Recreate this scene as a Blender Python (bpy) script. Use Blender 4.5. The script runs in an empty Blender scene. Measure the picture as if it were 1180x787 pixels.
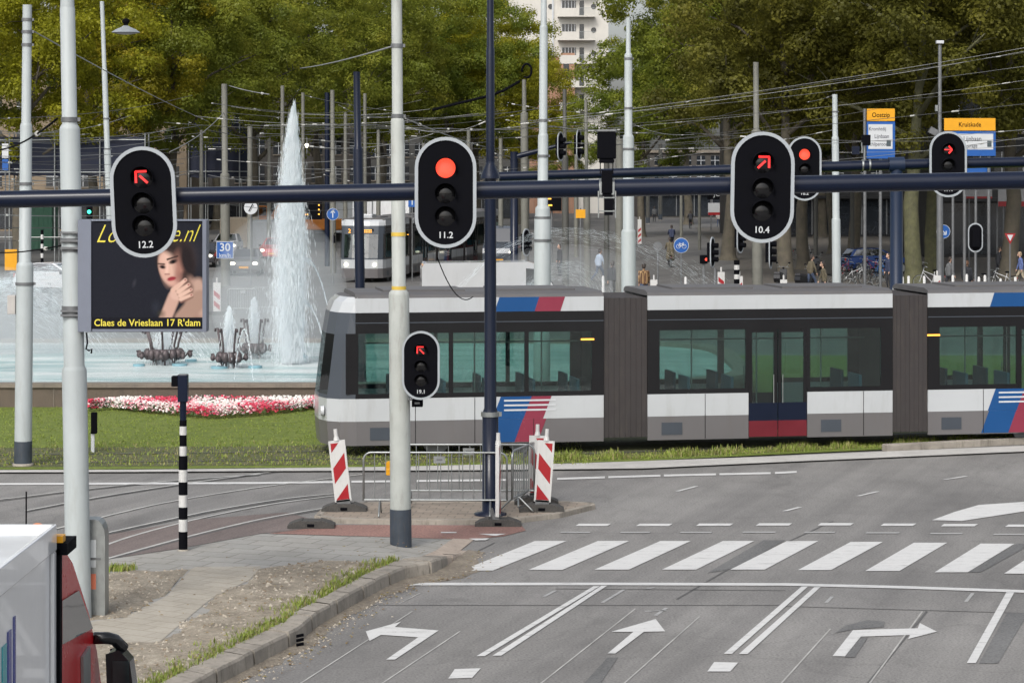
import bpy, bmesh, math, random
import numpy as np
from mathutils import Vector, Matrix
R = random.Random(7)
SC = bpy.context.scene
COL = SC.collection
F, CAMH, CX, HY = 2800.0, 6.0, 590.0, 195.0   # focal length in photo pixels, eye height, principal column, horizon row

def G(px, py, z=0.0):
    d = F * (CAMH - z) / (py - HY)
    return Vector(((px - CX) * d / F, d, z))
def P(px, py, d):
    return Vector(((px - CX) * d / F, d, CAMH - (py - HY) * d / F))
def X(px, d): return (px - CX) * d / F
def Z(py, d): return CAMH - (py - HY) * d / F
def D(py, z=0.0): return F * (CAMH - z) / (py - HY)

# ------------------------------------------------------------------ materials
def srgb(r, g, b):
    f = lambda c: (c / 255 / 12.92) if c / 255 <= 0.04045 else ((c / 255 + 0.055) / 1.055) ** 2.4
    return (f(r), f(g), f(b))
def newmat(name):
    m = bpy.data.materials.new(name); m.use_nodes = True
    nt = m.node_tree; nt.nodes.clear()
    out = nt.nodes.new('ShaderNodeOutputMaterial')
    return m, nt, out
def N(nt, t, **kw):
    n = nt.nodes.new(t)
    for k, v in kw.items():
        if hasattr(n, k): setattr(n, k, v)
        else: n.inputs[k.replace('_', ' ')].default_value = v
    return n
def L(nt, a, b): nt.links.new(a, b)
def c4(c, k=1.0): return (min(1, c[0] * k), min(1, c[1] * k), min(1, c[2] * k), 1)
def noise(nt, scale, detail=5, rough=.6, vec=None, stretch=None):
    n = N(nt, 'ShaderNodeTexNoise'); n.inputs['Scale'].default_value = scale
    n.inputs['Detail'].default_value = detail; n.inputs['Roughness'].default_value = rough
    if vec is None:
        tc = N(nt, 'ShaderNodeTexCoord'); vec = tc.outputs['Object']
    if stretch:
        mp = N(nt, 'ShaderNodeMapping'); mp.inputs['Scale'].default_value = stretch
        L(nt, vec, mp.inputs['Vector']); vec = mp.outputs['Vector']
    L(nt, vec, n.inputs['Vector'])
    return n
def ramp(nt, src, stops):
    r = N(nt, 'ShaderNodeValToRGB')
    el = r.color_ramp.elements
    while len(el) > 1: el.remove(el[-1])
    el[0].position, el[0].color = stops[0][0], stops[0][1]
    for p, c in stops[1:]:
        e = el.new(p); e.color = c
    L(nt, src, r.inputs['Fac'])
    return r
def mixc(nt, fac, a, b, mode='MIX'):
    n = N(nt, 'ShaderNodeMix'); n.data_type = 'RGBA'; n.blend_type = mode
    for s, v in ((n.inputs['Factor'], fac), (n.inputs['A'], a), (n.inputs['B'], b)):
        if hasattr(v, 'is_linked') or hasattr(v, 'links'): L(nt, v, s)
        else: s.default_value = v
    # RGBA sockets share names with other types: pick explicitly
    return n
def mix(nt, fac, a, b, mode='MIX'):
    n = N(nt, 'ShaderNodeMix'); n.data_type = 'RGBA'; n.blend_type = mode
    ins = [n.inputs[0], n.inputs[6], n.inputs[7]]
    for s, v in zip(ins, (fac, a, b)):
        if isinstance(v, bpy.types.NodeSocket): L(nt, v, s)
        else: s.default_value = v
    return n.outputs[2]
_MC = {}
def paint(name, col, rough=.5, metal=0.0, var=.12, scale=2.5, bump=0.0, bscale=40, dirt=0.0, dirtcol=(.10, .085, .065), spec=.5, stretch=None, coat=0.0):
    if name in _MC: return _MC[name]
    m, nt, out = newmat(name)
    b = N(nt, 'ShaderNodeBsdfPrincipled')
    n = noise(nt, scale, 6, .62, stretch=stretch)
    r = ramp(nt, n.outputs['Fac'], [(.3, c4(col, 1 - var)), (.7, c4(col, 1 + var))])
    c = r.outputs['Color']
    if dirt > 0:
        n2 = noise(nt, scale * 1.7, 8, .72, stretch=(3, 3, .5))
        r2 = ramp(nt, n2.outputs['Fac'], [(.52, (0, 0, 0, 1)), (.78, (dirt, dirt, dirt, 1))])
        c = mix(nt, r2.outputs['Color'], c, c4(dirtcol))
    L(nt, c, b.inputs['Base Color'])
    rr = ramp(nt, n.outputs['Fac'], [(.3, c4((rough * .85,) * 3)), (.7, c4((min(1, rough * 1.15),) * 3))])
    L(nt, rr.outputs['Color'], b.inputs['Roughness'])
    b.inputs['Metallic'].default_value = metal
    b.inputs['Specular IOR Level'].default_value = spec
    b.inputs['Coat Weight'].default_value = coat
    if bump > 0:
        nb = noise(nt, bscale, 4, .6)
        bp = N(nt, 'ShaderNodeBump'); bp.inputs['Strength'].default_value = bump; bp.inputs['Distance'].default_value = .02
        L(nt, nb.outputs['Fac'], bp.inputs['Height']); L(nt, bp.outputs['Normal'], b.inputs['Normal'])
    L(nt, b.outputs['BSDF'], out.inputs['Surface'])
    _MC[name] = m
    return m
def emit(name, col, strength):
    if name in _MC: return _MC[name]
    m, nt, out = newmat(name)
    b = N(nt, 'ShaderNodeBsdfPrincipled')
    b.inputs['Base Color'].default_value = c4(col, .5)
    b.inputs['Emission Color'].default_value = c4(col); b.inputs['Emission Strength'].default_value = strength
    n = noise(nt, 60, 2, .5)
    mr = N(nt, 'ShaderNodeMapRange'); mr.inputs['To Min'].default_value = strength * .7; mr.inputs['To Max'].default_value = strength * 1.25
    L(nt, n.outputs['Fac'], mr.inputs['Value']); L(nt, mr.outputs['Result'], b.inputs['Emission Strength'])
    L(nt, b.outputs['BSDF'], out.inputs['Surface'])
    _MC[name] = m
    return m
def glassmat(name, tint, gloss=.10, rough=.03):
    if name in _MC: return _MC[name]
    m, nt, out = newmat(name)
    t = N(nt, 'ShaderNodeBsdfTransparent'); t.inputs['Color'].default_value = c4(tint)
    g = N(nt, 'ShaderNodeBsdfGlossy'); g.inputs['Roughness'].default_value = rough
    n = noise(nt, 1.3, 3, .5)
    bp = N(nt, 'ShaderNodeBump'); bp.inputs['Strength'].default_value = .06; bp.inputs['Distance'].default_value = .05
    L(nt, n.outputs['Fac'], bp.inputs['Height']); L(nt, bp.outputs['Normal'], g.inputs['Normal'])
    mx = N(nt, 'ShaderNodeMixShader'); mx.inputs['Fac'].default_value = gloss
    L(nt, t.outputs[0], mx.inputs[1]); L(nt, g.outputs[0], mx.inputs[2]); L(nt, mx.outputs[0], out.inputs['Surface'])
    _MC[name] = m
    return m

M_GREYPAINT = paint('pole_paint', srgb(162, 169, 170), .55, 0, .06, 1.5, dirt=.30, dirtcol=(.16, .14, .11))
M_POLEOLD = paint('pole_paint_worn', srgb(162, 166, 162), .6, 0, .10, 2.2, dirt=.6, dirtcol=(.17, .15, .13))
M_POLEBASE = paint('pole_base_bitumen', srgb(52, 60, 70), .6, 0, .25, 5, dirt=.6)
M_CONCPOLE = paint('weathered_steel_pole', srgb(104, 104, 97), .65, 0, .15, 2, dirt=.5)
M_BROWNPOLE = paint('dark_grey_pole', srgb(74, 74, 70), .65, 0, .15, 2, dirt=.4)
M_NAVY = paint('navy_paint', (.0055, .0095, .024), .24, 0, .08, 1.5, dirt=.10, dirtcol=(.02, .02, .02), spec=.28)
M_NAVY2 = paint('blue_navy_paint', (.009, .019, .045), .4, 0, .08, 1.5, dirt=.1, spec=.3)
M_STEEL = paint('galvanised_steel', srgb(150, 154, 154), .38, .75, .12, 6, dirt=.3)
M_STEELD = paint('grey_steel', srgb(110, 112, 114), .5, .4, .15, 5, dirt=.3)
M_BLACK = paint('matt_black_plastic', (.004, .0042, .006), .85, 0, .2, 8, spec=.06)
M_BLACKG = paint('gloss_black', (.010, .011, .013), .18, 0, .1, 4)
M_RUBBER = paint('black_rubber', (.035, .034, .033), .85, 0, .35, 14, bump=.4, dirt=.5)
M_WHITE = paint('white_plastic', (.52, .52, .51), .45, 0, .05, 5, dirt=.25)
M_BORDER = paint('signal_border_grey', srgb(152, 158, 163), .5, 0, .04, 5, dirt=.12)
M_SIGNWHITE = paint('sign_white', (.50, .52, .54), .35, 0, .04, 3)
M_RED = paint('sign_red', srgb(150, 20, 30), .4, 0, .06, 5)
M_BLUE = paint('sign_blue', srgb(14, 78, 150), .4, 0, .06, 3)
M_YELLOW = paint('sign_yellow', srgb(212, 150, 12), .4, 0, .06, 3)
M_ORANGE = paint('machine_orange', srgb(196, 118, 34), .45, 0, .12, 2, dirt=.3)
M_DARKLENS = paint('dark_lens', (.008, .008, .009), .16, 0, .2, 20, spec=.4)
M_REDLAMP = emit('red_lamp', (1.0, .075, .04), 1.0)
M_REDARROW = emit('red_led_arrow', (1.0, .03, .03), .85)
M_AMBERLAMP = emit('amber_lamp', (1.0, .42, .05), 1.6)
M_GREENLAMP = emit('green_lamp', (.05, 1.0, .6), 1.5)
M_WHITELAMP = emit('white_lamp', (1.0, .95, .75), 2.5)

# ------------------------------------------------------------------ mesh builder
class MB:
    def __init__(s): s.v, s.f, s.m, s.s, s.mats = [], [], [], [], []
    def mi(s, mat):
        if mat not in s.mats: s.mats.append(mat)
        return s.mats.index(mat)
    def add(s, verts, faces, mat, smooth=False):
        b = len(s.v); i = s.mi(mat)
        s.v.extend([tuple(v) for v in verts])
        for f in faces:
            s.f.append(tuple(b + k for k in f)); s.m.append(i); s.s.append(smooth)
        return s
    def box(s, cx, cy, cz, sx, sy, sz, mat, rz=0, M=None):
        vs = []
        for dz in (-.5, .5):
            for dx, dy in ((-.5, -.5), (.5, -.5), (.5, .5), (-.5, .5)):
                x, y = dx * sx, dy * sy
                if rz: x, y = x * math.cos(rz) - y * math.sin(rz), x * math.sin(rz) + y * math.cos(rz)
                v = Vector((cx + x, cy + y, cz + dz * sz))
                vs.append(M @ v if M else v)
        return s.add(vs, [(0, 3, 2, 1), (4, 5, 6, 7), (0, 1, 5, 4), (1, 2, 6, 5), (2, 3, 7, 6), (3, 0, 4, 7)], mat)
    def bx(s, x0, x1, y0, y1, z0, z1, mat):
        return s.box((x0 + x1) / 2, (y0 + y1) / 2, (z0 + z1) / 2, abs(x1 - x0), abs(y1 - y0), abs(z1 - z0), mat)
    def cyl(s, p0, p1, r0, r1=None, mat=None, n=12, caps=True, smooth=True):
        if r1 is None: r1 = r0
        p0, p1 = Vector(p0), Vector(p1)
        ax = (p1 - p0).normalized()
        u = ax.orthogonal().normalized(); w = ax.cross(u)
        vs = []
        for p, r in ((p0, r0), (p1, r1)):
            for k in range(n):
                a = 2 * math.pi * k / n
                vs.append(p + u * (r * math.cos(a)) + w * (r * math.sin(a)))
        s.add(vs, [(k, (k + 1) % n, n + (k + 1) % n, n + k) for k in range(n)], mat, smooth)
        if caps:
            s.add(vs[:n], [tuple(range(n))[::-1]], mat); s.add(vs[n:], [tuple(range(n))], mat)
        return s
    def lathe(s, prof, mat, n=20, ox=0, oy=0, oz=0, smooth=True, shear=(0, 0), caps=True):
        vs = []
        for r, z in prof:
            for k in range(n):
                a = 2 * math.pi * k / n
                vs.append((ox + r * math.cos(a) + shear[0] * z, oy + r * math.sin(a) + shear[1] * z, oz + z))
        fs = []
        for j in range(len(prof) - 1):
            for k in range(n):
                fs.append((j * n + k, j * n + (k + 1) % n, (j + 1) * n + (k + 1) % n, (j + 1) * n + k))
        s.add(vs, fs, mat, smooth)
        if caps:
            s.add(vs[:n], [tuple(range(n))[::-1]], mat); s.add(vs[-n:], [tuple(range(n))], mat)
        return s
    def tube(s, pts, r, mat, n=8, closed=False, r1=None):
        pts = [Vector(p) for p in pts]
        vs, fs = [], []
        prev = None
        m = len(pts)
        for i, p in enumerate(pts):
            a = pts[i - 1] if i > 0 else (pts[-1] if closed else p)
            b = pts[(i + 1) % m] if (i < m - 1 or closed) else p
            t = (b - a).normalized()
            if prev is None: u = t.orthogonal().normalized()
            else: u = (prev - t * prev.dot(t)).normalized()
            prev = u; w = t.cross(u)
            rr = r if r1 is None else r + (r1 - r) * i / (m - 1)
            for k in range(n):
                an = 2 * math.pi * k / n
                vs.append(p + u * (rr * math.cos(an)) + w * (rr * math.sin(an)))
        for i in range(m - 1 + (1 if closed else 0)):
            j = (i + 1) % m
            for k in range(n):
                fs.append((i * n + k, i * n + (k + 1) % n, j * n + (k + 1) % n, j * n + k))
        if not closed:
            fs.append(tuple(range(n))[::-1]); fs.append(tuple((m - 1) * n + k for k in range(n)))
        return s.add(vs, fs, mat, True)
    def prism(s, poly, fn, mat, smooth=False, t0=0.0, t1=1.0):
        # poly: 2-d outline, fn(a, b, t) -> 3-d point; t0..t1 is the extrusion
        n = len(poly)
        vs = [fn(a, b, t0) for a, b in poly] + [fn(a, b, t1) for a, b in poly]
        s.add(vs, [(k, (k + 1) % n, n + (k + 1) % n, n + k) for k in range(n)], mat, smooth)
        s.add(vs[:n], [tuple(range(n))[::-1]], mat); s.add(vs[n:], [tuple(range(n))], mat)
        return s
    def ball(s, c, rx, ry, rz, mat, n=14, m=9, half=False):
        vs, fs = [], []
        for j in range(m + 1):
            ph = (math.pi * (.5 if half else 1)) * j / m
            for k in range(n):
                a = 2 * math.pi * k / n
                vs.append((c[0] + rx * math.sin(ph) * math.cos(a), c[1] + ry * math.sin(ph) * math.sin(a), c[2] + rz * math.cos(ph)))
        for j in range(m):
            for k in range(n):
                fs.append((j * n + k, (j + 1) * n + k, (j + 1) * n + (k + 1) % n, j * n + (k + 1) % n))
        return s.add(vs, fs, mat, True)
    def text(s, body, size, mat, M, align='CENTER', shear=0.0, extrude=0.002, offset=0.0, xs=1.0):
        key = (body, align, shear, offset)
        if key not in _TXT:
            cu = bpy.data.curves.new('lettering', 'FONT'); cu.body = body; cu.align_x = align; cu.align_y = 'CENTER'
            cu.size = 1.0; cu.shear = shear; cu.offset = offset; cu.resolution_u = 3
            ob = bpy.data.objects.new('lettering', cu); COL.objects.link(ob)
            dg = bpy.context.evaluated_depsgraph_get()
            me = bpy.data.meshes.new_from_object(ob.evaluated_get(dg))
            _TXT[key] = ([v.co.copy() for v in me.vertices], [tuple(p.vertices) for p in me.polygons])
            bpy.data.objects.remove(ob); bpy.data.curves.remove(cu); bpy.data.meshes.remove(me)
        vs, fs = _TXT[key]
        s.add([M @ Vector((v.x * size * xs, -extrude, v.y * size)) for v in vs], fs, mat)
        return s
    def build(s, name, parent=None, bevel=0.0, seg=2, loc=None):
        me = bpy.data.meshes.new(name)
        me.from_pydata(s.v, [], s.f)
        for mt in s.mats: me.materials.append(mt)
        me.polygons.foreach_set('material_index', s.m); me.polygons.foreach_set('use_smooth', s.s)
        me.update()
        o = bpy.data.objects.new(name, me); COL.objects.link(o)
        if parent is not None: o.parent = parent
        if loc is not None: o.location = loc
        if bevel > 0:
            md = o.modifiers.new('bevel', 'BEVEL'); md.width = bevel; md.segments = seg; md.limit_method = 'ANGLE'; md.angle_limit = math.radians(50)
        return o
_TXT = {}
ID = Matrix.Identity(4)
def T(x, y, z): return Matrix.Translation((x, y, z))
def RX(a): return Matrix.Rotation(a, 4, 'X')
def RY(a): return Matrix.Rotation(a, 4, 'Y')
def RZ(a): return Matrix.Rotation(a, 4, 'Z')

def thing(name, label, cat, loc=(0, 0, 0), rz=0.0, group=None, rot=None):
    o = bpy.data.objects.new(name, None); COL.objects.link(o)
    o.location = loc; o.rotation_euler = rot if rot else (0, 0, rz)
    o.empty_display_size = .2
    o['label'] = label; o['category'] = cat
    if group: o['group'] = group
    return o
def tag(o, label, cat, group=None, kind=None):
    if label: o['label'] = label
    if cat: o['category'] = cat
    if group: o['group'] = group
    if kind: o['kind'] = kind
    return o
def struct(o):
    o['kind'] = 'structure'; return o
def stuff(o, label=None, cat=None):
    o['kind'] = 'stuff'
    if label: o['label'] = label
    if cat: o['category'] = cat
    return o
def dup(root, loc, rz=None, label=None, group=None, scale=None):
    r = root.copy(); COL.objects.link(r); r.location = loc
    if rz is not None: r.rotation_euler = (0, 0, rz)
    if label: r['label'] = label
    if group: r['group'] = group
    if scale: r.scale = (scale,) * 3
    for ch in list(root.children):
        c = ch.copy(); COL.objects.link(c); c.parent = r
        for g in list(ch.children):
            d = g.copy(); COL.objects.link(d); d.parent = c
    return r
# ------------------------------------------------------------------ ground
def asphalt(name, base, warm=0.0, streak=True):
    m, nt, out = newmat(name)
    b = N(nt, 'ShaderNodeBsdfPrincipled')
    n1 = noise(nt, .18, 5, .6)
    n2 = noise(nt, 30, 3, .7)
    n3 = noise(nt, 1.2, 6, .7, stretch=(1, .35, 1))
    k = (1 + warm, 1, 1 - warm)
    c1 = ramp(nt, n1.outputs['Fac'], [(.35, c4([base * q * .84 for q in k])), (.65, c4([base * q * 1.14 for q in k]))])
    c2 = ramp(nt, n2.outputs['Fac'], [(.30, (.50, .50, .50, 1)), (.5, (.95, .95, .95, 1)), (.72, (1.25, 1.25, 1.22, 1))])
    c = mix(nt, .9, c1.outputs['Color'], c2.outputs['Color'], 'MULTIPLY')
    c3 = ramp(nt, n3.outputs['Fac'], [(.30, (.72, .72, .72, 1)), (.5, (1, 1, 1, 1))])
    c = mix(nt, .6, c, c3.outputs['Color'], 'MULTIPLY')
    vo = N(nt, 'ShaderNodeTexVoronoi'); vo.feature = 'DISTANCE_TO_EDGE'; vo.inputs['Scale'].default_value = .16
    tc = N(nt, 'ShaderNodeTexCoord'); nw = noise(nt, .8, 4, .6)
    av = N(nt, 'ShaderNodeVectorMath'); av.operation = 'MULTIPLY_ADD'
    L(nt, nw.outputs['Color'], av.inputs[0]); av.inputs[1].default_value = (1.6, 1.6, 0); L(nt, tc.outputs['Object'], av.inputs[2])
    L(nt, av.outputs[0], vo.inputs['Vector'])
    cr = ramp(nt, vo.outputs['Distance'], [(.0, (.45, .45, .45, 1)), (.008, (1, 1, 1, 1))])
    c = mix(nt, .22, c, cr.outputs['Color'], 'MULTIPLY')
    mp2 = N(nt, 'ShaderNodeMapping'); mp2.inputs['Rotation'].default_value = (0, 0, math.radians(19.2)); L(nt, tc.outputs['Object'], mp2.inputs['Vector'])
    n4 = noise(nt, 1.0, 5, .6, vec=mp2.outputs['Vector'], stretch=(1.5, .06, 1))
    c5 = ramp(nt, n4.outputs['Fac'], [(.36, (.80, .80, .80, 1)), (.60, (1.06, 1.06, 1.05, 1))])
    c = mix(nt, .8, c, c5.outputs['Color'], 'MULTIPLY')
    n5 = noise(nt, .7, 3, .5); c6 = ramp(nt, n5.outputs['Fac'], [(.24, (.70, .70, .70, 1)), (.33, (1, 1, 1, 1))])
    c = mix(nt, .7, c, c6.outputs['Color'], 'MULTIPLY')
    L(nt, c, b.inputs['Base Color']); b.inputs['Roughness'].default_value = .82
    b.inputs['Specular IOR Level'].default_value = .35
    bp = N(nt, 'ShaderNodeBump'); bp.inputs['Strength'].default_value = .35; bp.inputs['Distance'].default_value = .01
    L(nt, n2.outputs['Fac'], bp.inputs['Height']); L(nt, bp.outputs['Normal'], b.inputs['Normal'])
    L(nt, b.outputs['BSDF'], out.inputs['Surface'])
    return m
def pavers(name, c1, c2, mortar, bw, bh, rz=0.0, msize=.012, stain=.5):
    m, nt, out = newmat(name)
    b = N(nt, 'ShaderNodeBsdfPrincipled')
    tc = N(nt, 'ShaderNodeTexCoord'); mp = N(nt, 'ShaderNodeMapping'); mp.inputs['Rotation'].default_value = (0, 0, rz)
    L(nt, tc.outputs['Object'], mp.inputs['Vector'])
    br = N(nt, 'ShaderNodeTexBrick'); L(nt, mp.outputs['Vector'], br.inputs['Vector'])
    br.inputs['Color1'].default_value = c4(c1); br.inputs['Color2'].default_value = c4(c2); br.inputs['Mortar'].default_value = c4(mortar)
    br.inputs['Scale'].default_value = 1; br.inputs['Mortar Size'].default_value = msize; br.inputs['Brick Width'].default_value = bw; br.inputs['Row Height'].default_value = bh
    n = noise(nt, 1.1, 7, .7)
    r = ramp(nt, n.outputs['Fac'], [(.32, (.62, .60, .56, 1)), (.6, (1, 1, 1, 1))])
    c = mix(nt, stain, br.outputs['Color'], r.outputs['Color'], 'MULTIPLY')
    n2 = noise(nt, 25, 4, .7)
    r2 = ramp(nt, n2.outputs['Fac'], [(.3, (.75, .75, .75, 1)), (.7, (1, 1, 1, 1))])
    c = mix(nt, .6, c, r2.outputs['Color'], 'MULTIPLY')
    L(nt, c, b.inputs['Base Color']); b.inputs['Roughness'].default_value = .85
    bp = N(nt, 'ShaderNodeBump'); bp.inputs['Strength'].default_value = .4; bp.inputs['Distance'].default_value = .01
    L(nt, br.outputs['Fac'], bp.inputs['Height']); bp.invert = True; L(nt, bp.outputs['Normal'], b.inputs['Normal'])
    L(nt, b.outputs['BSDF'], out.inputs['Surface'])
    return m
def soilmat(name, a, bcol, c):
    m, nt, out = newmat(name)
    b = N(nt, 'ShaderNodeBsdfPrincipled')
    n = noise(nt, 2.2, 8, .75); n2 = noise(nt, 18, 6, .75)
    r = ramp(nt, n.outputs['Fac'], [(.3, c4(a)), (.52, c4(bcol)), (.7, c4(c))])
    r2 = ramp(nt, n2.outputs['Fac'], [(.35, (.5, .5, .5, 1)), (.6, (1.0, 1.0, 1.0, 1))])
    col = mix(nt, .8, r.outputs['Color'], r2.outputs['Color'], 'MULTIPLY')
    L(nt, col, b.inputs['Base Color']); b.inputs['Roughness'].default_value = .95
    bp = N(nt, 'ShaderNodeBump'); bp.inputs['Strength'].default_value = .9; bp.inputs['Distance'].default_value = .03
    L(nt, n2.outputs['Fac'], bp.inputs['Height']); L(nt, bp.outputs['Normal'], b.inputs['Normal'])
    L(nt, b.outputs['BSDF'], out.inputs['Surface'])
    return m
M_ASPH = asphalt('asphalt', .212, .03)
M_ASPHP = asphalt('asphalt_patch', .150, .0)
M_ASPHF = asphalt('asphalt_square', .135, .03)
M_REDASPH = asphalt('red_asphalt', .16, .0)
for n_ in M_REDASPH.node_tree.nodes:
    if n_.type == 'VALTORGB' and len(n_.color_ramp.elements) == 2 and abs(n_.color_ramp.elements[0].position - .35) < 1e-4:
        n_.color_ramp.elements[0].color = c4((.235, .135, .115)); n_.color_ramp.elements[1].color = c4((.30, .175, .15))
M_REDDULL = asphalt('red_asphalt_worn', .13, .0)
for n_ in M_REDDULL.node_tree.nodes:
    if n_.type == 'VALTORGB' and len(n_.color_ramp.elements) == 2 and abs(n_.color_ramp.elements[0].position - .35) < 1e-4:
        n_.color_ramp.elements[0].color = c4((.155, .125, .117)); n_.color_ramp.elements[1].color = c4((.20, .165, .155))
M_TILES = pavers('grey_paving_tiles', (.36, .35, .325), (.315, .31, .29), (.20, .19, .165), .6, .42, .35)
M_PATH = pavers('sandy_path_pavers', (.42, .385, .325), (.38, .35, .295), (.31, .28, .23), .5, .3, .55, stain=.55)
M_ISLE = pavers('island_pavers', (.34, .285, .23), (.29, .245, .20), (.20, .17, .14), .3, .2, .1)
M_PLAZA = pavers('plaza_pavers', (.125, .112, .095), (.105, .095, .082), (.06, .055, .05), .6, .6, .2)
M_CONC = paint('kerb_concrete', (.27, .245, .21), .85, 0, .30, 2.2, bump=.6, bscale=30, dirt=.95, dirtcol=(.085, .07, .05))
M_CONCPINK = paint('dropped_kerb_concrete', (.36, .30, .25), .85, 0, .2, 3, bump=.4, bscale=30, dirt=.6)
M_STRIP = paint('light_concrete_strip', (.44, .43, .41), .8, 0, .12, 1.2, bump=.3, dirt=.6, dirtcol=(.2, .19, .17))
M_SOIL = soilmat('dry_soil', (.20, .168, .125), (.34, .295, .23), (.46, .41, .33))
M_SAND = soilmat('gutter_sand', (.16, .135, .105), (.25, .215, .17), (.32, .28, .22))
M_GRASSG = soilmat('lawn_ground', (.105, .150, .018), (.150, .200, .024), (.20, .225, .04))
M_TRACKG = soilmat('track_bed_grass', (.07, .085, .03), (.11, .12, .045), (.15, .14, .08))
M_BLADE = paint('grass_blade', (.165, .215, .028), .7, 0, .35, 3)
M_BLADED = paint('dry_grass_blade', (.22, .20, .075), .7, 0, .35, 3)
def markpaint(name, v=.72, wear=.55):
    m, nt, out = newmat(name)
    b = N(nt, 'ShaderNodeBsdfPrincipled')
    n = noise(nt, 3.2, 9, .78, stretch=(.6, 2.2, 1)); n2 = noise(nt, 40, 3, .6)
    r = ramp(nt, n.outputs['Fac'], [(.32, (v * .42, v * .42, v * .41, 1)), (.45, (v * .95, v * .95, v * .935, 1)), (.8, (v * 1.06, v * 1.06, v * 1.04, 1))])
    r2 = ramp(nt, n2.outputs['Fac'], [(.28, (.7, .7, .7, 1)), (.45, (1, 1, 1, 1))])
    c = mix(nt, .6, r.outputs['Color'], r2.outputs['Color'], 'MULTIPLY')
    L(nt, c, b.inputs['Base Color']); b.inputs['Roughness'].default_value = .7
    L(nt, b.outputs['BSDF'], out.inputs['Surface'])
    return m
M_MARK = markpaint('road_paint', .58)
M_MARKW = markpaint('road_paint_worn', .36)
M_SEAM = paint('pale_seam', (.36, .355, .34), .8, 0, .3, 2)
M_TAR = paint('tar_seam', (.09, .088, .085), .7, 0, .3, 2)
M_RAIL = paint('rail_steel', (.50, .49, .46), .45, .25, .2, 2, dirt=.3)

def sheet(name, mat, pts, z=None):
    b = MB(); b.add(pts, [tuple(range(len(pts)))], mat)
    o = b.build(name)
    bm = bmesh.new(); bm.from_mesh(o.data); bmesh.ops.triangulate(bm, faces=bm.faces[:])
    for f in bm.faces:
        if f.normal.z < 0: f.normal_flip()
    bm.to_mesh(o.data); bm.free()
    return struct(o)
def px(pts, z): return [G(a, b_, z) for a, b_ in pts]
gm = MB(); gm.add([(-700, -60, 0), (700, -60, 0), (700, 1100, 0), (-700, 1100, 0)], [(0, 1, 2, 3)], M_ASPH)
struct(gm.build('road'))
sheet('square_road', M_ASPHF, [(-60, 79, .004), (60, 79, .004), (80, 420, .004), (-80, 420, .004)])
# lawn and tram bed
lawn_front = [(-500, 545), (0, 541), (150, 540.5), (300, 539), (450, 538), (560, 535.5), (650, 533.5), (740, 531), (880, 524), (1030, 517), (1180, 508), (1500, 490)]
LAWN = px(lawn_front, .03)
sheet('lawn', M_GRASSG, LAWN + [Vector((38, 78, .03)), Vector((-50, 78, .03))])
tb_f = px([(-500, 542), (0, 538), (300, 536), (450, 535), (650, 531.5), (880, 521.5), (1180, 505), (1500, 488)], .034)
tb_b = px([(1500, 462), (1180, 483), (880, 497), (650, 506), (300, 514), (0, 516), (-500, 520)], .034)
sheet('tram_track_bed', M_TRACKG, tb_f + tb_b)
def ribbon(name, mat, left, right, z):
    b = MB(); n = len(left)
    vs = [G(*p, z) for p in left] + [G(*p, z) for p in right]
    b.add(vs, [(k, k + 1, n + k + 1, n + k) for k in range(n - 1)], mat)
    return b
# concrete edge strip in front of the lawn (slightly raised)
s_top = [(-300, 544), (0, 541.5), (150, 541), (300, 539.5), (450, 537.6), (560, 535), (650, 534), (740, 531), (880, 526), (1030, 519.5), (1180, 513.5), (1500, 497)]
s_bot = [(-300, 545), (0, 544), (150, 543.5), (300, 542.5), (450, 542), (560, 541.5), (650, 540.5), (740, 539.5), (880, 533), (1030, 526.5), (1180, 520), (1500, 507)]
struct(ribbon('edge_strip', M_STRIP, s_top, s_bot, .036).build('edge_strip'))
# raised kerb on the right under the tram
kb = MB()
kpts = px([(1020, 520.5), (1060, 518.5), (1180, 512), (1500, 493)], 0)
for a, b_ in zip(kpts, kpts[1:]):
    dv = (b_ - a); l = dv.length; c = (a + b_) / 2
    kb.box(c.x, c.y + .12, .07, l, .22, .15, M_CONC, rz=math.atan2(dv.y, dv.x))
struct(kb.build('lawn_kerb', bevel=.015))

# rails
def polyrail(name, rows, w=.07, mat=M_RAIL, z=.012):
    b = MB()
    for pts in rows:
        ps = px(pts, z)
        # smooth by Catmull-Rom
        sm = []
        for i in range(len(ps) - 1):
            p0, p1, p2, p3 = ps[max(0, i - 1)], ps[i], ps[i + 1], ps[min(len(ps) - 1, i + 2)]
            for q in range(6):
                t = q / 6
                sm.append(.5 * ((2 * p1) + (p2 - p0) * t + (2 * p0 - 5 * p1 + 4 * p2 - p3) * t * t + (3 * p1 - p0 - 3 * p2 + p3) * t ** 3))
        sm.append(ps[-1])
        vs = []
        for i, p in enumerate(sm):
            t = (sm[min(i + 1, len(sm) - 1)] - sm[max(0, i - 1)]).normalized()
            nn = Vector((-t.y, t.x, 0))
            vs += [p + nn * w / 2, p - nn * w / 2]
        b.add(vs, [(2 * i, 2 * i + 1, 2 * i + 3, 2 * i + 2) for i in range(len(sm) - 1)], mat)
    return struct(b.build(name))
polyrail('tram_rails', [
    [(-150, 586), (-20, 577), (75, 566), (170, 556), (300, 546)],
    [(30, 588), (110, 573), (205, 558), (330, 541)],
    [(60, 610), (140, 590), (200, 577), (300, 561), (420, 546)],
    [(60, 632), (118, 615), (200, 597), (260, 585), (330, 574), (390, 568)],
    [(60, 660), (117, 645), (212, 619), (300, 598), (380, 584)],
    [(90, 640), (150, 618), (230, 597), (310, 581), (385, 571)],
], .07)
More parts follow.
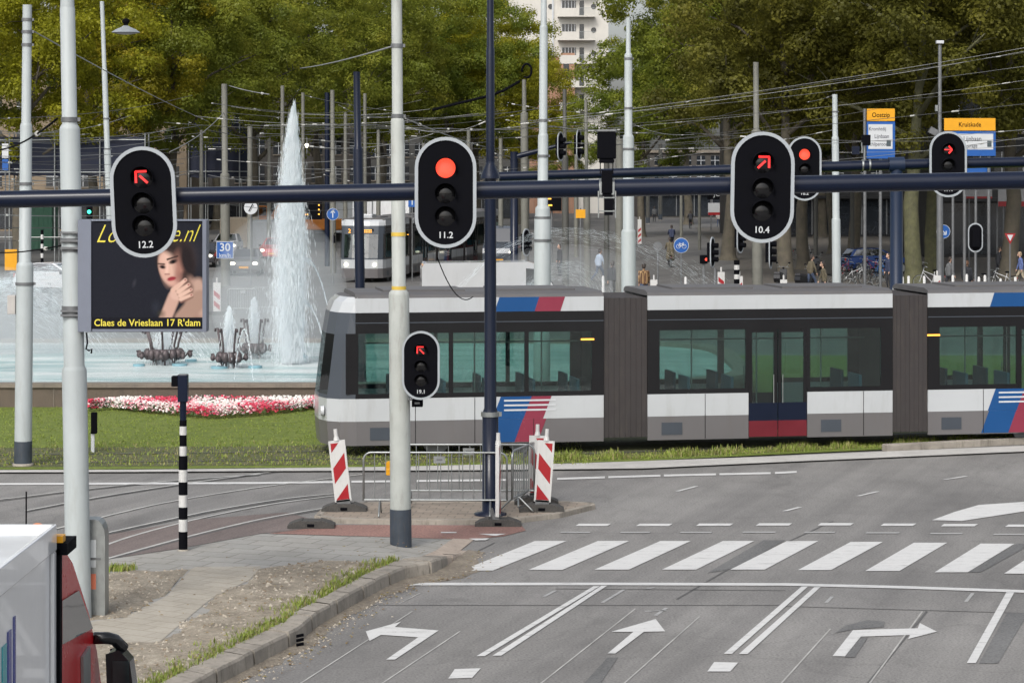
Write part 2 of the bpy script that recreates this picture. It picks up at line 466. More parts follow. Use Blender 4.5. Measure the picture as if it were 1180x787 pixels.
polyrail('track_groove', [
    [(30, 589.5), (110, 574.5), (205, 559.5), (330, 542.5)],
    [(60, 662), (117, 647), (212, 621), (300, 600), (380, 586)],
    [(60, 634), (118, 617), (200, 599), (260, 587), (330, 576), (390, 570)],
    [(-150, 588), (-20, 579), (75, 567.5), (170, 557.5), (300, 547.5)],
], .06, M_TAR, .008)
polyrail('lawn_rails', [
    [(-300, 529), (0, 524), (300, 520.5), (620, 515), (900, 505), (1180, 494), (1500, 477)],
    [(-300, 538), (0, 533.5), (300, 530), (620, 524), (900, 513.5), (1180, 501), (1500, 484)],
], .08, M_TAR, .045)

# ------------------------------------------------------------------ peninsula with kerb
PH = .18
KERB = [(538, 622), (520, 635), (498, 648), (480, 651.5), (463, 655), (440, 665), (397, 688), (361, 709), (342, 725.5), (300, 747), (255, 770), (200, 799), (100, 852)]
KIN = [(528, 621.5), (505, 634), (476, 644.5), (466, 645), (452, 650), (428, 660), (384, 684), (346, 704), (326, 719), (283, 740), (237, 763), (180, 792), (80, 845)]
top_edge = [(524, 621), (450, 619), (300, 615), (208, 632), (117, 645.5), (-50, 672), (-260, 700)]
KZ = [.03, .06, .12, .16] + [PH] * 20
TZ = [.03] + [PH] * 20
base_poly = [G(*p, PH) for p in KIN[3:]] + [G(-260, 845, PH)] + [G(*p, z) for p, z in zip(top_edge[1:], (PH,) * 8)][::-1] + [G(444, 632, PH)]
dk = MB(); dv_ = [G(522, 620.2, .055), G(503, 633.5, .10), G(476, 645.2, .185), G(546, 621.3, .012), G(528, 635.5, .02), G(503, 649, .05)]
dk.add(dv_ + [Vector((p.x, p.y, -.02)) for p in dv_[3:]], [(0, 1, 4, 3), (1, 2, 5, 4), (3, 4, 7, 6), (4, 5, 8, 7)], M_CONCPINK, False); struct(dk.build('dropped_kerb'))
cr_ = MB(); cv = [G(450, 619, PH), G(444, 632, PH), G(466, 645, PH), G(528, 621.6, .03), G(508, 634, .06), G(480, 645, .13), G(460, 649, .17)]
cr_.add(cv, [(0, 1, 4, 3), (1, 2, 5, 4), (2, 6, 5)], M_TILES); struct(cr_.build('pavement_ramp'))
sheet('pavement', M_TILES, base_poly)
bd = MB()   # outer face of the pavement towards the tracks
te = [G(*p, z) for p, z in zip(top_edge, TZ)]
for a, b_ in zip(te, te[1:]):
    bd.add([a, b_, Vector((b_.x, b_.y, -.02)), Vector((a.x, a.y, -.02))], [(0, 1, 2, 3)], M_CONC)
struct(bd.build('pavement_edge'))
# kerb: individual concrete blocks along the line
def seglerp(pl, t):
    ds = [0]
    for a, b_ in zip(pl, pl[1:]): ds.append(ds[-1] + (b_ - a).length)
    t *= ds[-1]
    for i in range(len(pl) - 1):
        if t <= ds[i + 1] or i == len(pl) - 2:
            return pl[i].lerp(pl[i + 1], (t - ds[i]) / max(1e-6, ds[i + 1] - ds[i]))
ko = px(KERB, PH); ki = px(KIN, PH)
kk = MB(); NB = 12
for i in range(NB):
    sub = 4
    g = .004
    for q in range(sub):
        t0, t1 = (i + q / sub) / NB + (g if q == 0 else 0) / 2, (i + (q + 1) / sub) / NB - (g if q == sub - 1 else 0) / 2
        a, b_, c, d_ = seglerp(ko, t0), seglerp(ko, t1), seglerp(ki, t1), seglerp(ki, t0)
        h0 = .02 + .19 * min(1, max(0, (t0 - .02) / .12)); h1 = .02 + .19 * min(1, max(0, (t1 - .02) / .12))
        wob = R.uniform(-.006, .006)
        h0 += wob; h1 += wob
        fl = .02
        mt = M_CONCPINK if t0 < .10 else M_CONC
        n0 = (a - d_).normalized() * fl; n1 = (b_ - c).normalized() * fl
        vs = []
        for p, z in ((a, h0), (b_, h1), (c, h1), (d_, h0)): vs.append((p.x, p.y, z))
        vs += [((a + n0).x, (a + n0).y, max(.01, h0 - .03)), ((b_ + n1).x, (b_ + n1).y, max(.01, h1 - .03)), ((a + n0 * 2).x, (a + n0 * 2).y, -.03), ((b_ + n1 * 2).x, (b_ + n1 * 2).y, -.03)]
        kk.add(vs + [(c.x, c.y, 0), (d_.x, d_.y, 0)], [(0, 1, 2, 3), (4, 5, 1, 0), (6, 7, 5, 4), (2, 8, 9, 3)] + ([(0, 3, 9, 6, 4)] if q == 0 else []) + ([(1, 5, 7, 8, 2)] if q == sub - 1 else []), mt)
kko = kk.build('kerb'); struct(kko)
bm = bmesh.new(); bm.from_mesh(kko.data); bmesh.ops.recalc_face_normals(bm, faces=bm.faces[:]); bm.to_mesh(kko.data); bm.free()
# storm drain grating in the kerb face
dr = MB()
dp = G(345, 736, .1)
for q in range(3): dr.box(dp.x + .01, dp.y - .03, .04 + q * .055, .12, .02, .035, M_BLACK, rz=.9)
tag(dr.build('drain_grating', loc=None), 'small black slotted drain opening in the kerb face', 'drain')

def soil_patch(name, pts, h=.05, res=.09):
    poly = px(pts, PH)
    xs = [p.x for p in poly]; ys = [p.y for p in poly]
    def inside(x, y):
        c = False; j = len(poly) - 1
        for i in range(len(poly)):
            a, b_ = poly[i], poly[j]
            if (a.y > y) != (b_.y > y) and x < (b_.x - a.x) * (y - a.y) / (b_.y - a.y) + a.x: c = not c
            j = i
        return c
    def edge(x, y):
        d = 9
        for a, b_ in zip(poly, poly[1:] + poly[:1]):
            abx, aby = b_.x - a.x, b_.y - a.y
            t = max(0, min(1, ((x - a.x) * abx + (y - a.y) * aby) / (abx * abx + aby * aby + 1e-9)))
            d = min(d, math.hypot(x - a.x - abx * t, y - a.y - aby * t))
        return d
    from mathutils import noise as mn
    b = MB(); idx = {}
    nx = int((max(xs) - min(xs)) / res) + 2; ny = int((max(ys) - min(ys)) / res) + 2
    vs = []; fs = []
    def vid(i, j):
        if (i, j) in idx: return idx[(i, j)]
        x, y = min(xs) + i * res, min(ys) + j * res
        ed = edge(x, y); ins = inside(x, y)
        wob = .18 * mn.noise(Vector((x * 1.3, y * 1.3, 5)))
        e = (ed if ins else -ed) + wob
        k = max(0, min(1, e / .35))
        z = PH - .02 + .026 * (1 if e > 0 else 0) + k * (h * (.5 + .6 * mn.noise(Vector((x * .9, y * .9, 1))) + .35 * mn.noise(Vector((x * 4.5, y * 4.5, 2))) + .2 * mn.noise(Vector((x * 11, y * 11, 3)))))
        idx[(i, j)] = len(vs); vs.append((x, y, z)); return idx[(i, j)]
    for i in range(nx - 1):
        for j in range(ny - 1):
            x, y = min(xs) + (i + .5) * res, min(ys) + (j + .5) * res
            if inside(x, y): fs.append((vid(i, j), vid(i + 1, j), vid(i + 1, j + 1), vid(i, j + 1)))
    b.add(vs, fs, M_SOIL, True)
    o = struct(b.build(name))
    return inside, (min(xs), max(xs), min(ys), max(ys)), vs
d1 = [(40, 672), (117, 662), (152, 656.5), (183, 657), (221, 655), (205, 672), (193, 686), (142, 712), (117, 714), (20, 738)]
d2 = [(300, 655), (287, 668), (244, 689), (216, 712), (183, 739.5), (117, 738), (10, 741), (-140, 842), (95, 838), (190, 786), (245, 759), (283, 739), (326, 718), (346, 703), (384, 683), (428, 659), (455, 648), (437, 647), (369, 647)]
sheet('path', M_PATH, px([(225, 653), (300, 652), (300, 655.5), (287, 668), (244, 689), (216, 712), (183, 740), (117, 740), (0, 745), (20, 735), (117, 714), (142, 712), (193, 686), (205, 672), (221, 655)], PH + .006))
in1, bb1, v1 = soil_patch('soil', d1)
in2, bb2, v2 = soil_patch('soil_ground', d2)
# clods and pebbles
pb = MB(); pm = [paint('clod_a', (.36, .32, .26), .95, 0, .3, 20), paint('clod_b', (.20, .16, .115), .95, 0, .3, 20), paint('clod_c', (.41, .37, .31), .9, 0, .2, 20)]
def pebble(x, y, z, r):
    vs = [(x + r * R.uniform(.6, 1.2), y, z), (x - r * .5, y + r * R.uniform(.6, 1.1), z), (x - r * .5, y - r * R.uniform(.6, 1.1), z), (x + R.uniform(-.3, .3) * r, y, z + r * R.uniform(.5, 1.0))]
    pb.add(vs, [(0, 1, 3), (1, 2, 3), (2, 0, 3)], R.choice(pm))
for vs in (v1, v2):
    for _ in range(int(len(vs) * 1.5)):
        v = R.choice(vs)
        x, y = v[0] + R.uniform(-.06, .06), v[1] + R.uniform(-.06, .06)
        pebble(x, y, v[2] - .005, .007 + .034 * R.random() ** 3)
for _ in range(1500):   # grit along the foot of the kerb and at the corner
    t = R.random() ** .8 * .75
    p = seglerp(ko, t); n0 = (p - seglerp(ki, t)).normalized()
    q = p + n0 * (.06 + abs(R.gauss(0, .22)))
    pebble(q.x, q.y, .004, .006 + .022 * R.random() ** 3)
lm_ = [paint('fallen_leaf_%d' % q, c, .8, 0, .3, 20) for q, c in enumerate(((.22, .14, .03), (.16, .09, .03), (.25, .20, .05)))]
for _ in range(420):   # fallen leaves in the gutter and on the soil
    t = R.random() * .95; p = seglerp(ko, t); n0 = (p - seglerp(ki, t)).normalized()
    q = p + n0 * (.05 + abs(R.gauss(0, .35))) if R.random() < .6 else seglerp(ki, t) - n0 * abs(R.gauss(0, 1.0))
    z = .012 if (q - p).dot(n0) > 0 else PH + .05
    a = R.uniform(0, 6.28); s_ = R.uniform(.015, .035)
    pb.add([(q.x + s_ * math.cos(a), q.y + s_ * math.sin(a), z), (q.x - s_ * .6 * math.sin(a), q.y + s_ * .6 * math.cos(a), z + .008), (q.x - s_ * math.cos(a), q.y - s_ * math.sin(a), z + .004), (q.x + s_ * .6 * math.sin(a), q.y - s_ * .6 * math.cos(a), z + .01)], [(0, 1, 2, 3)], R.choice(lm_))
stuff(pb.build('soil_pebbles'), 'loose clods and grit on the bare soil and along the kerb', 'pebbles')
# sandy gutter
gt = MB(); vs = []
for i in range(41):
    t = i / 40 * .95
    p = seglerp(ko, t); n0 = (p - seglerp(ki, t)).normalized()
    w = .22 + .35 * math.exp(-((t - .14) / .09) ** 2) + R.uniform(-.05, .08)
    a = p + n0 * .02; c = p + n0 * w
    vs += [(a.x, a.y, .03), (c.x, c.y, .0045)]
gt.add(vs, [(2 * i, 2 * i + 1, 2 * i + 3, 2 * i + 2) for i in range(40)], M_SAND)
struct(gt.build('gutter_sand'))

# ------------------------------------------------------------------ grass
def blades(b, x, y, z, h, n, spread, mats, lean=.35, w=.012):
    for _ in range(n):
        a = R.uniform(0, 6.28); r = spread * math.sqrt(R.random())
        bx_, by_ = x + r * math.cos(a), y + r * math.sin(a)
        hh = h * R.uniform(.5, 1.15); la = R.uniform(0, 6.28); ll = hh * lean * R.random()
        dx, dy = math.cos(la), math.sin(la)
        ww = w * R.uniform(.7, 1.3)
        tx, ty = -dy * ww, dx * ww
        b.add([(bx_ - tx, by_ - ty, z), (bx_ + tx, by_ + ty, z), (bx_ + dx * ll * .4 + tx * .7, by_ + dy * ll * .4 + ty * .7, z + hh * .6), (bx_ + dx * ll * .4 - tx * .7, by_ + dy * ll * .4 - ty * .7, z + hh * .6), (bx_ + dx * ll, by_ + dy * ll, z + hh)], [(0, 1, 2, 3), (3, 2, 4)], R.choice(mats))
gb = MB()
gm_ = [M_BLADE, M_BLADE, M_BLADE, M_BLADED]
for _ in range(620):      # strip on the kerb
    t = R.uniform(.16, .98); p = seglerp(ki, t); n0 = (seglerp(ko, t) - p).normalized()
    wid = .10 + .13 * (0.5 + .5 * math.sin(t * 37) * math.sin(t * 11))
    q = p - n0 * abs(R.gauss(0, wid))
    blades(gb, q.x, q.y, PH, .085, 5, .07, gm_, .9, .008)
for _ in range(60):
    p = G(R.uniform(115, 155), R.gauss(656.5, 1.2), PH); blades(gb, p.x, p.y, PH, .10, 5, .08, gm_, .6, .008)
stuff(gb.build('kerb_grass'), 'short green grass fringe growing along the kerb beside the soil', 'grass')
gl = MB()
for _ in range(9000):      # lawn sward, denser near the front edge
    x = R.uniform(-16, 1.5)
    t = R.random()
    y0 = 48.8 + .02 * (x + 16); y = y0 + 12 * t ** 1.3
    near = y - y0 < 4
    blades(gl, x, y, .03, .035 if not near else .055, 2, .16, [M_BLADE, M_BLADE, M_BLADED] if near else [M_BLADE], .8, .011)
for _ in range(2600):      # unmown strip beside the tram on the right
    pxx = R.uniform(560, 1200)
    yy = np.interp(pxx, [560, 650, 740, 880, 1030, 1180], [534.5, 532.5, 530, 523.5, 516, 508]) - 1.5 - abs(R.gauss(0, 3.0))
    p = G(pxx, yy, .03)
    tall = .055 + .075 * (math.sin(pxx * .07) * math.sin(pxx * .023) > .1)
    blades(gl, p.x, p.y, .03, tall, 3, .14, [M_BLADE, M_BLADED, M_BLADE], .6, .009)
stuff(gl.build('lawn_grass'), 'mown green lawn between the fountain wall and the tram rails', 'grass')

# ------------------------------------------------------------------ island, red path
isl_f = [(383, 597.5), (460, 599), (540, 599), (600, 597), (645, 591.5), (686, 581.5)]
isl_b = [(684, 579), (640, 576.5), (580, 577), (420, 578), (372, 585), (362, 594)]
ib = MB(); ft = px(isl_f, .08); bt = px(isl_b, .08); allp = ft + bt; n_ = len(allp)
low = [Vector((p.x, p.y, -.02)) for p in allp]
ib.add(allp, [tuple(range(n_))], M_ISLE)
ib.add(allp + low, [(k, (k + 1) % n_, n_ + (k + 1) % n_, n_ + k) for k in range(n_)], M_CONC)
struct(ib.build('traffic_island'))
ik = MB()
ring = allp + [allp[0]]
for a, b_ in zip(ring, ring[1:]):
    dv = b_ - a; c = (a + b_) / 2; nn = Vector((-dv.y, dv.x, 0)).normalized()
    c = c + nn * .07
    ik.box(c.x, c.y, .035, dv.length, .12, .105, M_CONC, rz=math.atan2(dv.y, dv.x))
struct(ik.build('island_kerb', bevel=.012))
sheet('cycle_path', M_REDASPH, px([(330, 612), (386, 604.5), (548, 605), (600, 604), (606, 611), (580, 617.5), (538, 621.5), (450, 618.5), (310, 614.5)], .0075))
sheet('red_road', M_REDDULL, px([(60, 660), (117, 645), (210, 631), (300, 614.5), (330, 612), (386, 604), (360, 598), (330, 590), (230, 598), (117, 617), (60, 630)], .006))

# ------------------------------------------------------------------ markings
def quads(name, polys, mat=M_MARK, z=.010):
    b = MB()
    for p in polys:
        v = px(p, z)
        b.add(v, [tuple(range(len(v)))], mat)
    o = b.build(name)
    bm = bmesh.new(); bm.from_mesh(o.data); bmesh.ops.triangulate(bm, faces=bm.faces[:])
    for f in bm.faces:
        if f.normal.z < 0: f.normal_flip()
    bm.to_mesh(o.data); bm.free()
    return struct(o)
zb = [((532, 657), (568, 657), (653, 623), (616.5, 623)), ((609, 656.3), (648, 656.3), (725, 623), (689, 623)), ((685, 656), (724.6, 656), (796, 623), (761, 623)),
      ((762.7, 656), (802, 656), (869, 623), (833, 623)), ((841.5, 656), (881, 656), (943, 623), (906.5, 623.2)), ((919.4, 656.5), (957.5, 656.5), (1017.3, 624), (980.4, 624)),
      ((997, 657.5), (1036.4, 657.5), (1091.5, 625), (1053, 625)), ((1077, 659), (1115, 659), (1169, 626.2), (1130, 626)), ((1157, 660.5), (1196, 660.8), (1247, 627.5), (1208, 627.3)), ((1238, 662), (1277, 662), (1325, 629), (1286, 628.7))]
quads('zebra_crossing', zb)
quads('crossing_dashes', [((a, y + 1.8), (b_, y + 1.8), (b_ + 4, y - .9), (a + 4, y - .9)) for a, b_, y in ((663, 700, 604), (733, 771, 604), (802, 841, 603.8), (871, 909, 603.5), (942, 980, 603.3), (1014.5, 1052, 603.8), (1084, 1123, 604.3), (1158, 1198, 605))])
quads('worn_dashes', [((a, y + .8), (b_, y + .8), (b_ + 2, y - .6), (a + 2, y - .6)) for a, b_, y in ((645, 679, 613), (714, 748, 613), (783, 819, 613), (855, 893, 612.8), (926, 961, 613), (997, 1035, 613.5), (1071, 1108, 614.3), (1144, 1182, 615.3))], M_MARKW)
def hline(pts, w):
    return [tuple([(x, y - w / 2) for x, y in (a, b_)] + [(b_[0], b_[1] + w / 2), (a[0], a[1] + w / 2)]) for a, b_ in zip(pts, pts[1:])]
quads('stop_line', hline([(472, 672.6), (700, 672.4), (905, 673), (1040, 676.2), (1180, 681), (1260, 684)], 3.0))
quads('lane_lines', [((549, 755.5), (558.5, 755.5), (691, 675), (684, 675)), ((567.5, 755), (577.5, 755), (699.5, 674.5), (693, 674.5)),
                     ((834, 752.8), (843.5, 752.8), (931, 675.5), (923.5, 675.5)), ((851.5, 753), (861.5, 753), (945.5, 676), (938.5, 676)),
                     ((1114, 763.5), (1124.5, 763.5), (1169, 681.8), (1160, 681.5)), ((1096, 799), (1104, 799), (1107, 792), (1099, 792))])
quads('block_marks', [((524, 770.5), (554, 769.5), (544, 780.5), (516.5, 781.3)), ((823, 762.3), (850.5, 763), (841.5, 773.2), (815, 773.2))])
quads('turn_arrow_left', [((478 / 1 * 0 + 421.5, 727), (462, 716), (455, 722), (505.5, 726), (455, 759.5), (445, 759.5), (482, 733.8), (439, 731), (426, 738))])
quads('straight_arrow', [((755.6, 712.8), (766.5, 727), (742, 727.5), (709, 752.5), (700, 752.5), (730, 727.5), (704.5, 727.5))])
quads('turn_arrow_right', [((959.3, 755.5), (983, 725.5), (1057.5, 723.5), (1060, 717.5), (1079.6, 727.3), (1046.5, 735.8), (1048.6, 731.2), (992, 733), (973.6, 755.8))])
quads('merge_arrow', [((1074, 599), (1100, 589.5), (1128, 581.5), (1180, 578), (1240, 574), (1240, 586), (1180, 589), (1108, 600))])
quads('short_dashes', [((778, 565.8), (783, 565.8), (805, 560), (800, 560)), ((901, 588.6), (907, 588.6), (924.5, 584), (919, 584)), ((986, 571.3), (991, 571.3), (1014, 566), (1009, 566)), ((1086, 552.3), (1091, 552.3), (1116, 548.6), (1111, 548.3))])
quads('edge_line', [((a, ya - 1.1), (b_, yb - 1.1), (b_, yb + 1.1), (a, ya + 1.1)) for a, ya, b_, yb in ((642, 551.5, 697, 549.8), (701, 549.6, 761, 547.8), (765, 547.7, 825, 546.3), (829, 546.2, 888, 545), (893, 544.8, 918, 543.5), (-300, 560, 0, 557.5), (0, 557.5, 300, 556.3), (300, 556.3, 400, 555), (405, 554.8, 470, 554.2), (480, 554, 585, 552.8), (590, 552.7, 636, 551.8))])
quads('give_way_teeth', z=.016, polys=[((508, 613.8), (526, 613.8), (526, 612.6), (508, 612.6)), ((551, 614.8), (583, 614.7), (572, 617), (569, 617)), ((540, 620.2), (564, 619.9), (560, 622), (548, 622.3))])
def thin(name, rows, w, mat, z):
    b = MB()
    for (a, c) in rows:
        p, q = G(*a, z), G(*c, z)
        t = (q - p).normalized(); nn = Vector((-t.y, t.x, 0)) * w / 2
        b.add([p + nn, p - nn, q - nn, q + nn], [(0, 1, 2, 3)], mat)
    return struct(b.build(name))
thin('loop_seams', [((346, 787), (475, 704)), ((440, 787), (530, 727)), ((623, 787), (732, 701)), ((719, 787), (806, 710)), ((900, 787), (957, 724)), ((1002, 787), (1063, 704)), ((460, 695), (484, 683))], .022, M_SEAM, .006)
thin('worn_ticks', [((694, 694), (719, 679)), ((627, 687), (640, 680)), ((952, 694), (959, 687)), ((1113, 693), (1121, 683)), ((743, 704), (768, 703)), ((755, 709), (768, 700)), ((745, 678), (754, 676.5))], .05, M_MARKW, .006)
thin('tar_seams', [((425, 697), (600, 697)), ((600, 697), (900, 697)), ((900, 698), (1180, 706)), ((640, 678), (905, 680)), ((520, 650), (570, 625)), ((780, 690), (840, 655)), ((840, 655), (960, 600)), ((1000, 787), (1068, 704))], .035, M_TAR, .005)
quads('asphalt_patches', [((670, 790), (690, 790), (712, 757), (700, 757)), ((973, 757), (985, 757), (1000, 734), (992, 734)), ((962, 729), (982, 725), (1018, 722), (1020, 716), (1000, 714), (975, 720)), ((1128, 764), (1150, 764), (1185, 706), (1160, 706)), ((815, 660), (845, 655), (905, 622), (880, 622)), ((1115, 659), (1130, 659), (1190, 626), (1172, 626))], M_ASPHP, .007)
# ------------------------------------------------------------------ poles
def pole(name, label, cat, d, pbot, secs, mat, cx_top, cx_bot, z0=0.0, group=None, base=None, clamps=(), bands=(), cap=True, n=20):
    """secs: list of (row_bottom, row_top, width_px) from the ground up at depth d; rows in photo pixels, converted to metres"""
    ppm = F / d
    xb = X(cx_bot, d)
    ztop = Z(secs[-1][1], d); zbot = z0
    dz = Z(secs[-1][1], d) - Z(secs[0][0], d)
    sh = (cx_top - cx_bot) / ppm / dz
    root = thing(name, label, cat, (xb, d, zbot), group=group)
    prof = []
    for i, (yb, yt, w) in enumerate(secs):
        r = w / 2 / ppm
        a = Z(yb, d) - zbot; b_ = Z(yt, d) - zbot
        if i == 0: a = 0
        else: a += .02
        top_r = r
        if i < len(secs) - 1:
            nr = secs[i + 1][2] / 2 / ppm
            ch = min(.12, (r - nr) * 1.2 + .01)
            prof += [(r, a), (r * .985, b_ - ch), (r * .93, b_ - ch * .35), (nr + (r - nr) * .35, b_)]
        else:
            prof += [(r, a), (r * .96, b_)]
    m = MB(); m.lathe(prof, mat, n, shear=(sh, 0)); m.build('shaft', root)
    def rad(z):
        r = prof[0][0]
        for q in prof:
            if q[1] <= z: r = q[0]
        return r
    if base:
        zb = Z(base, d) - zbot
        m = MB(); rb = prof[0][0] + .006
        m.lathe([(rb, -.0), (rb, zb)], M_POLEBASE, n, shear=(sh, 0), caps=False); m.lathe([(rb + .03, 0), (rb + .03, .04), (rb + .005, .05)], M_CONC, n); m.build('base_band', root)
    for yc in clamps:
        zc = Z(yc, d) - zbot; r = rad(zc) + .012
        m = MB(); m.lathe([(r, zc - .03), (r, zc + .03)], M_STEELD, n, shear=(sh, 0), caps=True)
        m.box(r + sh * zc, 0, zc, .06, .05, .05, M_STEELD); m.build('clamp', root)
    for yc in bands:
        zc = Z(yc, d) - zbot; r = rad(zc) + .005
        m = MB(); m.lathe([(r, zc - .03), (r, zc + .03)], paint('old_yellow_tape', srgb(200, 170, 70), .6), n, shear=(sh, 0), caps=False); m.build('yellow_band', root)
    return root

GP = 'pale grey tram wire poles'
pole('tram_wire_pole', 'stout pale grey stepped pole carrying the dark billboard beside the truck', 'pole', D(728), 728,
     [(728, 423, 29), (423, 145, 24), (145, 8, 17.5), (8, -90, 16)], M_GREYPAINT, 75.5, 91, PH, clamps=(138, 277, 287, 355, 362), group=GP)
pole('tram_wire_pole', 'pale grey pole with dark foot at the lawn edge, small box on its side', 'pole', D(538), 538,
     [(538, 303, 20), (303, 143, 14), (143, 6, 11)], M_GREYPAINT, 31.5, 26.5, .03, base=508, clamps=(23, 37, 52, 212, 327), group=GP)
pole('tram_wire_pole', 'stained pale pole with dark foot on the paving, holding signal 19.1', 'pole', D(626, PH), 626,
     [(626, 335, 24), (335, 137, 16), (137, -80, 12.5)], M_POLEOLD, 456.5, 462, .06, base=586, clamps=(53, 134), bands=(270, 332), group=GP)
pole('tram_wire_pole', 'leaning slim pale pole behind the largest left signal', 'pole', 92, 378, [(378, 172, 8), (172, 80, 6.5), (80, 2, 5)], M_GREYPAINT, 117.5, 131, group=GP, clamps=(137, 172), n=14)
pole('tram_wire_pole', 'pale pole with bolted shoulder collar behind the tram, right of the tall navy post', 'pole', 57, 490, [(490, 251, 19.5), (251, 238, 17.5), (238, 155, 12), (155, 30, 9.5), (30, -60, 7)], M_GREYPAINT, 627, 624, group=GP, clamps=(139, 180, 251, 277), n=18)
pole('tram_wire_pole', 'pale three-step pole behind the tram with its thin top against the dark trees', 'pole', 66, 450, [(450, 265, 17), (265, 156, 13), (156, 62, 9), (62, 21, 5.5)], M_GREYPAINT, 724, 724.5, group=GP, clamps=(68, 125, 172), n=18)
pole('tram_wire_pole', 'short slim pale pole standing between the red round signal and the first blue direction sign', 'pole', 98, 366, [(366, 252, 10.2), (252, 158, 8.2), (158, 109, 6.2)], M_GREYPAINT, 962, 964.5, group=GP, clamps=(129,), n=16)
GB = 'thin grey poles far behind the fountain'
far = [  # px top, px bottom, top row, depth, widths, material, label
    (258.5, 260, 97, 125, [(200, 11), (97, 7)], M_CONCPOLE, 'grey pole carrying the blue 30 km/h sign'),
    (288, 288, 146, 140, [(146, 6)], M_CONCPOLE, 'thin grey pole just right of the pole with the 30 km/h sign'),
    (325.5, 325, 99, 150, [(99, 4.5)], M_CONCPOLE, 'thin grey pole half hidden by the tall fountain jet'),
    (349, 350, 107, 150, [(107, 4)], M_CONCPOLE, 'thin grey pole beside the right flank of the tall fountain jet'),
    (383, 384, 104, 140, [(200, 7), (104, 5)], M_CONCPOLE, 'grey pole behind the round blue arrow sign'),
    (420.5, 421, 108, 155, [(108, 4)], M_CONCPOLE, 'thin grey pole tucked behind the navy post left of the stained pole'),
    (604, 605, 92, 135, [(130, 9), (92, 5)], M_CONCPOLE, 'grey pole under the curled bracket lamp'),
    (650.5, 652, 103, 120, [(180, 8), (103, 4.5)], M_BROWNPOLE, 'dark grey pole rising behind the two side-on far signals'),
    (675, 677, 115, 120, [(222, 8), (115, 4)], M_CONCPOLE, 'grey pole with the small yellow box at its foot'),
    (871, 873, 72, 108, [(150, 12), (72, 6.5)], M_CONCPOLE, 'grey pole directly behind the signal numbered 10.4'),
    (699, 699, 150, 125, [(150, 6.5)], M_BROWNPOLE, 'dark grey pole left of the three-step pale pole'),
    (714, 714, 160, 112, [(160, 10)], M_CONCPOLE, 'thick grey pole close beside the three-step pale pole'),
]
for (xt, xb, yt, d, ws, mt, lab) in far:
    yb = HY + F * CAMH / d
    secs = []; prev = yb
    for (yy, w) in ws: secs.append((prev, yy, w)); prev = yy
    pole('tram_wire_pole', lab, 'pole', d, yb, secs, mt, xt, xb, group=GB, n=12)
for (xx_, yt, dd, ww, lab) in [(232, 150, 165, 4, 'thin grey mast between the billboard and the 30 km/h pole'), (310, 160, 175, 4, 'thin grey mast just left of the tall jet'), (398, 130, 170, 4, 'thin grey mast between the arrow sign and the front navy post'), (436, 150, 160, 4, 'thin grey mast just left of the stained pole'),
                     (488, 165, 165, 4, 'thin grey mast right of the stained pole, behind signal 11.2'), (540, 150, 170, 4.5, 'thin grey mast just left of the navy lamp mast'), (577, 160, 150, 4.5, 'thin grey mast just right of the navy lamp mast'), (664, 170, 165, 4, 'thin grey mast behind the far signal pair'), (728, 190, 185, 4, 'short grey mast behind the three-step pole'),
                     (785, 205, 190, 3.6, 'slim mast by the far street left of the furthest cyclist'), (806, 205, 180, 3.6, 'slim mast by the far street right of the furthest cyclist'), (940, 215, 150, 5, 'dark mast in the shade left of the slim pale pole'), (982, 215, 148, 5, 'dark mast in the shade right of the slim pale pole')]:
    yb = HY + F * CAMH / dd
    pole('tram_wire_pole', lab, 'pole', dd, yb, [(yb, 200, ww * 1.3), (200, yt, ww)] if yt < 195 else [(yb, yt, ww)], M_CONCPOLE if ww != 5 else M_BROWNPOLE, xx_, xx_, group=GB, n=10)
GN = 'navy steel posts'
for (xt, xb, yt, d, w, lab) in [(411, 417, 83, 62, 11.5, 'navy post rising in front of the oncoming far tram'), (377, 377, 107, 150, 6, 'thin navy post between the jet and the far tram')]:
    yb = HY + F * CAMH / d
    pole('navy_post', lab, 'post', d, yb, [(yb, 170, w), (170, yt, w * .72)] if yt < 150 and w > 8 else [(yb, yt, w)], M_NAVY, xt, xb, group=GN, n=14)
for (xt, yb, yt, lab) in [(738, 256, 150, 'first of three slim poles by the far kerb, nearest the pale three-step pole'), (746.5, 258, 160, 'middle of three slim poles by the far kerb with dark foot'), (761, 254, 165, 'third slim pole by the far kerb, nearest the far cyclist')]:
    d = D(yb)
    pole('street_pole', lab, 'pole', d, yb, [(yb, yt, 4.6)], M_BROWNPOLE, xt, xt, base=yb - 7, group='slim poles by the far kerb', n=10)
# side box on the lawn pole, box bracket
bxr = thing('junction_box', 'small grey metal box strapped to the side of the lawn pole', 'box', P(14, 351, D(538)))
m = MB(); m.box(0, 0, 0, .16, .2, .38, paint('box_grey', srgb(168, 164, 160), .5)); m.build('body', bxr, bevel=.01)
m = MB(); m.box(.09, 0, -.08, .02, .1, .6, M_STEELD); m.build('bracket', bxr)

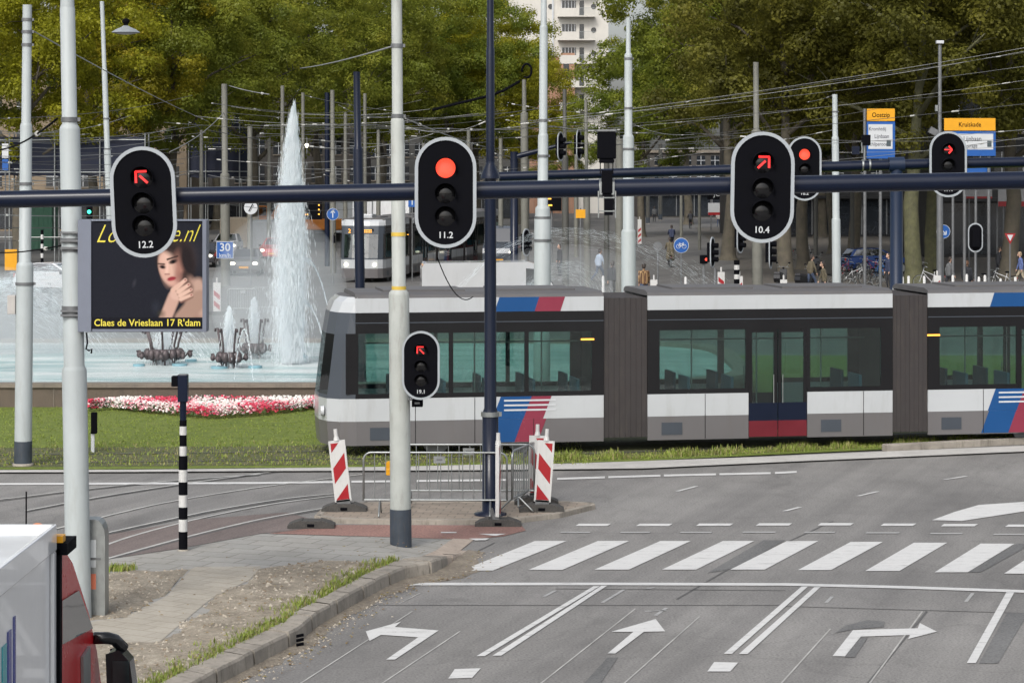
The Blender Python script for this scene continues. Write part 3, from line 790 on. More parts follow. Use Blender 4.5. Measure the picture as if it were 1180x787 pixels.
# ------------------------------------------------------------------ signals
def stadium(w, h, n=18):
    r = w / 2; pts = []
    for k in range(n + 1):
        a = math.pi * k / n
        pts.append((r * math.cos(a), h / 2 - r + r * math.sin(a)))
    for k in range(n + 1):
        a = math.pi + math.pi * k / n
        pts.append((r * math.cos(a), -(h / 2 - r) + r * math.sin(a)))
    return pts
def ring_plate(b, w, h, wi, hi, y0, y1, mat):
    o, i = stadium(w, h), stadium(wi, hi); n = len(o)
    vs = [(x, y0, z) for x, z in o] + [(x, y0, z) for x, z in i] + [(x, y1, z) for x, z in o] + [(x, y1, z) for x, z in i]
    fs = []
    for k in range(n):
        j = (k + 1) % n
        fs += [(k, n + k, n + j, j), (2 * n + k, 2 * n + j, 3 * n + j, 3 * n + k), (k, j, 2 * n + j, 2 * n + k), (n + k, 3 * n + k, 3 * n + j, n + j)]
    b.add(vs, fs, mat)
def barxz(b, x0, z0, x1, z1, w, y, mat, th=.012):
    dx, dz = x1 - x0, z1 - z0; l = math.hypot(dx, dz); nx, nz = -dz / l * w / 2, dx / l * w / 2
    ps = [(x0 + nx, z0 + nz), (x1 + nx, z1 + nz), (x1 - nx, z1 - nz), (x0 - nx, z0 - nz)]
    b.prism(ps, lambda a, c, t: (a, y - th * (1 - t), c), mat)
def signal(label, pxc, pyc, wpx, hpx, d, kind, num, roll=0.0, yaw=0.0, dark_back=False):
    ppm = F / d; w, h = wpx / ppm, hpx / ppm
    root = thing('traffic_light', label, 'traffic light', P(pxc, pyc, d), group='red traffic lights facing the camera', rot=(0, roll, yaw))
    s = w / 1.03      # scale of the fittings
    bt = .055 * w
    m = MB(); m.prism(stadium(w - bt * .6, h - bt * .6), lambda a, c, t: (a, -.012 + .03 * t, c), M_BLACK)
    if num:
        m.text(num, .15 * s, M_SIGNWHITE, T(0, -.0125, -.385 * h), extrude=.002, offset=.012)
    m.build('backboard', root)
    m = MB(); ring_plate(m, w, h, w - bt * 2, h - bt * 2, -.03, .022, M_BORDER); m.build('border', root)
    m = MB(); m.box(0, .16 * s, 0, .42 * s, .24 * s, h * .66, M_BLACK); m.box(0, .36 * s, .06 * h, .10 * s, .25 * s, .12 * s, M_STEELD)
    m.build('housing', root, bevel=.02)
    lr = .165 * s
    for q, (fz, on) in enumerate(((.22, True), (-.01, False), (-.215, False))):
        zc = fz * h
        m = MB()
        # shallow domed lens
        prof = [(lr, 0), (lr * .85, .02 * s), (lr * .5, .038 * s), (lr * .12, .045 * s)]
        lm = MB()
        mat = M_REDLAMP if (on and kind == 'round') else M_DARKLENS
        nn = 22; vs = []
        for r_, y_ in prof:
            for k in range(nn):
                a = 2 * math.pi * k / nn; vs.append((r_ * math.cos(a), -.014 - y_, zc + r_ * math.sin(a)))
        fs = [(j * nn + k, (j + 1) * nn + k, (j + 1) * nn + (k + 1) % nn, j * nn + (k + 1) % nn) for j in range(3) for k in range(nn)] + [tuple(3 * nn + k for k in range(nn))[::-1]]
        lm.add(vs, fs, mat, True)
        if on and kind != 'round':
            a = lr * .62; y = -.066 * s; bw = .036 * s
            if kind in ('ul', 'ur'):
                sg = -1 if kind == 'ul' else 1
                barxz(lm, sg * a, zc + a * .95, -sg * a * .75, zc + a * .95, bw, y, M_REDARROW); barxz(lm, sg * a * .93, zc + a * 1.02, sg * a * .93, zc - a * .8, bw, y, M_REDARROW)
                barxz(lm, sg * a * .35, zc + a * .3, -sg * a * .85, zc - a * .85, bw, y, M_REDARROW)
            else:
                barxz(lm, a * .05, zc + a * 1.0, a * .95, zc, bw * 1.2, y, M_REDARROW); barxz(lm, a * .05, zc - a * 1.0, a * .95, zc, bw * 1.2, y - .002, M_REDARROW); barxz(lm, -a * 1.1, zc, a * .5, zc, bw * .8, y + .003, M_REDARROW)
        lm.build('lens', root)
        # visor: half tube hooded over the lens
        vm = MB(); vs = []; nn = 18; dep = .22 * s
        for k in range(nn + 1):
            a = math.pi * (-.12) + math.pi * 1.24 * k / nn
            dd = dep * (.45 + .55 * max(0, math.sin(a)))
            for rr in (lr * 1.12, lr * 1.05):
                vs += [(rr * math.cos(a), -.012, zc + rr * math.sin(a)), (rr * math.cos(a), -.012 - dd, zc + rr * math.sin(a))]
        fs = []
        for k in range(nn):
            o = 4 * k; e = o + 4
            fs += [(o, o + 1, e + 1, e), (o + 2, e + 2, e + 3, o + 3), (o + 1, o + 3, e + 3, e + 1)]
        vm.add(vs, fs, M_BLACK, True); vm.build('visor', root)
    return root
DARM = 29.0
DA = DARM - .24           # signals hang just in front of the arm
signal('black oval signal with red up-left arrow, numbered 12.2, in front of the billboard', 165.5, 233, 75, 128, DA, 'ul', '12.2', roll=math.radians(-2.5))
signal('black oval signal with round red light, numbered 11.2, left of the navy post', 513.5, 222, 71, 128, DA, 'round', '11.2')
signal('black oval signal with red up-right arrow, numbered 10.4, on the front arm', 878.5, 216, 73, 128, DA, 'ur', '10.4', roll=math.radians(1))
D2 = 60.0
signal('smaller oval signal with round red light, numbered 18.2, on the rear arm', 927, 194.5, 39, 74, D2 - .3, 'round', '18.2')
signal('smaller oval signal with red right arrow, numbered 17.4, on the rear arm', 1092.5, 189.5, 43, 76, D2 - .3, 'right', '17.4')
signal('small oval signal with red up-left arrow, numbered 19.1, clamped to the stained pale pole', 485, 421, 43.5, 79, D(626, PH) - .42, 'ul', '19.1')
d19 = D(626, PH) - .1
m = MB(); b19 = thing('signal_push_unit', 'little black box bolted under the signal numbered 19.1', 'box', P(481, 464, d19)); m.box(0, 0, 0, .17, .14, .12, M_BLACK); m.build('body', b19, bevel=.01)
m = MB(); m.cyl((-.3, .02, .02), (-.08, .02, .05), .015, None, M_STEELD, 8); m.box(0, -.075, 0, .08, .01, .03, M_STEELD); m.build('bracket', b19)

# ------------------------------------------------------------------ gantries
def tubearm(b, p0, p1, r0, r1, mat, n=20): b.cyl(p0, p1, r0, r1, mat, n)
dg_ = D(593, .08)
g0 = thing('lamp_mast', 'tall navy stepped mast standing inside the steel barrier pen', 'mast', (X(565, dg_), dg_, .08))
m = MB()
m.lathe([(.28, 0), (.28, .03), (.14, .06), (.138, Z(478, dg_) - .08), (.125, Z(474, dg_) - .08), (.105, Z(470, dg_) - .08), (.10, Z(203, dg_) - .08)], M_NAVY, 22); m.build('post', g0)
m = MB(); zt = Z(204, dg_) - .08
m.lathe([(.17, zt - .03), (.165, zt + .03), (.08, zt + .22), (.08, zt + .27)], M_NAVY, 14)
m.lathe([(.075, zt + .26), (.072, Z(57, dg_) - .08), (.062, Z(55, dg_) - .08), (.055, Z(-60, dg_) - .08)], M_NAVY, 16); m.build('mast_top', g0)
m = MB(); m.lathe([(.16, Z(477, dg_) - .12), (.16, Z(477, dg_) - .04)], M_STEEL, 18); m.box(.17, -.02, Z(477, dg_) - .08, .05, .08, .07, M_STEEL); m.build('collar', g0)
dg_ = DARM; gx = X(1330, dg_)
g1 = thing('traffic_light_gantry', 'long dark navy signal arm crossing the whole view in front of everything but the truck', 'gantry', (gx, dg_, 0))
def lz(p): return p - Vector(g1.location)
m = MB(); m.lathe([(.3, 0), (.3, .03), (.16, .06), (.15, 6.1)], M_NAVY, 22); m.build('post', g1)
m = MB(); tubearm(m, lz(P(-70, 231.5, dg_)), lz(P(1330, 205, dg_)), .104, .106, M_NAVY, 28); m.build('arm', g1)
for k in (692, 706):
    m = MB(); c = lz(P(k, 217.2, dg_)); m.cyl(c + Vector((-.018, 0, 0)), c + Vector((.018, 0, 0)), .116, None, M_STEEL, 22); m.box(c.x, -.12, c.z, .03, .03, .15, M_STEEL); m.build('strap', g1)
g1s = thing('signal_bracket_box', 'dark backward facing signal head strapped on the front arm between the pale poles', 'traffic light', P(699, 168, dg_))
m = MB(); m.box(0, 0, .0, .22, .2, .32, M_BLACK); m.box(0, 0, -.185, .18, .17, .05, M_BLACK); m.box(0, 0, .175, .24, .23, .03, M_STEELD); m.build('body', g1s, bevel=.015)
m = MB()
for sx in (-.075, .075): m.box(sx, 0, -.27, .012, .02, .14, M_BLACK); m.box(sx * 1.35, -.12, -.70, .014, .014, .32, M_STEEL)
m.box(0, -.125, -.43, .13, .03, .27, M_BLACK)
for zz_ in (-.62, -.78): m.box(0, -.12, zz_, .20, .014, .014, M_STEEL)
m.box(.02, -.10, -.70, .10, .05, .26, M_BLACK); m.build('bracket', g1s)
g2 = thing('traffic_light_gantry', 'second navy gantry behind the tram, its arm higher and thinner on the right', 'gantry', (X(1033, D2 + .02), D2 + .02, 0))
def lz2(p): return p - Vector(g2.location)
m = MB(); m.lathe([(.3, 0), (.16, .05), (.158, 6.1)], M_NAVY2, 20); m.build('post', g2)
m = MB(); tubearm(m, lz2(P(575, 204, D2)), lz2(P(1033, 190, D2)), .12, .13, M_NAVY); m.build('arm', g2)
m = MB(); tubearm(m, lz2(P(1033.5, 190, D2)), lz2(P(1300, 184.5, D2)), .13, .125, M_NAVY); m.cyl(lz2(P(1024, 190.2, D2)), lz2(P(1042, 189.7, D2)), .185, None, M_NAVY2, 18); m.build('arm', g2)
for k in (994, 1002):
    m = MB(); c = lz2(P(k, 190.5, D2)); m.cyl(c + Vector((-.02, 0, 0)), c + Vector((.02, 0, 0)), .145, None, M_STEEL, 14); m.build('strap', g2)
cam = thing('detector_box', 'pair of dark detector boxes standing on the rear arm beside the blue direction sign', 'detector', P(998, 172, D2))
m = MB(); m.box(0, 0, .22, .2, .16, .26, M_BLACK); m.cyl((-.04, 0, -.3), (-.04, 0, .2), .02, None, M_STEEL, 8); m.cyl((-.1, 0, -.1), (-.1, 0, .16), .025, None, M_STEEL, 8); m.build('body', cam)
m = MB(); m.box(-.26, 0, -.03, .18, .14, .2, M_NAVY); m.build('side_box', cam)
# third, far crane arm with two side-on signals
D3 = 118.0
g3 = thing('traffic_light_gantry', 'far navy post with a rising arm reaching behind the collared pale pole', 'gantry', (X(592.5, D3), D3, 0), group=GN)
m = MB(); m.lathe([(.3, 0), (.2, .05), (.19, Z(175, D3))], M_NAVY, 16); m.build('post', g3)
m = MB(); c = Vector(g3.location); tubearm(m, P(590, 182, D3) - c, P(659, 164, D3) - c, .15, .07, M_NAVY, 12); m.build('arm', g3)

def side_signal(label, pxc, pyc, hpx, d, yaw, group='dark far signals seen from the side or behind', flip=1):
    ppm = F / d; h = hpx / ppm; w = h * .5
    root = thing('traffic_light', label, 'traffic light', P(pxc, pyc, d), group=group, rot=(0, 0, yaw))
    m = MB(); m.prism(stadium(w * .92, h * .94), lambda a, c, t: (a, -.01 + .025 * t, c), M_BLACK); m.build('backboard', root)
    m = MB(); ring_plate(m, w, h, w * .86, h * .90, -.02, .022, M_BORDER); m.build('border', root)
    m = MB(); m.box(0, .1, 0, w * .5, .18, h * .62, M_BLACK); m.build('housing', root)
    for fz in (.22, 0, -.22):
        m = MB(); m.cyl((0, -.02, fz * h), (0, -.24, fz * h), h * .085, h * .085, M_BLACK, 12); m.build('visor', root)
    return root
# camera sees the back / side; visors stick out to the right
side_signal('side-on dark signal at the left under the far navy arm', 646, 169, 34, D3 - .3, math.radians(65))
side_signal('side-on dark signal on the tip of the far navy arm', 667, 167, 36, D3 + .5, math.radians(72))
side_signal('side-on dark signal beside the collared pale pole above the white van', 606.5, 279.5, 32, 110, math.radians(60))
side_signal('side-on dark signal standing right of the blue bicycle sign', 821, 291, 36, 100, math.radians(70))
side_signal('narrow dark signal half hidden behind the 10.4 signal, lower left', 853, 275, 34, 102, math.radians(60))
side_signal('signal seen from behind with only its pale oval rim showing, beside the yield sign', 1124, 274, 34, 105, math.radians(180))
side_signal('small dark signal in the wall gap left of the pavement people', 888, 290, 40, 100, math.radians(75))
for (pxx, top, d, lab) in [(606, 295, 110, 'thin post under the side-on signal above the white van'), (824, 309, 100, 'thin post under the signal right of the bicycle sign'), (1124, 290, 105, 'thin grey post under the rear-view signal by the yield sign')]:
    t_ = thing('signal_post', lab, 'post', (X(pxx, d), d, 0), group='thin posts under the far signals')
    m = MB(); m.lathe([(.1, 0), (.055, .05), (.05, Z(top, d))], M_STEELD, 10); m.build('shaft', t_)
def banded_post(label, pxx, top, d, w, n=7, hz=None):
    t_ = thing('banded_post', label, 'post', (X(pxx, d), d, 0), group='black and white banded posts')
    h = Z(top, d); r = w / 2 / (F / d)
    m = MB()
    for k in range(n):
        m.lathe([(r, h * k / n), (r, h * (k + 1) / n)], M_BLACK if k % 2 == 0 else M_WHITE, 12, caps=(k in (0, n - 1)))
    m.build('shaft', t_); return t_
banded_post('black and white banded post below the signal numbered 10.4', 849, 300, 102, 6.5, 11)
banded_post('thin black and white banded post left of the billboard pole, far behind the spray', 48.5, 265, 120, 3.4, 13)
# the tall black-and-white pedestrian post on the pavement
bp_ = thing('pedestrian_signal_post', 'black and white banded post with a navy signal box on the paving', 'signal post', G(211, 634, PH), group=None)
ppm = F / D(634, PH)
m = MB(); rows = [634, 612, 598, 584, 570, 555, 541, 525, 514, 501, 491, 484]
for k in range(len(rows) - 1):
    z0_, z1_ = (634 - rows[k]) / ppm, (634 - rows[k + 1]) / ppm
    r = .068 if rows[k] > 528 else .055
    if k == 0: m.lathe([(.09, 0), (.07, .02)], M_CONC, 16)
    m.lathe([(r, z0_), (r, z1_)], M_BLACK if k % 2 == 0 else M_WHITE, 18, caps=(k in (0, len(rows) - 2)))
m.build('shaft', bp_)
m = MB(); m.lathe([(.05, (634 - 484) / ppm), (.05, (634 - 462) / ppm), (.07, (634 - 456) / ppm), (.07, (634 - 432) / ppm)], M_NAVY, 16)
m.build('upper_tube', bp_)
m = MB(); m.box(0, 0, (634 - 447) / ppm, .15, .17, .42, M_NAVY); m.box(-.12, -.02, (634 - 439) / ppm, .1, .14, .16, M_BLACK); m.build('signal_head', bp_, bevel=.012)

# ------------------------------------------------------------------ billboard
dbb = D(728) - .05; ppb = F / dbb
bb = thing('billboard', 'grey framed advertising lightbox with a dark portrait poster clamped to the stout pole', 'billboard', P(174, 317, dbb), rot=(0, 0, 0))
def bl(pxx, pyy): return ((pxx - 174) / ppb, -(pyy - 317) / ppb)
M_FRAME = paint('frame_grey', srgb(112, 118, 132), .45, .1, .05, 3, dirt=.15)
m = MB()
x0, z0_ = bl(92, 382); x1, z1_ = bl(239.5, 253)
m.bx(x0, x1, -.11, .14, z0_, z1_, M_FRAME); m.build('frame', bb, bevel=.012)
m = MB()
for (a, c) in (((109, 381.2), (238, 378.6)), ((109, 254.6), (238, 253.4))):
    p, q = bl(*a), bl(*c); m.bx(p[0], q[0], -.135, -.112, p[1], q[1], M_FRAME)
for xx in ((91.8, 107), (234.8, 239.2)):
    p, q = bl(xx[0], 381.6), bl(xx[1], 253.2); m.bx(p[0], q[0], -.137, -.112, p[1], q[1], M_FRAME)
m.build('front_trim', bb)
# printed poster: a generic dark studio portrait, colours stored per vertex (it is a flat print)
NX_, NZ_ = 230, 230
uu, vv = np.meshgrid(np.linspace(0, 1, NX_), np.linspace(0, 1, NZ_))
img = np.zeros((NZ_, NX_, 3)); img[:] = srgb(27, 29, 38)
rs = np.random.RandomState(3)
def soft(dist, s): return np.clip(.5 - dist / s, 0, 1)[..., None]
def ell(cx, cy, rx, ry, a=0.0):
    ca, sa = math.cos(a), math.sin(a); dx, dy = uu - cx, vv - cy
    x, y = dx * ca + dy * sa, -dx * sa + dy * ca
    return (np.sqrt((x / rx) ** 2 + (y / ry) ** 2) - 1) * min(rx, ry)
def cap(x0, y0, r0, x1, y1, r1):
    dx, dy = x1 - x0, y1 - y0; t = np.clip(((uu - x0) * dx + (vv - y0) * dy) / (dx * dx + dy * dy), 0, 1)
    return np.hypot(uu - x0 - dx * t, vv - y0 - dy * t) - (r0 + (r1 - r0) * t)
def put(dist, col, s=.012, k=1.0):
    global img
    a = soft(dist, s) * k; img = img * (1 - a) + np.array(srgb(*col)) * a
put(ell(.90, .33, .10, .12), (52, 50, 56), .2, .5)
put(ell(.76, .38, .17, .25, -.25), (38, 31, 33), .05)             # hair
put(ell(.83, .30, .09, .14, -.3), (58, 46, 44), .10, .6)
put(cap(.86, .55, .06, .97, .80, .11), (150, 120, 108), .04)       # shoulder and upper arm
put(cap(.96, .58, .05, 1.04, .80, .10), (176, 146, 132), .05)
put(cap(.82, .90, .07, .98, .72, .08), (156, 128, 114), .03)
put(cap(.80, .55, .05, .86, .62, .05), (92, 68, 62), .04)          # neck in shade
put(ell(.715, .43, .108, .172, -.22), (186, 148, 134), .02); put(ell(.685, .42, .06, .13, -.22), (206, 170, 154), .06, .8); put(cap(.70, .245, .05, .86, .40, .05), (40, 31, 32), .05, .95); put(ell(.79, .50, .03, .07, .2), (120, 74, 70), .05, .8)        # face
put(ell(.80, .42, .05, .12, -.1), (150, 108, 96), .06, .8); put(ell(.86, .36, .055, .15, -.15), (34, 28, 30), .04); put(cap(.84, .50, .03, .83, .62, .03), (30, 25, 28), .04, .8)
put(ell(.66, .46, .035, .11, -.2), (196, 156, 142), .05, .7)
put(ell(.68, .34, .045, .04), (212, 178, 162), .06, .6)
put(ell(.64, .425, .028, .016, .2), (60, 44, 44), .012)           # eyes and brows
put(ell(.735, .375, .038, .020, -.35), (58, 42, 42), .014)
put(ell(.64, .427, .010, .009), (16, 12, 14), .006); put(ell(.737, .377, .013, .012), (14, 11, 13), .006)
put(cap(.60, .395, .006, .655, .40, .008), (62, 44, 40), .010); put(cap(.685, .355, .009, .775, .325, .007), (52, 36, 34), .010)
put(cap(.685, .40, .008, .678, .475, .016), (218, 184, 168), .02, .7)
put(cap(.665, .492, .006, .70, .492, .006), (120, 76, 70), .010, .8)
put(ell(.722, .535, .040, .020, -.25), (150, 52, 62), .012); put(cap(.69, .535, .002, .757, .525, .002), (86, 26, 34), .006)
put(ell(.735, .585, .04, .03), (196, 152, 138), .03, .6)
put(cap(.655, .93, .055, .745, .70, .055), (186, 152, 138), .02)   # forearm
put(ell(.775, .66, .062, .075, .5), (198, 164, 150), .02)
for k, (fx, fy, ex, ey, ww) in enumerate(((.765, .62, .845, .545, .021), (.785, .655, .875, .590, .021), (.80, .69, .895, .635, .020), (.805, .725, .90, .685, .018))):
    put(cap(fx + .006, fy + .018, ww, ex + .006, ey + .018, ww * .7), (120, 88, 78), .015, .8)
    put(cap(fx, fy, ww, ex, ey, ww * .75), (206, 172, 156), .012)
    put(ell(ex, ey, .010, .007, -.6), (150, 90, 90), .006)
put(cap(.735, .64, .02, .79, .585, .014), (202, 166, 150), .014)
put(np.where((vv > .895), -.1, .1), (20, 21, 28), .01)
put(ell(.385, .575, .012, .03, .3), (62, 62, 70), .02, .6); put(ell(.58, .80, .03, .05), (44, 48, 58), .05, .6); put(ell(.63, .86, .03, .03), (64, 58, 44), .04, .6)
img += rs.normal(0, .0016, (NZ_, NX_, 1)); img = np.clip(img, .002, 1)
m = MB(); p0, p1 = bl(107.2, 378.4), bl(234.6, 254.8)
gv = [(p0[0] + u * (p1[0] - p0[0]), -.114, p1[1] + v * (p0[1] - p1[1])) for u, v in zip(uu.ravel(), vv.ravel())]
mp_, nt, out = newmat('printed_poster'); pb_ = N(nt, 'ShaderNodeBsdfPrincipled'); at = N(nt, 'ShaderNodeAttribute'); at.attribute_name = 'print'
L(nt, at.outputs['Color'], pb_.inputs['Base Color']); pb_.inputs['Roughness'].default_value = .6; pb_.inputs['Specular IOR Level'].default_value = .12; L(nt, pb_.outputs[0], out.inputs['Surface'])
m.add(gv, [(j * NX_ + i, (j + 1) * NX_ + i, (j + 1) * NX_ + i + 1, j * NX_ + i + 1) for j in range(NZ_ - 1) for i in range(NX_ - 1)], mp_)
M_GOLD = paint('printed_yellow', srgb(214, 200, 70), .4)
W_ = p1[0] - p0[0]; H_ = p1[1] - p0[1]
def at_uv(u, v): return T(p0[0] + u * W_, -.116, p1[1] - v * H_)
m.text("Claes de Vrieslaan 17 R'dam", .125, M_GOLD, at_uv(.503, .945), extrude=.0, offset=.014, xs=.96)
m.text('Lo', .34, M_GOLD, at_uv(.13, .125), extrude=.0, shear=.55, xs=.80, offset=-.012)
m.text('e.nl', .33, M_GOLD, at_uv(.82, .12), extrude=.0, shear=.55, xs=.72, offset=-.012)
po = m.build('poster', bb)
ca_ = po.data.color_attributes.new('print', 'FLOAT_COLOR', 'POINT')
buf = np.zeros((len(po.data.vertices), 4), dtype=np.float32); buf[:, 3] = 1; buf[:NX_ * NZ_, :3] = img.reshape(-1, 3); ca_.data.foreach_set('color', buf.ravel())
for yy in (268, 277.5, 286, 358, 363):
    m = MB(); p = bl(84, yy); m.bx(p[0] - .14, p[0] + .1, -.12, .02, p[1] - .012, p[1] + .012, M_STEELD); m.build('mounting_bracket', bb)
m = MB(); q = [bl(100, 383), bl(101, 395), bl(99.5, 402), bl(103, 404), bl(106, 402), bl(105.5, 407)]
m.tube([(a, -.02, c) for a, c in q], .012, M_BLACK, 6); m.build('cable', bb)

# small utility cabinet fixed behind the stout pole
dc = D(728) + .25
cb = thing('utility_cabinet', 'slim grey roadside cabinet with rounded top and an orange sticker behind the stout pole', 'cabinet', (X(111, dc), dc, PH))
zt = Z(597, dc) - PH; wd = 13 / (F / dc)
m = MB(); prof = [(-wd, 0)] + [(wd * .9, 0), (wd * .9, zt - .22)] + [(wd * .9 * math.cos(a), zt - .22 + .22 * math.sin(a)) for a in (.4, .8, 1.2, 1.57)] + [(-wd, zt)]
m.prism(prof, lambda a, c, t: (a, -.12 + .3 * t, c), M_STEEL, t0=0, t1=1); m.build('body', cb, bevel=.008)
m = MB(); m.box(-.02, -.123, Z(668, dc) - PH, .07, .004, .2, paint('orange_sticker', srgb(214, 120, 90), .6)); m.box(-.02, -.123, Z(636, dc) - PH, .07, .004, .36, paint('pale_sticker', srgb(190, 194, 196), .6)); m.build('sticker', cb)
m = MB(); m.box(0, -.126, .75, .16, .01, .03, M_STEELD); m.build('hinge', cb)

# ------------------------------------------------------------------ beacons, feet, barriers
M_RUB2 = paint('recycled_rubber', (.055, .053, .05), .9, 0, .3, 18, bump=.6, dirt=.7, dirtcol=(.16, .14, .12))
def rubber_foot(parent=None, L_=.78):
    m = MB(); pr = [(-L_ / 2, 0), (L_ / 2, 0), (L_ / 2, .05), (L_ / 2 - .08, .09), (.16, .135), (.14, .12), (-.14, .12), (-.16, .135), (-L_ / 2 + .08, .09), (-L_ / 2, .05)]
    m.prism(pr, lambda a, c, t: (a, -.18 + .36 * t, c), M_RUB2)
    m.box(0, -.185, .05, .12, .02, .05, M_BLACK)
    return m
def beacon(label, loc, roll, mirror, rz=0, hb=1.06, w=.29, turn=0.0):
    root = thing('warning_beacon', label, 'warning beacon', loc, rot=(0, 0, rz), group='red and white striped warning beacons')
    tl = RZ(turn) @ RY(roll)
    def pt(x, y, z): return tl @ Vector((x, y, z))
    m = rubber_foot(); m.build('foot', root, bevel=.01)
    z0_ = .16
    m = MB()
    def rr(x0, x1, za, zb, y0, y1, mat):
        ps = [(x0, za), (x1, za), (x1, zb), (x0, zb)]; m.prism(ps, lambda a, c, t: pt(a, y0 + (y1 - y0) * t, c), mat)
    rr(-w / 2, w / 2, z0_, z0_ + hb, -.03, .03, M_WHITE)
    sg = -1 if mirror else 1
    bw = w / 2 - .035
    st = hb / 1.95
    def clipstripe(c0):     # diagonal stripe clipped to the panel
        poly = [(-bw, c0 - sg * bw * 1.15), (bw, c0 + sg * bw * 1.15), (bw, c0 + sg * bw * 1.15 + st * .5), (-bw, c0 - sg * bw * 1.15 + st * .5)]
        lo, hi = z0_ + .035, z0_ + hb - .04
        def clip(poly, f, lim):
            o = []
            for i in range(len(poly)):
                a, b_ = poly[i], poly[(i + 1) % len(poly)]
                ia, ib_ = f(a[1]), f(b_[1])
                if ia: o.append(a)
                if ia != ib_:
                    t = (lim - a[1]) / (b_[1] - a[1]); o.append((a[0] + (b_[0] - a[0]) * t, lim))
            return o
        poly = clip(poly, lambda v: v >= lo, lo)
        if len(poly) > 2: poly = clip(poly, lambda v: v <= hi, hi)
        return poly
    for k in range(-1, 4):
        pl_ = clipstripe(z0_ - .10 + k * st)
        if len(pl_) > 2:
            m.add([pt(a, -.0335, c) for a, c in pl_], [tuple(range(len(pl_)))], M_RED)
    m.build('board', root, bevel=.006)
    m = MB(); m.cyl(pt(0, 0, z0_ + hb), pt(0, 0, z0_ + hb + .07), .055, .04, M_WHITE, 12); m.cyl(pt(0, 0, z0_ + hb + .07), pt(0, 0, z0_ + hb + .2), .036, .034, M_WHITE, 12); m.build('handle', root)
    m = MB(); m.box(0, .02, .13, .24, .1, .12, M_STEELD, M=tl); m.cyl(pt(-.1, .06, .1), pt(-.1, .12, .28), .02, None, M_STEELD, 8); m.cyl(pt(.1, .06, .1), pt(.1, .12, .28), .02, None, M_STEELD, 8); m.build('bracket', root)
    return root
beacon('leaning red and white beacon standing alone at the left end of the island', G(397, 588, .08), math.radians(-6.5), False)
beacon('red and white beacon in front at the right corner of the barrier pen', G(624, 588.5, .08), math.radians(4), True)
beacon('red and white beacon mostly hidden behind the one at the right corner of the pen', G(618, 580, .08), math.radians(1), True, hb=1.04)
beacon('beacon turned edge-on so only its white side shows, right against the navy post', G(574, 605.5, .0), math.radians(.6), False, turn=math.radians(84), hb=1.2)
bf = thing('rubber_foot', 'empty black rubber beacon foot lying on the red path', 'beacon foot', G(359, 607, .01)); m = rubber_foot(); m.build('block', bf, bevel=.012)

def barrier(label, loc, rz, Lb=2.45, Hb=1.08):
    root = thing('crowd_barrier', label, 'barrier', loc, rz, group='steel crowd barriers around the navy post')
    r = .019; cr = .13
    pts = []
    def arc(cx, cz, a0, a1): return [(cx + cr * math.cos(a0 + (a1 - a0) * k / 6), 0, cz + cr * math.sin(a0 + (a1 - a0) * k / 6)) for k in range(7)]
    pts += [(0, 0, .26)] + arc(cr, Hb - cr, math.pi, math.pi / 2) + arc(Lb - cr, Hb - cr, math.pi / 2, 0) + [(Lb, 0, .26)]
    m = MB(); m.tube(pts, r, M_STEEL, 8, closed=False); m.cyl((0, 0, .27), (Lb, 0, .27), r, None, M_STEEL, 8); m.build('frame', root)
    m = MB(); nb = 13
    for k in range(1, nb): m.cyl((Lb * k / nb, 0, .27), (Lb * k / nb, 0, Hb - .005), .0085, None, M_STEEL, 6)
    m.build('bars', root)
    for fx in (.28, Lb - .28):
        m = MB(); m.tube([(fx, -.30, .02), (fx, -.26, .06), (fx, -.05, .26), (fx, .05, .26), (fx, .26, .06), (fx, .30, .02)], .016, M_STEEL, 8); m.build('foot', root)
    m = MB(); m.box(Lb * .53, -.012, Hb - .12, .2, .006, .12, M_STEEL); m.box(Lb * .53, -.0165, Hb - .12, .1, .004, .03, M_STEELD); m.build('plate', root)
    return root
a_, b_ = G(419, 594, .08), G(586, 594.5, .08)
barrier('front steel barrier of the pen, nearest the zebra crossing', a_, math.atan2((b_ - a_).y, (b_ - a_).x))
a_ = G(455, 583, .08)
barrier('rear steel barrier of the pen, behind the navy post', a_, 0.0)
a_, b_ = G(588, 593, .08), G(615, 579.5, .08)
barrier('side steel barrier closing the right end of the pen', a_ + Vector((.03, .05, 0)), math.atan2((b_ - a_).y, (b_ - a_).x), Lb=(b_ - a_).length)
yl = thing('warning_lamp', 'little yellow warning lamp hanging on the front barrier beside the stained pole', 'lamp', P(449, 536, D(596)))
m = MB(); m.cyl((0, -.03, 0), (0, .03, 0), .075, .075, M_YELLOW, 16); m.build('lens', yl); m = MB(); m.box(0, 0, -.11, .14, .07, .12, M_YELLOW); m.build('body', yl, bevel=.01)

# ------------------------------------------------------------------ truck
M_TRW = paint('white_truck_paint', (.72, .73, .74), .14, 0, .03, 1, bump=.12, bscale=1.6, dirt=.12, dirtcol=(.4, .4, .4), coat=.4)
M_TRR = paint('red_truck_paint', (.46, .012, .018), .28, 0, .05, 1, spec=.25)
M_TRGLASS = glassmat('truck_glass', (.25, .28, .28), .72, .04)
tr = thing('box_truck', 'white box truck with a red cab at the lower left corner', 'truck', (-4.4, 16.0, 0))
def tb(x0, x1, y0, y1, z0, z1, mat, m): m.bx(x0 + 4.4, x1 + 4.4, y0 - 16, y1 - 16, z0, z1, mat)
m = MB(); tb(-5.68, -3.12, 8.5, 16.45, .95, 3.56, M_TRW, m)
cargo = m.build('cargo_box', tr, bevel=.03)
m = MB(); tb(-3.119, -3.085, 8.5, 16.47, 3.42, 3.595, M_TRW, m); tb(-5.68, -3.09, 16.42, 16.485, 3.41, 3.595, M_TRW, m); tb(-3.119, -3.09, 16.40, 16.48, .95, 3.41, M_TRW, m); m.build('corner_rail', tr, bevel=.008)
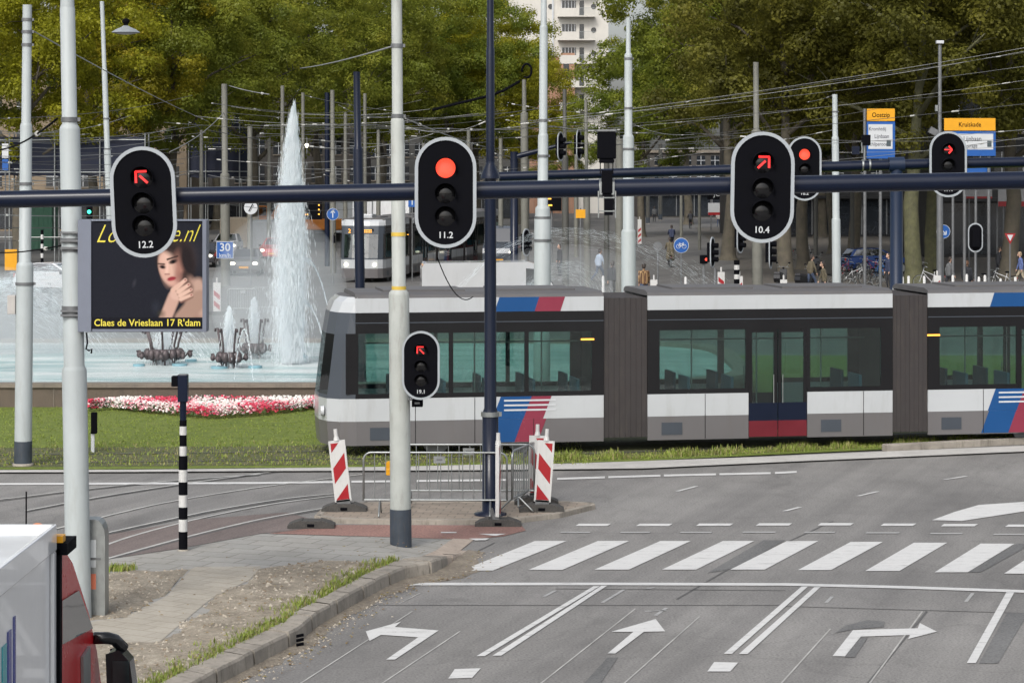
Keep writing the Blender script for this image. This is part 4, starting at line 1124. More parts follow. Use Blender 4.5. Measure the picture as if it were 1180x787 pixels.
m = MB()
for i, (y0, y1, c) in enumerate(((14.85, 14.98, (20, 150, 160)), (15.02, 15.12, (38, 52, 140)), (15.2, 15.25, (38, 52, 140)))):
    tb(-3.1195, -3.113, y0, y1, 1.2, 3.08 + .06 * i, paint('truck_stripe%d' % i, srgb(*c), .25), m)
m.build('livery_stripe', tr)
m = MB(); tb(-5.6, -3.2, 8.6, 19.0, .55, .93, M_BLACK, m); m.build('chassis', tr)
prof = [(16.56, .5), (16.56, 3.36), (16.75, 3.40), (17.15, 3.22), (17.8, 2.75), (18.15, 2.40), (18.45, 1.95), (18.75, 1.6), (18.85, .5)]
m = MB(); m.prism(prof, lambda a, c, t: (-5.6 + 2.50 * t + 4.4, a - 16, c), M_TRR); m.build('cab', tr, bevel=.05, seg=3)
m = MB(); m.prism([(16.68, 3.04), (17.32, 3.00), (17.84, 2.66), (17.90, 2.62), (16.68, 2.74)], lambda a, c, t: (-3.098 + 4.4 + .012 * t, a - 16, c), M_TRGLASS)
m.prism([(17.45, 2.50), (17.75, 2.52), (17.78, 1.2), (17.55, 1.2)], lambda a, c, t: (-3.098 + 4.4 + .02 * t, a - 16, c), M_STEEL); m.build('side_window', tr)
m = MB(); tb(-3.097, -3.07, 16.5, 16.58, 1.6, 3.42, M_BLACK, m); m.build('rear_seal', tr)
m = MB(); m.cyl((X(30, 17.2) + 4.4, 1.2, 3.3), (X(30.3, 17.2) + 4.4, 1.2, 3.72), .006, None, M_BLACK, 6); m.build('antenna', tr)
m = MB(); tb(-3.3, -3.02, 16.5, 16.85, 3.38, 3.46, M_BLACK, m); tb(-3.26, -3.05, 16.495, 16.6, 3.465, 3.51, M_YELLOW, m); m.build('roof_marker', tr)
m = MB(); m.ball((-3.34 + 4.4, 17.1 - 16, 3.42), .09, .09, .09, emit('orange_dome', (1, .25, .02), .35), half=True); m.cyl((-3.34 + 4.4, 1.1, 3.15), (-3.34 + 4.4, 1.1, 3.44), .10, None, M_ORANGE, 14); m.build('roof_beacon', tr)
m = MB(); m.tube([(-3.10 + 4.4, 2.0, 2.53), (-3.0 + 4.4, 2.05, 2.52), (-2.96 + 4.4, 2.1, 2.50), (-2.90 + 4.4, 2.15, 2.42)], .045, M_BLACKG, 10); m.build('mirror_arm', tr, bevel=0)
m = MB(); m.prism([(-.10, -.36), (.07, -.37), (.085, -.1), (.06, .08), (-.02, .17), (-.12, .14)], lambda a, c, t: (-2.90 + 4.4 + a, 2.05 + .2 * t, 2.26 + c), M_BLACKG); m.build('wing_mirror', tr, bevel=.035, seg=3)
m = MB(); m.box(-2.905 + 4.4, 2.045, 2.18, .12, .012, .34, paint('mirror_glass', (.02, .028, .03), .08, .0, .3, 5)); m.build('mirror_glass', tr)
for (xx, yy) in ((-3.35, 17.6), (-3.35, 10.5), (-5.4, 17.6), (-5.4, 10.5)):
    m = MB(); m.cyl((xx - .14 + 4.4, yy - 16, .45), (xx + .14 + 4.4, yy - 16, .45), .45, None, M_RUBBER, 24); w_ = m.build('wheel', tr)
    m = MB(); m.cyl((xx + .10 + 4.4, yy - 16, .45), (xx + .145 + 4.4, yy - 16, .45), .25, None, M_STEEL, 18); m.build('rim', w_)
# ------------------------------------------------------------------ trams
M_TW = paint('tram_white', (.43, .45, .465), .22, 0, .05, .6, dirt=.35, dirtcol=(.24, .23, .21), coat=.3)
M_TG = paint('tram_grey_skirt', srgb(98, 96, 97), .35, 0, .06, .6, dirt=.3)
M_TD = paint('tram_dark_band', srgb(16, 16, 19), .25, 0, .08, .8)
M_TDG = paint('tram_dark_grey', srgb(62, 68, 76), .35, 0, .06, .8)
M_TBEL = paint('bellows_grey', srgb(50, 46, 46), .8, 0, .10, 2, dirt=.3)
M_TROOF = paint('tram_roof', srgb(84, 83, 84), .6, 0, .15, 1, dirt=.5)
M_TBL = paint('livery_blue', srgb(20, 70, 122), .25, 0, .04, 2)
M_TRD = paint('livery_red', srgb(128, 48, 66), .25, 0, .04, 2)
M_TGL = glassmat('tram_glass', (.66, .80, .77), .09, .03)
M_WSCR = glassmat('windscreen', (.35, .42, .42), .22, .03)
M_FLOOR = paint('tram_floor', (.05, .055, .06), .7, 0, .2, 3)
M_SEAT = paint('tram_seat', srgb(30, 70, 90), .8, 0, .2, 6)
def make_tram(label, loc, rz, display=None, grp='trams'):
    t = thing('tram', label, 'tram', loc, rz, group=grp)
    W = 2.4; LEN = 30.5
    mods = [(.75, 6.0), (6.95, 12.35), (13.15, 19.6), (20.4, 25.8), (26.6, 30.5)]
    # nose
    def plan(sh): return [(.78, 0), (.42 + sh, .06), (.18 + sh, .28), (.05 + sh, .75), (.05 + sh, W - .75), (.18 + sh, W - .28), (.42 + sh, W - .06), (.78, W)]
    lev = [(.25, .04, M_TG), (.75, 0, M_TW), (1.22, 0, M_TDG), (1.30, .01, M_WSCR), (2.55, .16, M_TDG), (3.0, .24, M_TW), (3.22, .33, M_TW), (3.32, .45, M_TROOF)]
    m = MB(); ws = MB()
    for i in range(len(lev) - 1):
        (za, sa, mt), (zb, sb, _) = lev[i], lev[i + 1]
        a, b_ = plan(sa), plan(sb)
        for k in range(len(a) - 1):
            tgt, mm = (m, mt)
            if mt is M_WSCR:
                if 2 <= k <= 4: tgt, mm = ws, M_WSCR
                else: mm = M_TDG
            tgt.add([(a[k][0], a[k][1], za), (b_[k][0], b_[k][1], zb), (b_[k + 1][0], b_[k + 1][1], zb), (a[k + 1][0], a[k + 1][1], za)], [(0, 3, 2, 1)], mm)
    top = plan(.45); m.add([(x, y, 3.32) for x, y in top], [tuple(range(8))], M_TROOF)
    m.build('front_end', t); ws.build('windscreen', t)
    for yy in (.42, W - .42):
        h = MB(); h.cyl((.13, yy, .95), (.06, yy, .95), .11, .1, M_WHITELAMP if display else M_SIGNWHITE, 14); h.build('headlight', t)
    if display:
        dm = MB(); dm.box(.30, W / 2, 2.72, .02, 1.35, .24, M_BLACK)
        dsp = dm.build('destination_display', t)
        dm = MB()
        dm.text('2', .3, M_AMBERLAMP, T(.17, W / 2 + .60, 2.72) @ RZ(math.radians(-90)), extrude=.03)
        for q in range(11):
            dm.box(.17, W / 2 + .28 - q * .085, 2.77 + .004 * (q % 3), .012, .06, .05, M_AMBERLAMP)
            if q > 0: dm.box(.17, W / 2 + .28 - q * .085, 2.67, .012, .055, .045, M_AMBERLAMP)
        dm.build('lit_text', dsp)
        m = MB(); m.tube([(.5, W + .02, 2.6), (.3, W + .26, 2.6), (.2, W + .28, 2.45)], .03, M_BLACK); m.box(.2, W + .28, 2.28, .1, .16, .4, M_BLACK); m.build('wing_mirror', t)
        m = MB(); m.box(1.3, W / 2, 3.47, .9, .9, .28, M_TW); m.build('roof_unit', t, bevel=.04)
    th = .05
    for mi, (s0, s1) in enumerate(mods):
        door = {1: (9.15, 10.45), 2: (15.2, 16.5), 3: (22.4, 23.7)}.get(mi)
        segs = [(s0, s1)] if not door else [(s0, door[0]), (door[1], s1)]
        for y0, out in ((0, -1), (W - th, 1)):
            up, frame = MB(), MB()
            for a, b_ in segs:
                low = MB(); low.bx(a, b_, y0, y0 + th, .75, 1.22, M_TW); low.bx(a, b_, y0 - .004 * out, y0 + th - .004 * out, .25, .75, M_TG)
                
                q_ = a + 1.25
                while q_ < b_ - .5: low.bx(q_ - .006, q_ + .006, y0 - .0045 if out < 0 else y0 + th, y0 if out < 0 else y0 + th + .0045, .27, 1.215, M_TD); q_ += 1.25
                low.bx(a + .3, a + .75, y0 - .0065 if out < 0 else y0 + th + .004, y0 - .0042 if out < 0 else y0 + th + .0065, .36, .62, M_TDG)
                low.build('lower_panel', t); frame.bx(a, b_, y0, y0 + th, 1.22, 1.32, M_TD)
            frame.bx(s0, s1, y0, y0 + th, 2.57, 3.0, M_TD)
            frame.bx(s0, s1, y0 - .012 if out < 0 else y0 + th, y0 if out < 0 else y0 + th + .012, 2.78, 2.80, M_TDG)
            up.bx(s0, s1, y0, y0 + th, 3.0, 3.3, M_TW)
            # pillars and glass
            piers = [s0, s1]
            if mi == 0: piers = [s0 - .2, 2.75, 4.35, s1]
            elif door: piers = [s0, door[0] - .02, door[1] + .02, s1]
            if mi == 2: piers = [s0, door[0], door[1], 18.0, s1]
            for k, p in enumerate(piers):
                wd_ = .26 if k in (0, len(piers) - 1) else .09
                frame.box(p + (wd_ / 2 if k == 0 else -wd_ / 2 if k == len(piers) - 1 else 0), y0 + th / 2, 1.945, wd_, th, 1.25, M_TD)
            for ga, gb2 in zip(piers, piers[1:]):
                if door and abs(ga - door[0]) < .1 and abs(gb2 - door[1]) < .1: continue
                glass = MB(); glass.bx(ga, gb2, y0 + .018, y0 + .030, 1.32, 2.57, M_TGL); glass.build('side_window', t)
            up.build('roof_band', t); frame.build('window_frame', t)
        if door:
            for y0 in (.012, W - .052):
                for q in (0, 1):
                    a = door[0] + q * .65; dm = MB()
                    dm.bx(a + .01, a + .64, y0, y0 + .04, .62, 1.0, M_NAVY); dm.bx(a + .01, a + .64, y0, y0 + .04, .28, .62, paint('door_red', srgb(96, 16, 30), .35))
                    for xa, xb in ((a + .01, a + .08), (a + .57, a + .64)): dm.bx(xa, xb, y0, y0 + .04, 1.0, 2.57, M_TD)
                    dm.bx(a + .08, a + .57, y0 + .012, y0 + .02, 1.0, 2.5, M_TGL); dm.bx(a + .08, a + .57, y0, y0 + .04, 2.5, 2.57, M_TD)
                    do = dm.build('door', t)
                    hm = MB(); hm.cyl((a + (.55 if q == 0 else .1), y0 - .03 if y0 < 1 else y0 + .07, 1.0), (a + (.55 if q == 0 else .1), y0 - .03 if y0 < 1 else y0 + .07, 1.6), .012, None, M_STEEL, 8); hm.build('handle', do)
        # shell: floor, roof, bogie
        m = MB(); m.bx(s0, s1, .06, W - .06, .42, .52, M_FLOOR); m.bx(s0, s1, .06, W - .06, 2.62, 2.68, M_TDG); m.build('floor', t)
        m = MB(); pr = [(0, 3.3), (.05, 3.36), (.25, 3.41), (W - .25, 3.41), (W - .05, 3.36), (W, 3.3)]
        m.prism(pr, lambda a, c, q: (s0 + (s1 - s0) * q, a, c), M_TROOF)
        for q in range(2):
            xa = s0 + (s1 - s0) * (.12 + .45 * q); m.bx(xa, xa + (s1 - s0) * .33, .45, W - .45, 3.41, 3.45, M_TROOF)
        m.build('roof', t)
        if mi in (0, 2, 4):
            bg = MB(); cm = (s0 + s1) / 2; bg.bx(cm - 1.4, cm + 1.4, .3, W - .3, .22, .45, M_BLACK); bo = bg.build('bogie', t)
            for wx in (-.9, .9):
                for wy in (.35, W - .35):
                    wm = MB(); wm.cyl((cm + wx, wy - .06, .32), (cm + wx, wy + .06, .32), .3, None, M_STEELD, 20); wm.build('wheel', bo)
        # interior
        m = MB()
        x = s0 + .7
        while x < s1 - .6:
            if not door or not (door[0] - .3 < x < door[1] + .3):
                for yy in (.55, 1.85):
                    m.bx(x - .22, x + .22, yy - .4, yy + .4, .9, .97, M_SEAT); m.bx(x + .2, x + .26, yy - .4, yy + .4, .97, 1.55, M_SEAT); m.bx(x - .1, x + .1, yy - .25, yy + .25, .52, .9, M_TDG)
            x += .95
        m.build('seat_row', t)
        m = MB(); x = s0 + 1.2
        while x < s1 - .6:
            m.cyl((x, 1.0, .5), (x, 1.0, 2.62), .018, None, M_STEEL, 8); x += 1.45
        m.cyl((s0 + .3, 1.0, 2.3), (s1 - .3, 1.0, 2.3), .016, None, M_STEEL, 8); m.build('hand_rail', t)
    for i in range(len(mods) - 1):
        a, b_ = mods[i][1], mods[i + 1][0]
        m = MB(); nf = 8
        for k in range(nf):
            xa = a + (b_ - a) * k / nf; xb = a + (b_ - a) * (k + .94) / nf; ins = .04 + .004 * (k % 2)
            m.bx(xa, xb, ins, W - ins, .32, 3.26, M_TBEL)
        m.bx(a, b_, .05, W - .05, .36, 3.22, M_TBEL)
        m.build('bellows', t)
        if not display or i < 2:
            lm = MB(); lm.box(a - .35 if i == 0 else b_ + .12, -.012, 2.40, .28, .02, .035, M_AMBERLAMP); lm.build('side_indicator', t)
    # painted wave of the livery, proud of the side panels
    def wave(s, zlo, zhi, y, w1, mt, slant=.18):
        m.prism([(s, zlo), (s + w1, zlo), (s + w1 + slant, zhi), (s + slant, zhi)], lambda a, c, q: (a, y - .004 * q, c), mt)
    for s in (3.72, 15.0 - 1.05 + .65):
        z_ = .003
        for args in ((s - .25, .27, .75, -z_ + .004, .62, M_TBL), (s + .37, .27, .75, -z_ + .004, .50, M_TRD), (s - .1, .752, 1.22, -.001, .66, M_TBL), (s + .56, .752, 1.22, -.001, .42, M_TRD), (s - .05, 3.0, 3.3, -.001, .85, M_TBL, .1), (s + .8, 3.0, 3.3, -.001, .55, M_TRD, .1)):
            m = MB(); wave(*args)
            if args[1] == .752 and args[5] is M_TBL:
                for q in range(3): m.bx(s + .15, s + 1.25, -.0075, -.0055, .92 + q * .10, .955 + q * .10, M_SIGNWHITE)
            m.build('livery_wave', t)
    return t
dL, dR = 50.2, 52.8
xL, xR = X(368, dL), X(1180, dR)
make_tram('long white and dark grey tram gliding across the middle on grassed track', (xL, dL, 0.02), math.atan2(dR - dL, xR - xL))
d_ = 128.0
make_tram('far grey tram coming towards us behind the fountain, orange route display lit', (X(440, d_), d_, 0.0), math.radians(78.5), display=True)

# ------------------------------------------------------------------ road vehicles
M_TYRE = paint('tyre', (.02, .02, .02), .85, 0, .2, 10)
M_CARGLASS = glassmat('car_glass', (.12, .14, .15), .30, .04)
def wheel(t, x, y, z, r, w=.2, name='wheel'):
    m = MB(); m.cyl((x, y - w / 2, z), (x, y + w / 2, z), r, None, M_TYRE, 20); o = m.build(name, t)
    m = MB(); m.cyl((x, y - w / 2 - .006, z), (x, y + w / 2 + .006, z), r * .6, None, M_STEEL, 14); m.build('rim', o)
def make_car(label, loc, rz, col, grp, van=False):
    t = thing('van' if van else 'car', label, 'van' if van else 'car', loc, rz, group=grp)
    pm_ = paint('car_paint_%d_%d_%d' % tuple(int(c * 255) for c in col), col, .2, .1, .04, 1, dirt=.1, coat=.5)
    if van:
        Lc, Wc = 5.9, 2.0
        prof = [(0, .35), (0, 2.3), (.1, 2.48), (4.0, 2.52), (4.35, 2.42), (5.0, 1.55), (5.75, 1.2), (5.9, .9), (5.9, .35)]
        m = MB(); m.prism(prof, lambda a, c, q: (a - Lc / 2, -Wc / 2 + Wc * q, c), pm_); m.build('body', t, bevel=.07, seg=3)
        m = MB()
        m.prism([(4.42, 2.33), (5.0, 1.58), (5.02, 1.60), (4.44, 2.36)], lambda a, c, q: (a - Lc / 2, -Wc / 2 + .12 + (Wc - .24) * q, c), M_CARGLASS)
        m.build('windscreen', t)
        for sy in (-1, 1):
            m = MB(); m.prism([(3.9, 1.5), (4.85, 1.5), (4.3, 2.25), (3.9, 2.28)], lambda a, c, q: (a - Lc / 2, sy * (Wc / 2 + .002 + .006 * q), c), M_CARGLASS); m.build('side_window', t)
            m = MB(); m.bx(-Lc / 2 + .2, Lc / 2 - .3, sy * (Wc / 2 + .002), sy * (Wc / 2 + .008), 1.18, 1.26, paint('van_red_stripe', srgb(190, 70, 80), .4)); m.build('stripe', t)
        wheels = (1.0, 4.9)
    else:
        Lc, Wc = 4.2, 1.76
        m = MB(); prof = [(0, .3), (-.03, .62), (.1, .92), (.9, 1.0), (3.0, 1.0), (4.05, .82), (4.2, .6), (4.18, .3)]
        m.prism(prof, lambda a, c, q: (a - Lc / 2, -Wc / 2 + Wc * q, c), pm_); m.build('body', t, bevel=.07, seg=3)
        m = MB(); cab = [(.25, 1.0), (.55, 1.40), (1.2, 1.47), (2.1, 1.46), (3.0, 1.0)]
        lo = [(a - Lc / 2, y, c) for y in (-Wc / 2 + .06, Wc / 2 - .06) for a, c in cab]
        vs = [(x_, y_ * (1 - .22 * (z_ - 1.0) / .47), z_) for x_, y_, z_ in lo]
        m.add(vs, [(0, 1, 2, 3, 4), (9, 8, 7, 6, 5)] + [(k, k + 5, k + 6, k + 1) for k in range(4)], pm_); m.build('cabin', t, bevel=.02)
        m = MB()
        def off(i): return vs[i]
        for a, b_, c_, d2_ in ((3, 4, 9, 8), (0, 1, 6, 5)):
            q_ = [Vector(vs[i]) for i in (a, b_, c_, d2_)]; c0 = sum(q_, Vector()) / 4
            q_ = [c0 + (p - c0) * .86 for p in q_]; nrm = (q_[1] - q_[0]).cross(q_[2] - q_[0]).normalized()
            if nrm.z < 0: nrm = -nrm
            m = MB(); m.add([p + nrm * .012 for p in q_], [(0, 1, 2, 3)], M_CARGLASS); m.build('windscreen' if a == 3 else 'rear_window', t)
        for sgn, o_ in ((-1, 0), (1, 5)):
            m = MB(); q_ = [Vector(vs[i + o_]) for i in range(5)]; c0 = sum(q_, Vector()) / 5
            m.add([c0 + (p - c0) * .84 + Vector((0, sgn * .012, .004)) for p in q_], [(0, 1, 2, 3, 4)], M_CARGLASS); m.build('side_window', t)
        wheels = (.8, 3.35)
    for wx in wheels:
        for sy in (-1, 1): wheel(t, wx - Lc / 2, sy * (Wc / 2 - .1), .33, .33)
    for sy in (-1, 1):
        zz = .72 if not van else .95
        m = MB(); m.ball((Lc / 2 - .06, sy * (Wc / 2 - .25), zz), .08, .16, .09, M_WHITELAMP); m.build('headlight', t)
        m = MB(); m.box(-Lc / 2 - .01, sy * (Wc / 2 - .12), .85, .05, .14, .2 if not van else .5, paint('tail_red', (.35, .01, .01), .3)); m.build('tail_light', t)
        m = MB(); m.box(Lc * .14, sy * (Wc / 2 + .09), 1.0 if not van else 1.5, .1, .16, .12, M_BLACK); m.build('wing_mirror', t)
    m = MB(); m.box(Lc / 2 + .002, 0, .5, .012, .52, .11, M_YELLOW); m.build('number_plate', t)
    return t
d_ = 92.0
make_car('long white van with a thin red stripe passing behind the tram roof', (X(575, d_), d_, 0), math.radians(4), (.46, .47, .48), None, van=True)
d_ = 150.0
make_car('dark grey van waiting beside the far grey tram', (X(580, d_), d_, 0), math.radians(-95), (.05, .06, .075), None, van=True)
cars = [((-57, .0), (0, 0, 0), '')]
CG = 'cars in the haze of the fountain spray'
for (pxx, d_, rz, col, lab) in [(236, 150, -92, (.03, .03, .035), 'black car with headlights on, left of the 30 km/h sign pole'), (284, 138, -88, (.10, .10, .11), 'dark grey car with headlights on, right of the 30 km/h sign pole'),
                             (262, 170, -90, (.40, .40, .42), 'silver car further back behind the 30 km/h sign pole'), (318, 160, -92, (.45, .03, .03), 'red car seen through the tall fountain jet'),
                             (70, 118, -20, (.55, .56, .58), 'pale car in the spray between the two left grey poles'), (1010, 140, 10, (.02, .06, .22), 'blue car passing behind the slim pale pole near the bikes')
                             ]:
    make_car(lab, (X(pxx, d_), d_, 0), math.radians(rz), col, CG if pxx < 400 else 'cars on the right behind the tram')

def make_excavator(label, pxx, d, rz):
    t = thing('excavator', label, 'excavator', (X(pxx, d), d, 0), math.radians(rz))
    for sy in (-1, 1):
        m = MB(); m.prism([(-1.7, .35), (-1.4, .05), (1.4, .05), (1.7, .35), (1.4, .75), (-1.4, .75)], lambda a, c, q: (a, sy * 1.0 - .25 + .5 * q, c), M_RUBBER); m.build('track', t, bevel=.06)
    m = MB(); m.cyl((0, 0, .7), (0, 0, 1.0), .7, None, M_STEELD, 16); m.build('turntable', t)
    m = MB(); m.bx(-1.9, 1.2, -1.2, 1.2, 1.0, 1.9, M_ORANGE); m.build('body', t, bevel=.12)
    m = MB(); m.bx(-.1, 1.3, .15, 1.2, 1.9, 2.9, M_ORANGE); m.build('cab', t, bevel=.1)
    m = MB(); m.bx(1.305, 1.32, .27, 1.08, 2.0, 2.8, M_CARGLASS); m.bx(.05, 1.15, .13, .145, 2.05, 2.8, M_CARGLASS); m.build('cab_window', t)
    m = MB(); m.prism([(1.1, 1.5), (1.4, 1.4), (3.1, 3.9), (4.4, 3.4), (4.5, 3.6), (3.0, 4.3)], lambda a, c, q: (a, -.35 + .35 * q, c), M_ORANGE); m.build('boom', t, bevel=.04)
    m = MB(); m.prism([(4.2, 3.6), (4.55, 3.7), (4.5, 1.9), (4.25, 1.9)], lambda a, c, q: (a, -.3 + .25 * q, c), M_ORANGE); m.build('arm', t, bevel=.03)
    m = MB(); m.prism([(4.0, 1.9), (4.6, 1.9), (4.7, 1.3), (4.3, 1.0), (3.8, 1.3)], lambda a, c, q: (a, -.55 + .75 * q, c), M_STEELD); m.build('bucket', t, bevel=.03)
    return t
make_excavator('orange excavator working behind the white end-of-zone sign', 292, 205, 20)
make_excavator('orange excavator with raised boom behind the round blue arrow sign', 372, 200, 150)
def crate_box(name, label, cat, pxx, d, w, dep, h, mat, rz=0, z=0, ribs=True):
    t = thing(name, label, cat, (X(pxx, d), d, z), math.radians(rz))
    m = MB(); m.bx(-w / 2, w / 2, -dep / 2, dep / 2, .1, h, mat)
    m.build('body', t, bevel=.03)
    if ribs:
        m = MB()
        for k in range(int(w / .35)):
            m.box(-w / 2 + .2 + k * .35, -dep / 2 - .018, h / 2 + .05, .12, .03, h - .3, mat)
        m.build('ribs', t)
    m = MB(); m.bx(-w / 2 + .1, -w / 2 + .4, -dep / 2 + .1, dep / 2 - .1, 0, .1, M_STEELD); m.bx(w / 2 - .4, w / 2 - .1, -dep / 2 + .1, dep / 2 - .1, 0, .1, M_STEELD); m.build('skid', t)
    return t
M_BEIGE = paint('beige_container', srgb(196, 180, 158), .6, 0, .08, 1, dirt=.3)
crate_box('site_cabin', 'beige site cabin behind the 30 km/h sign pole', 'cabin', 276, 185, 2.4, 5, 2.3, M_BEIGE)
crate_box('site_cabin', 'grey site cabin right of the beige one', 'cabin', 312, 180, 2.6, 5, 2.2, paint('grey_container', srgb(160, 164, 168), .6, 0, .08, 1, dirt=.3))
crate_box('site_cabin', 'green site container left of the stout pole', 'container', 51, 180, 1.6, 2.4, 3.9, paint('green_container', srgb(64, 110, 90), .6, 0, .08, 1, dirt=.3))
crate_box('site_cabin', 'white site cabin with a red band behind the far tram roof', 'cabin', 440, 190, 4.4, 3, 4.4, paint('white_container', srgb(214, 216, 218), .6, 0, .06, 1, dirt=.3))
crate_box('site_cabin', 'pale site cabin behind the blue arrow sign', 'cabin', 398, 210, 4.4, 3, 4.2, paint('pale_container', srgb(200, 204, 206), .6, 0, .06, 1, dirt=.3))

# ------------------------------------------------------------------ fountain
def watermat():
    m, nt, out = newmat('fountain_water')
    b = N(nt, 'ShaderNodeBsdfPrincipled')
    n = noise(nt, .55, 6, .65, stretch=(.35, 1.6, 1)); n2 = noise(nt, 3.5, 5, .7, stretch=(.4, 2.2, 1))
    r = ramp(nt, n.outputs['Fac'], [(.34, c4(srgb(132, 168, 170))), (.47, c4(srgb(180, 203, 204))), (.60, c4(srgb(216, 226, 226)))])
    L(nt, r.outputs['Color'], b.inputs['Base Color']); b.inputs['Roughness'].default_value = .22
    bp = N(nt, 'ShaderNodeBump'); bp.inputs['Strength'].default_value = .9; bp.inputs['Distance'].default_value = .2
    L(nt, n2.outputs['Fac'], bp.inputs['Height']); L(nt, bp.outputs['Normal'], b.inputs['Normal'])
    L(nt, b.outputs['BSDF'], out.inputs['Surface']); return m
M_WATER = watermat()
M_STONE = paint('basin_stone', srgb(92, 82, 72), .8, 0, .2, 1.2, bump=.5, dirt=.8, dirtcol=(.07, .06, .05))
M_STONECAP = paint('basin_coping', srgb(118, 110, 100), .8, 0, .18, 1.5, bump=.4, dirt=.7, dirtcol=(.09, .08, .07))
BC = Vector((-11.5, 69.2, 0)); BA, BB = 18.0, 8.2
def sup(k, n, a, b_, e=5.0):
    t = 2 * math.pi * k / n; c, s = math.cos(t), math.sin(t)
    return (math.copysign(abs(c) ** (2 / e), c) * a, math.copysign(abs(s) ** (2 / e), s) * b_)
fb = thing('fountain_basin', 'wide low stone fountain basin full of pale churning water behind the lawn', 'fountain', BC)
n_ = 128
def ringband(b, a0, b0, a1, b1, z0, z1, mat, smooth=False):
    vs = [(*sup(k, n_, a0, b0), z0) for k in range(n_)] + [(*sup(k, n_, a1, b1), z1) for k in range(n_)]
    b.add(vs, [(k, (k + 1) % n_, n_ + (k + 1) % n_, n_ + k) for k in range(n_)], mat, smooth)
m = MB(); ringband(m, BA, BB, BA, BB, 0, .52, M_STONE)
for k in range(n_):      # vertical joints between the stone slabs
    if k % 3 == 0:
        x_, y_ = sup(k, n_, BA + .003, BB + .003); x2, y2 = sup(k + .01, n_, BA, BB)
        m.box(x_, y_, .26, .02, .02, .5, M_STONECAP, rz=math.atan2(y_, x_))
m.build('wall', fb)
m = MB(); ringband(m, BA + .06, BB + .06, BA + .06, BB + .06, .52, .62, M_STONECAP); ringband(m, BA + .06, BB + .06, BA - .45, BB - .45, .62, .62, M_STONECAP); ringband(m, BA - .45, BB - .45, BA - .45, BB - .45, .62, .2, M_STONECAP)
ringband(m, BA, BB, BA + .06, BB + .06, .52, .52, M_STONECAP); m.build('coping', fb)
m = MB(); vs = [(*sup(k, n_, BA - .44, BB - .44), .50) for k in range(n_)]; m.add(vs, [tuple(range(n_))], M_WATER); m.build('water', fb)
M_STEP = paint('blue_grey_slab', srgb(120, 160, 172), .4, 0, .1, 2)
for (pxx, pyy, w_) in ((160, 421, .34), (207, 420.5, .44), (220, 415.5, .34), (253, 423.5, .5), (294, 423, .4), (345, 411, .5)):
    p = G(pxx, pyy, .52) - BC; m = MB(); m.lathe([(w_ / 2 * .9, -.05), (w_ / 2, .02), (w_ / 2 * .96, .06)], M_STEP, 16, p.x, p.y, .5); m.build('nozzle_plate', fb)

M_BRONZE = paint('dark_bronze', srgb(84, 76, 78), .55, .4, .25, 8, dirt=.5, dirtcol=(.25, .25, .24))
def candelabra(label, pxx, pyy, w, hpost, nposts, drumw, grp='bronze fountain ornaments in the basin', ring=False):
    p = G(pxx, pyy, .5); t = thing('fountain_ornament', label, 'ornament', p, group=grp)
    r = w / 2
    for k in range(nposts):
        a = 2 * math.pi * (k + .3) / nposts; c, s = math.cos(a), math.sin(a)
        m = MB(); m.tube([(c * r * .72, s * r * .72, .10), (c * r * .85, s * r * .85, hpost * .6), (c * r * 1.1, s * r * 1.1, hpost), (c * r * 1.3, s * r * 1.3, hpost - .02), (c * r * 1.32, s * r * 1.32, hpost - .1)], .032, M_BRONZE, 6); m.build('post', t)
        m = MB(); m.tube([(c * r * .75, s * r * .75, .22), (c * r * 1.3, s * r * 1.3, .24), (c * r * 1.5, s * r * 1.5, .38), (c * r * 1.7, s * r * 1.7, .36)], .03, M_BRONZE, 6)
        m.ball((c * r * 1.55, s * r * 1.55, .27), .07, .07, .09, M_BRONZE, 8, 6); m.build('side_arm', t)
    m = MB()
    for k in range(nposts * 2):
        a = 2 * math.pi * k / (nposts * 2); m.ball((math.cos(a) * r * drumw, math.sin(a) * r * drumw, .30), .11, .11, .16, M_BRONZE, 8, 6)
    m.lathe([(r * drumw * .7, .18), (r * drumw, .25), (r * drumw, .42), (r * drumw * .8, .45)], M_BRONZE, 14, caps=False); m.build('drum', t)
    m = MB()
    for k in range(nposts):
        a = 2 * math.pi * (k + .5) / nposts; m.cyl((math.cos(a) * r * .6, math.sin(a) * r * .6, -.05), (math.cos(a) * r * .7, math.sin(a) * r * .7, .25), .025, None, M_BRONZE, 6)
    m.build('feet', t)
    return p
ORN = [candelabra('broad bronze ornament with seven posts standing in the water below the billboard', 189, 420, .95, .98, 7, 1.0),
       candelabra('bronze ornament with four posts and a white water plume right of the billboard', 264, 424, .62, 1.1, 5, .85),
       candelabra('bronze ornament behind, half veiled by the spray beside the tall jet', 293, 413, .62, 1.15, 5, .85)]

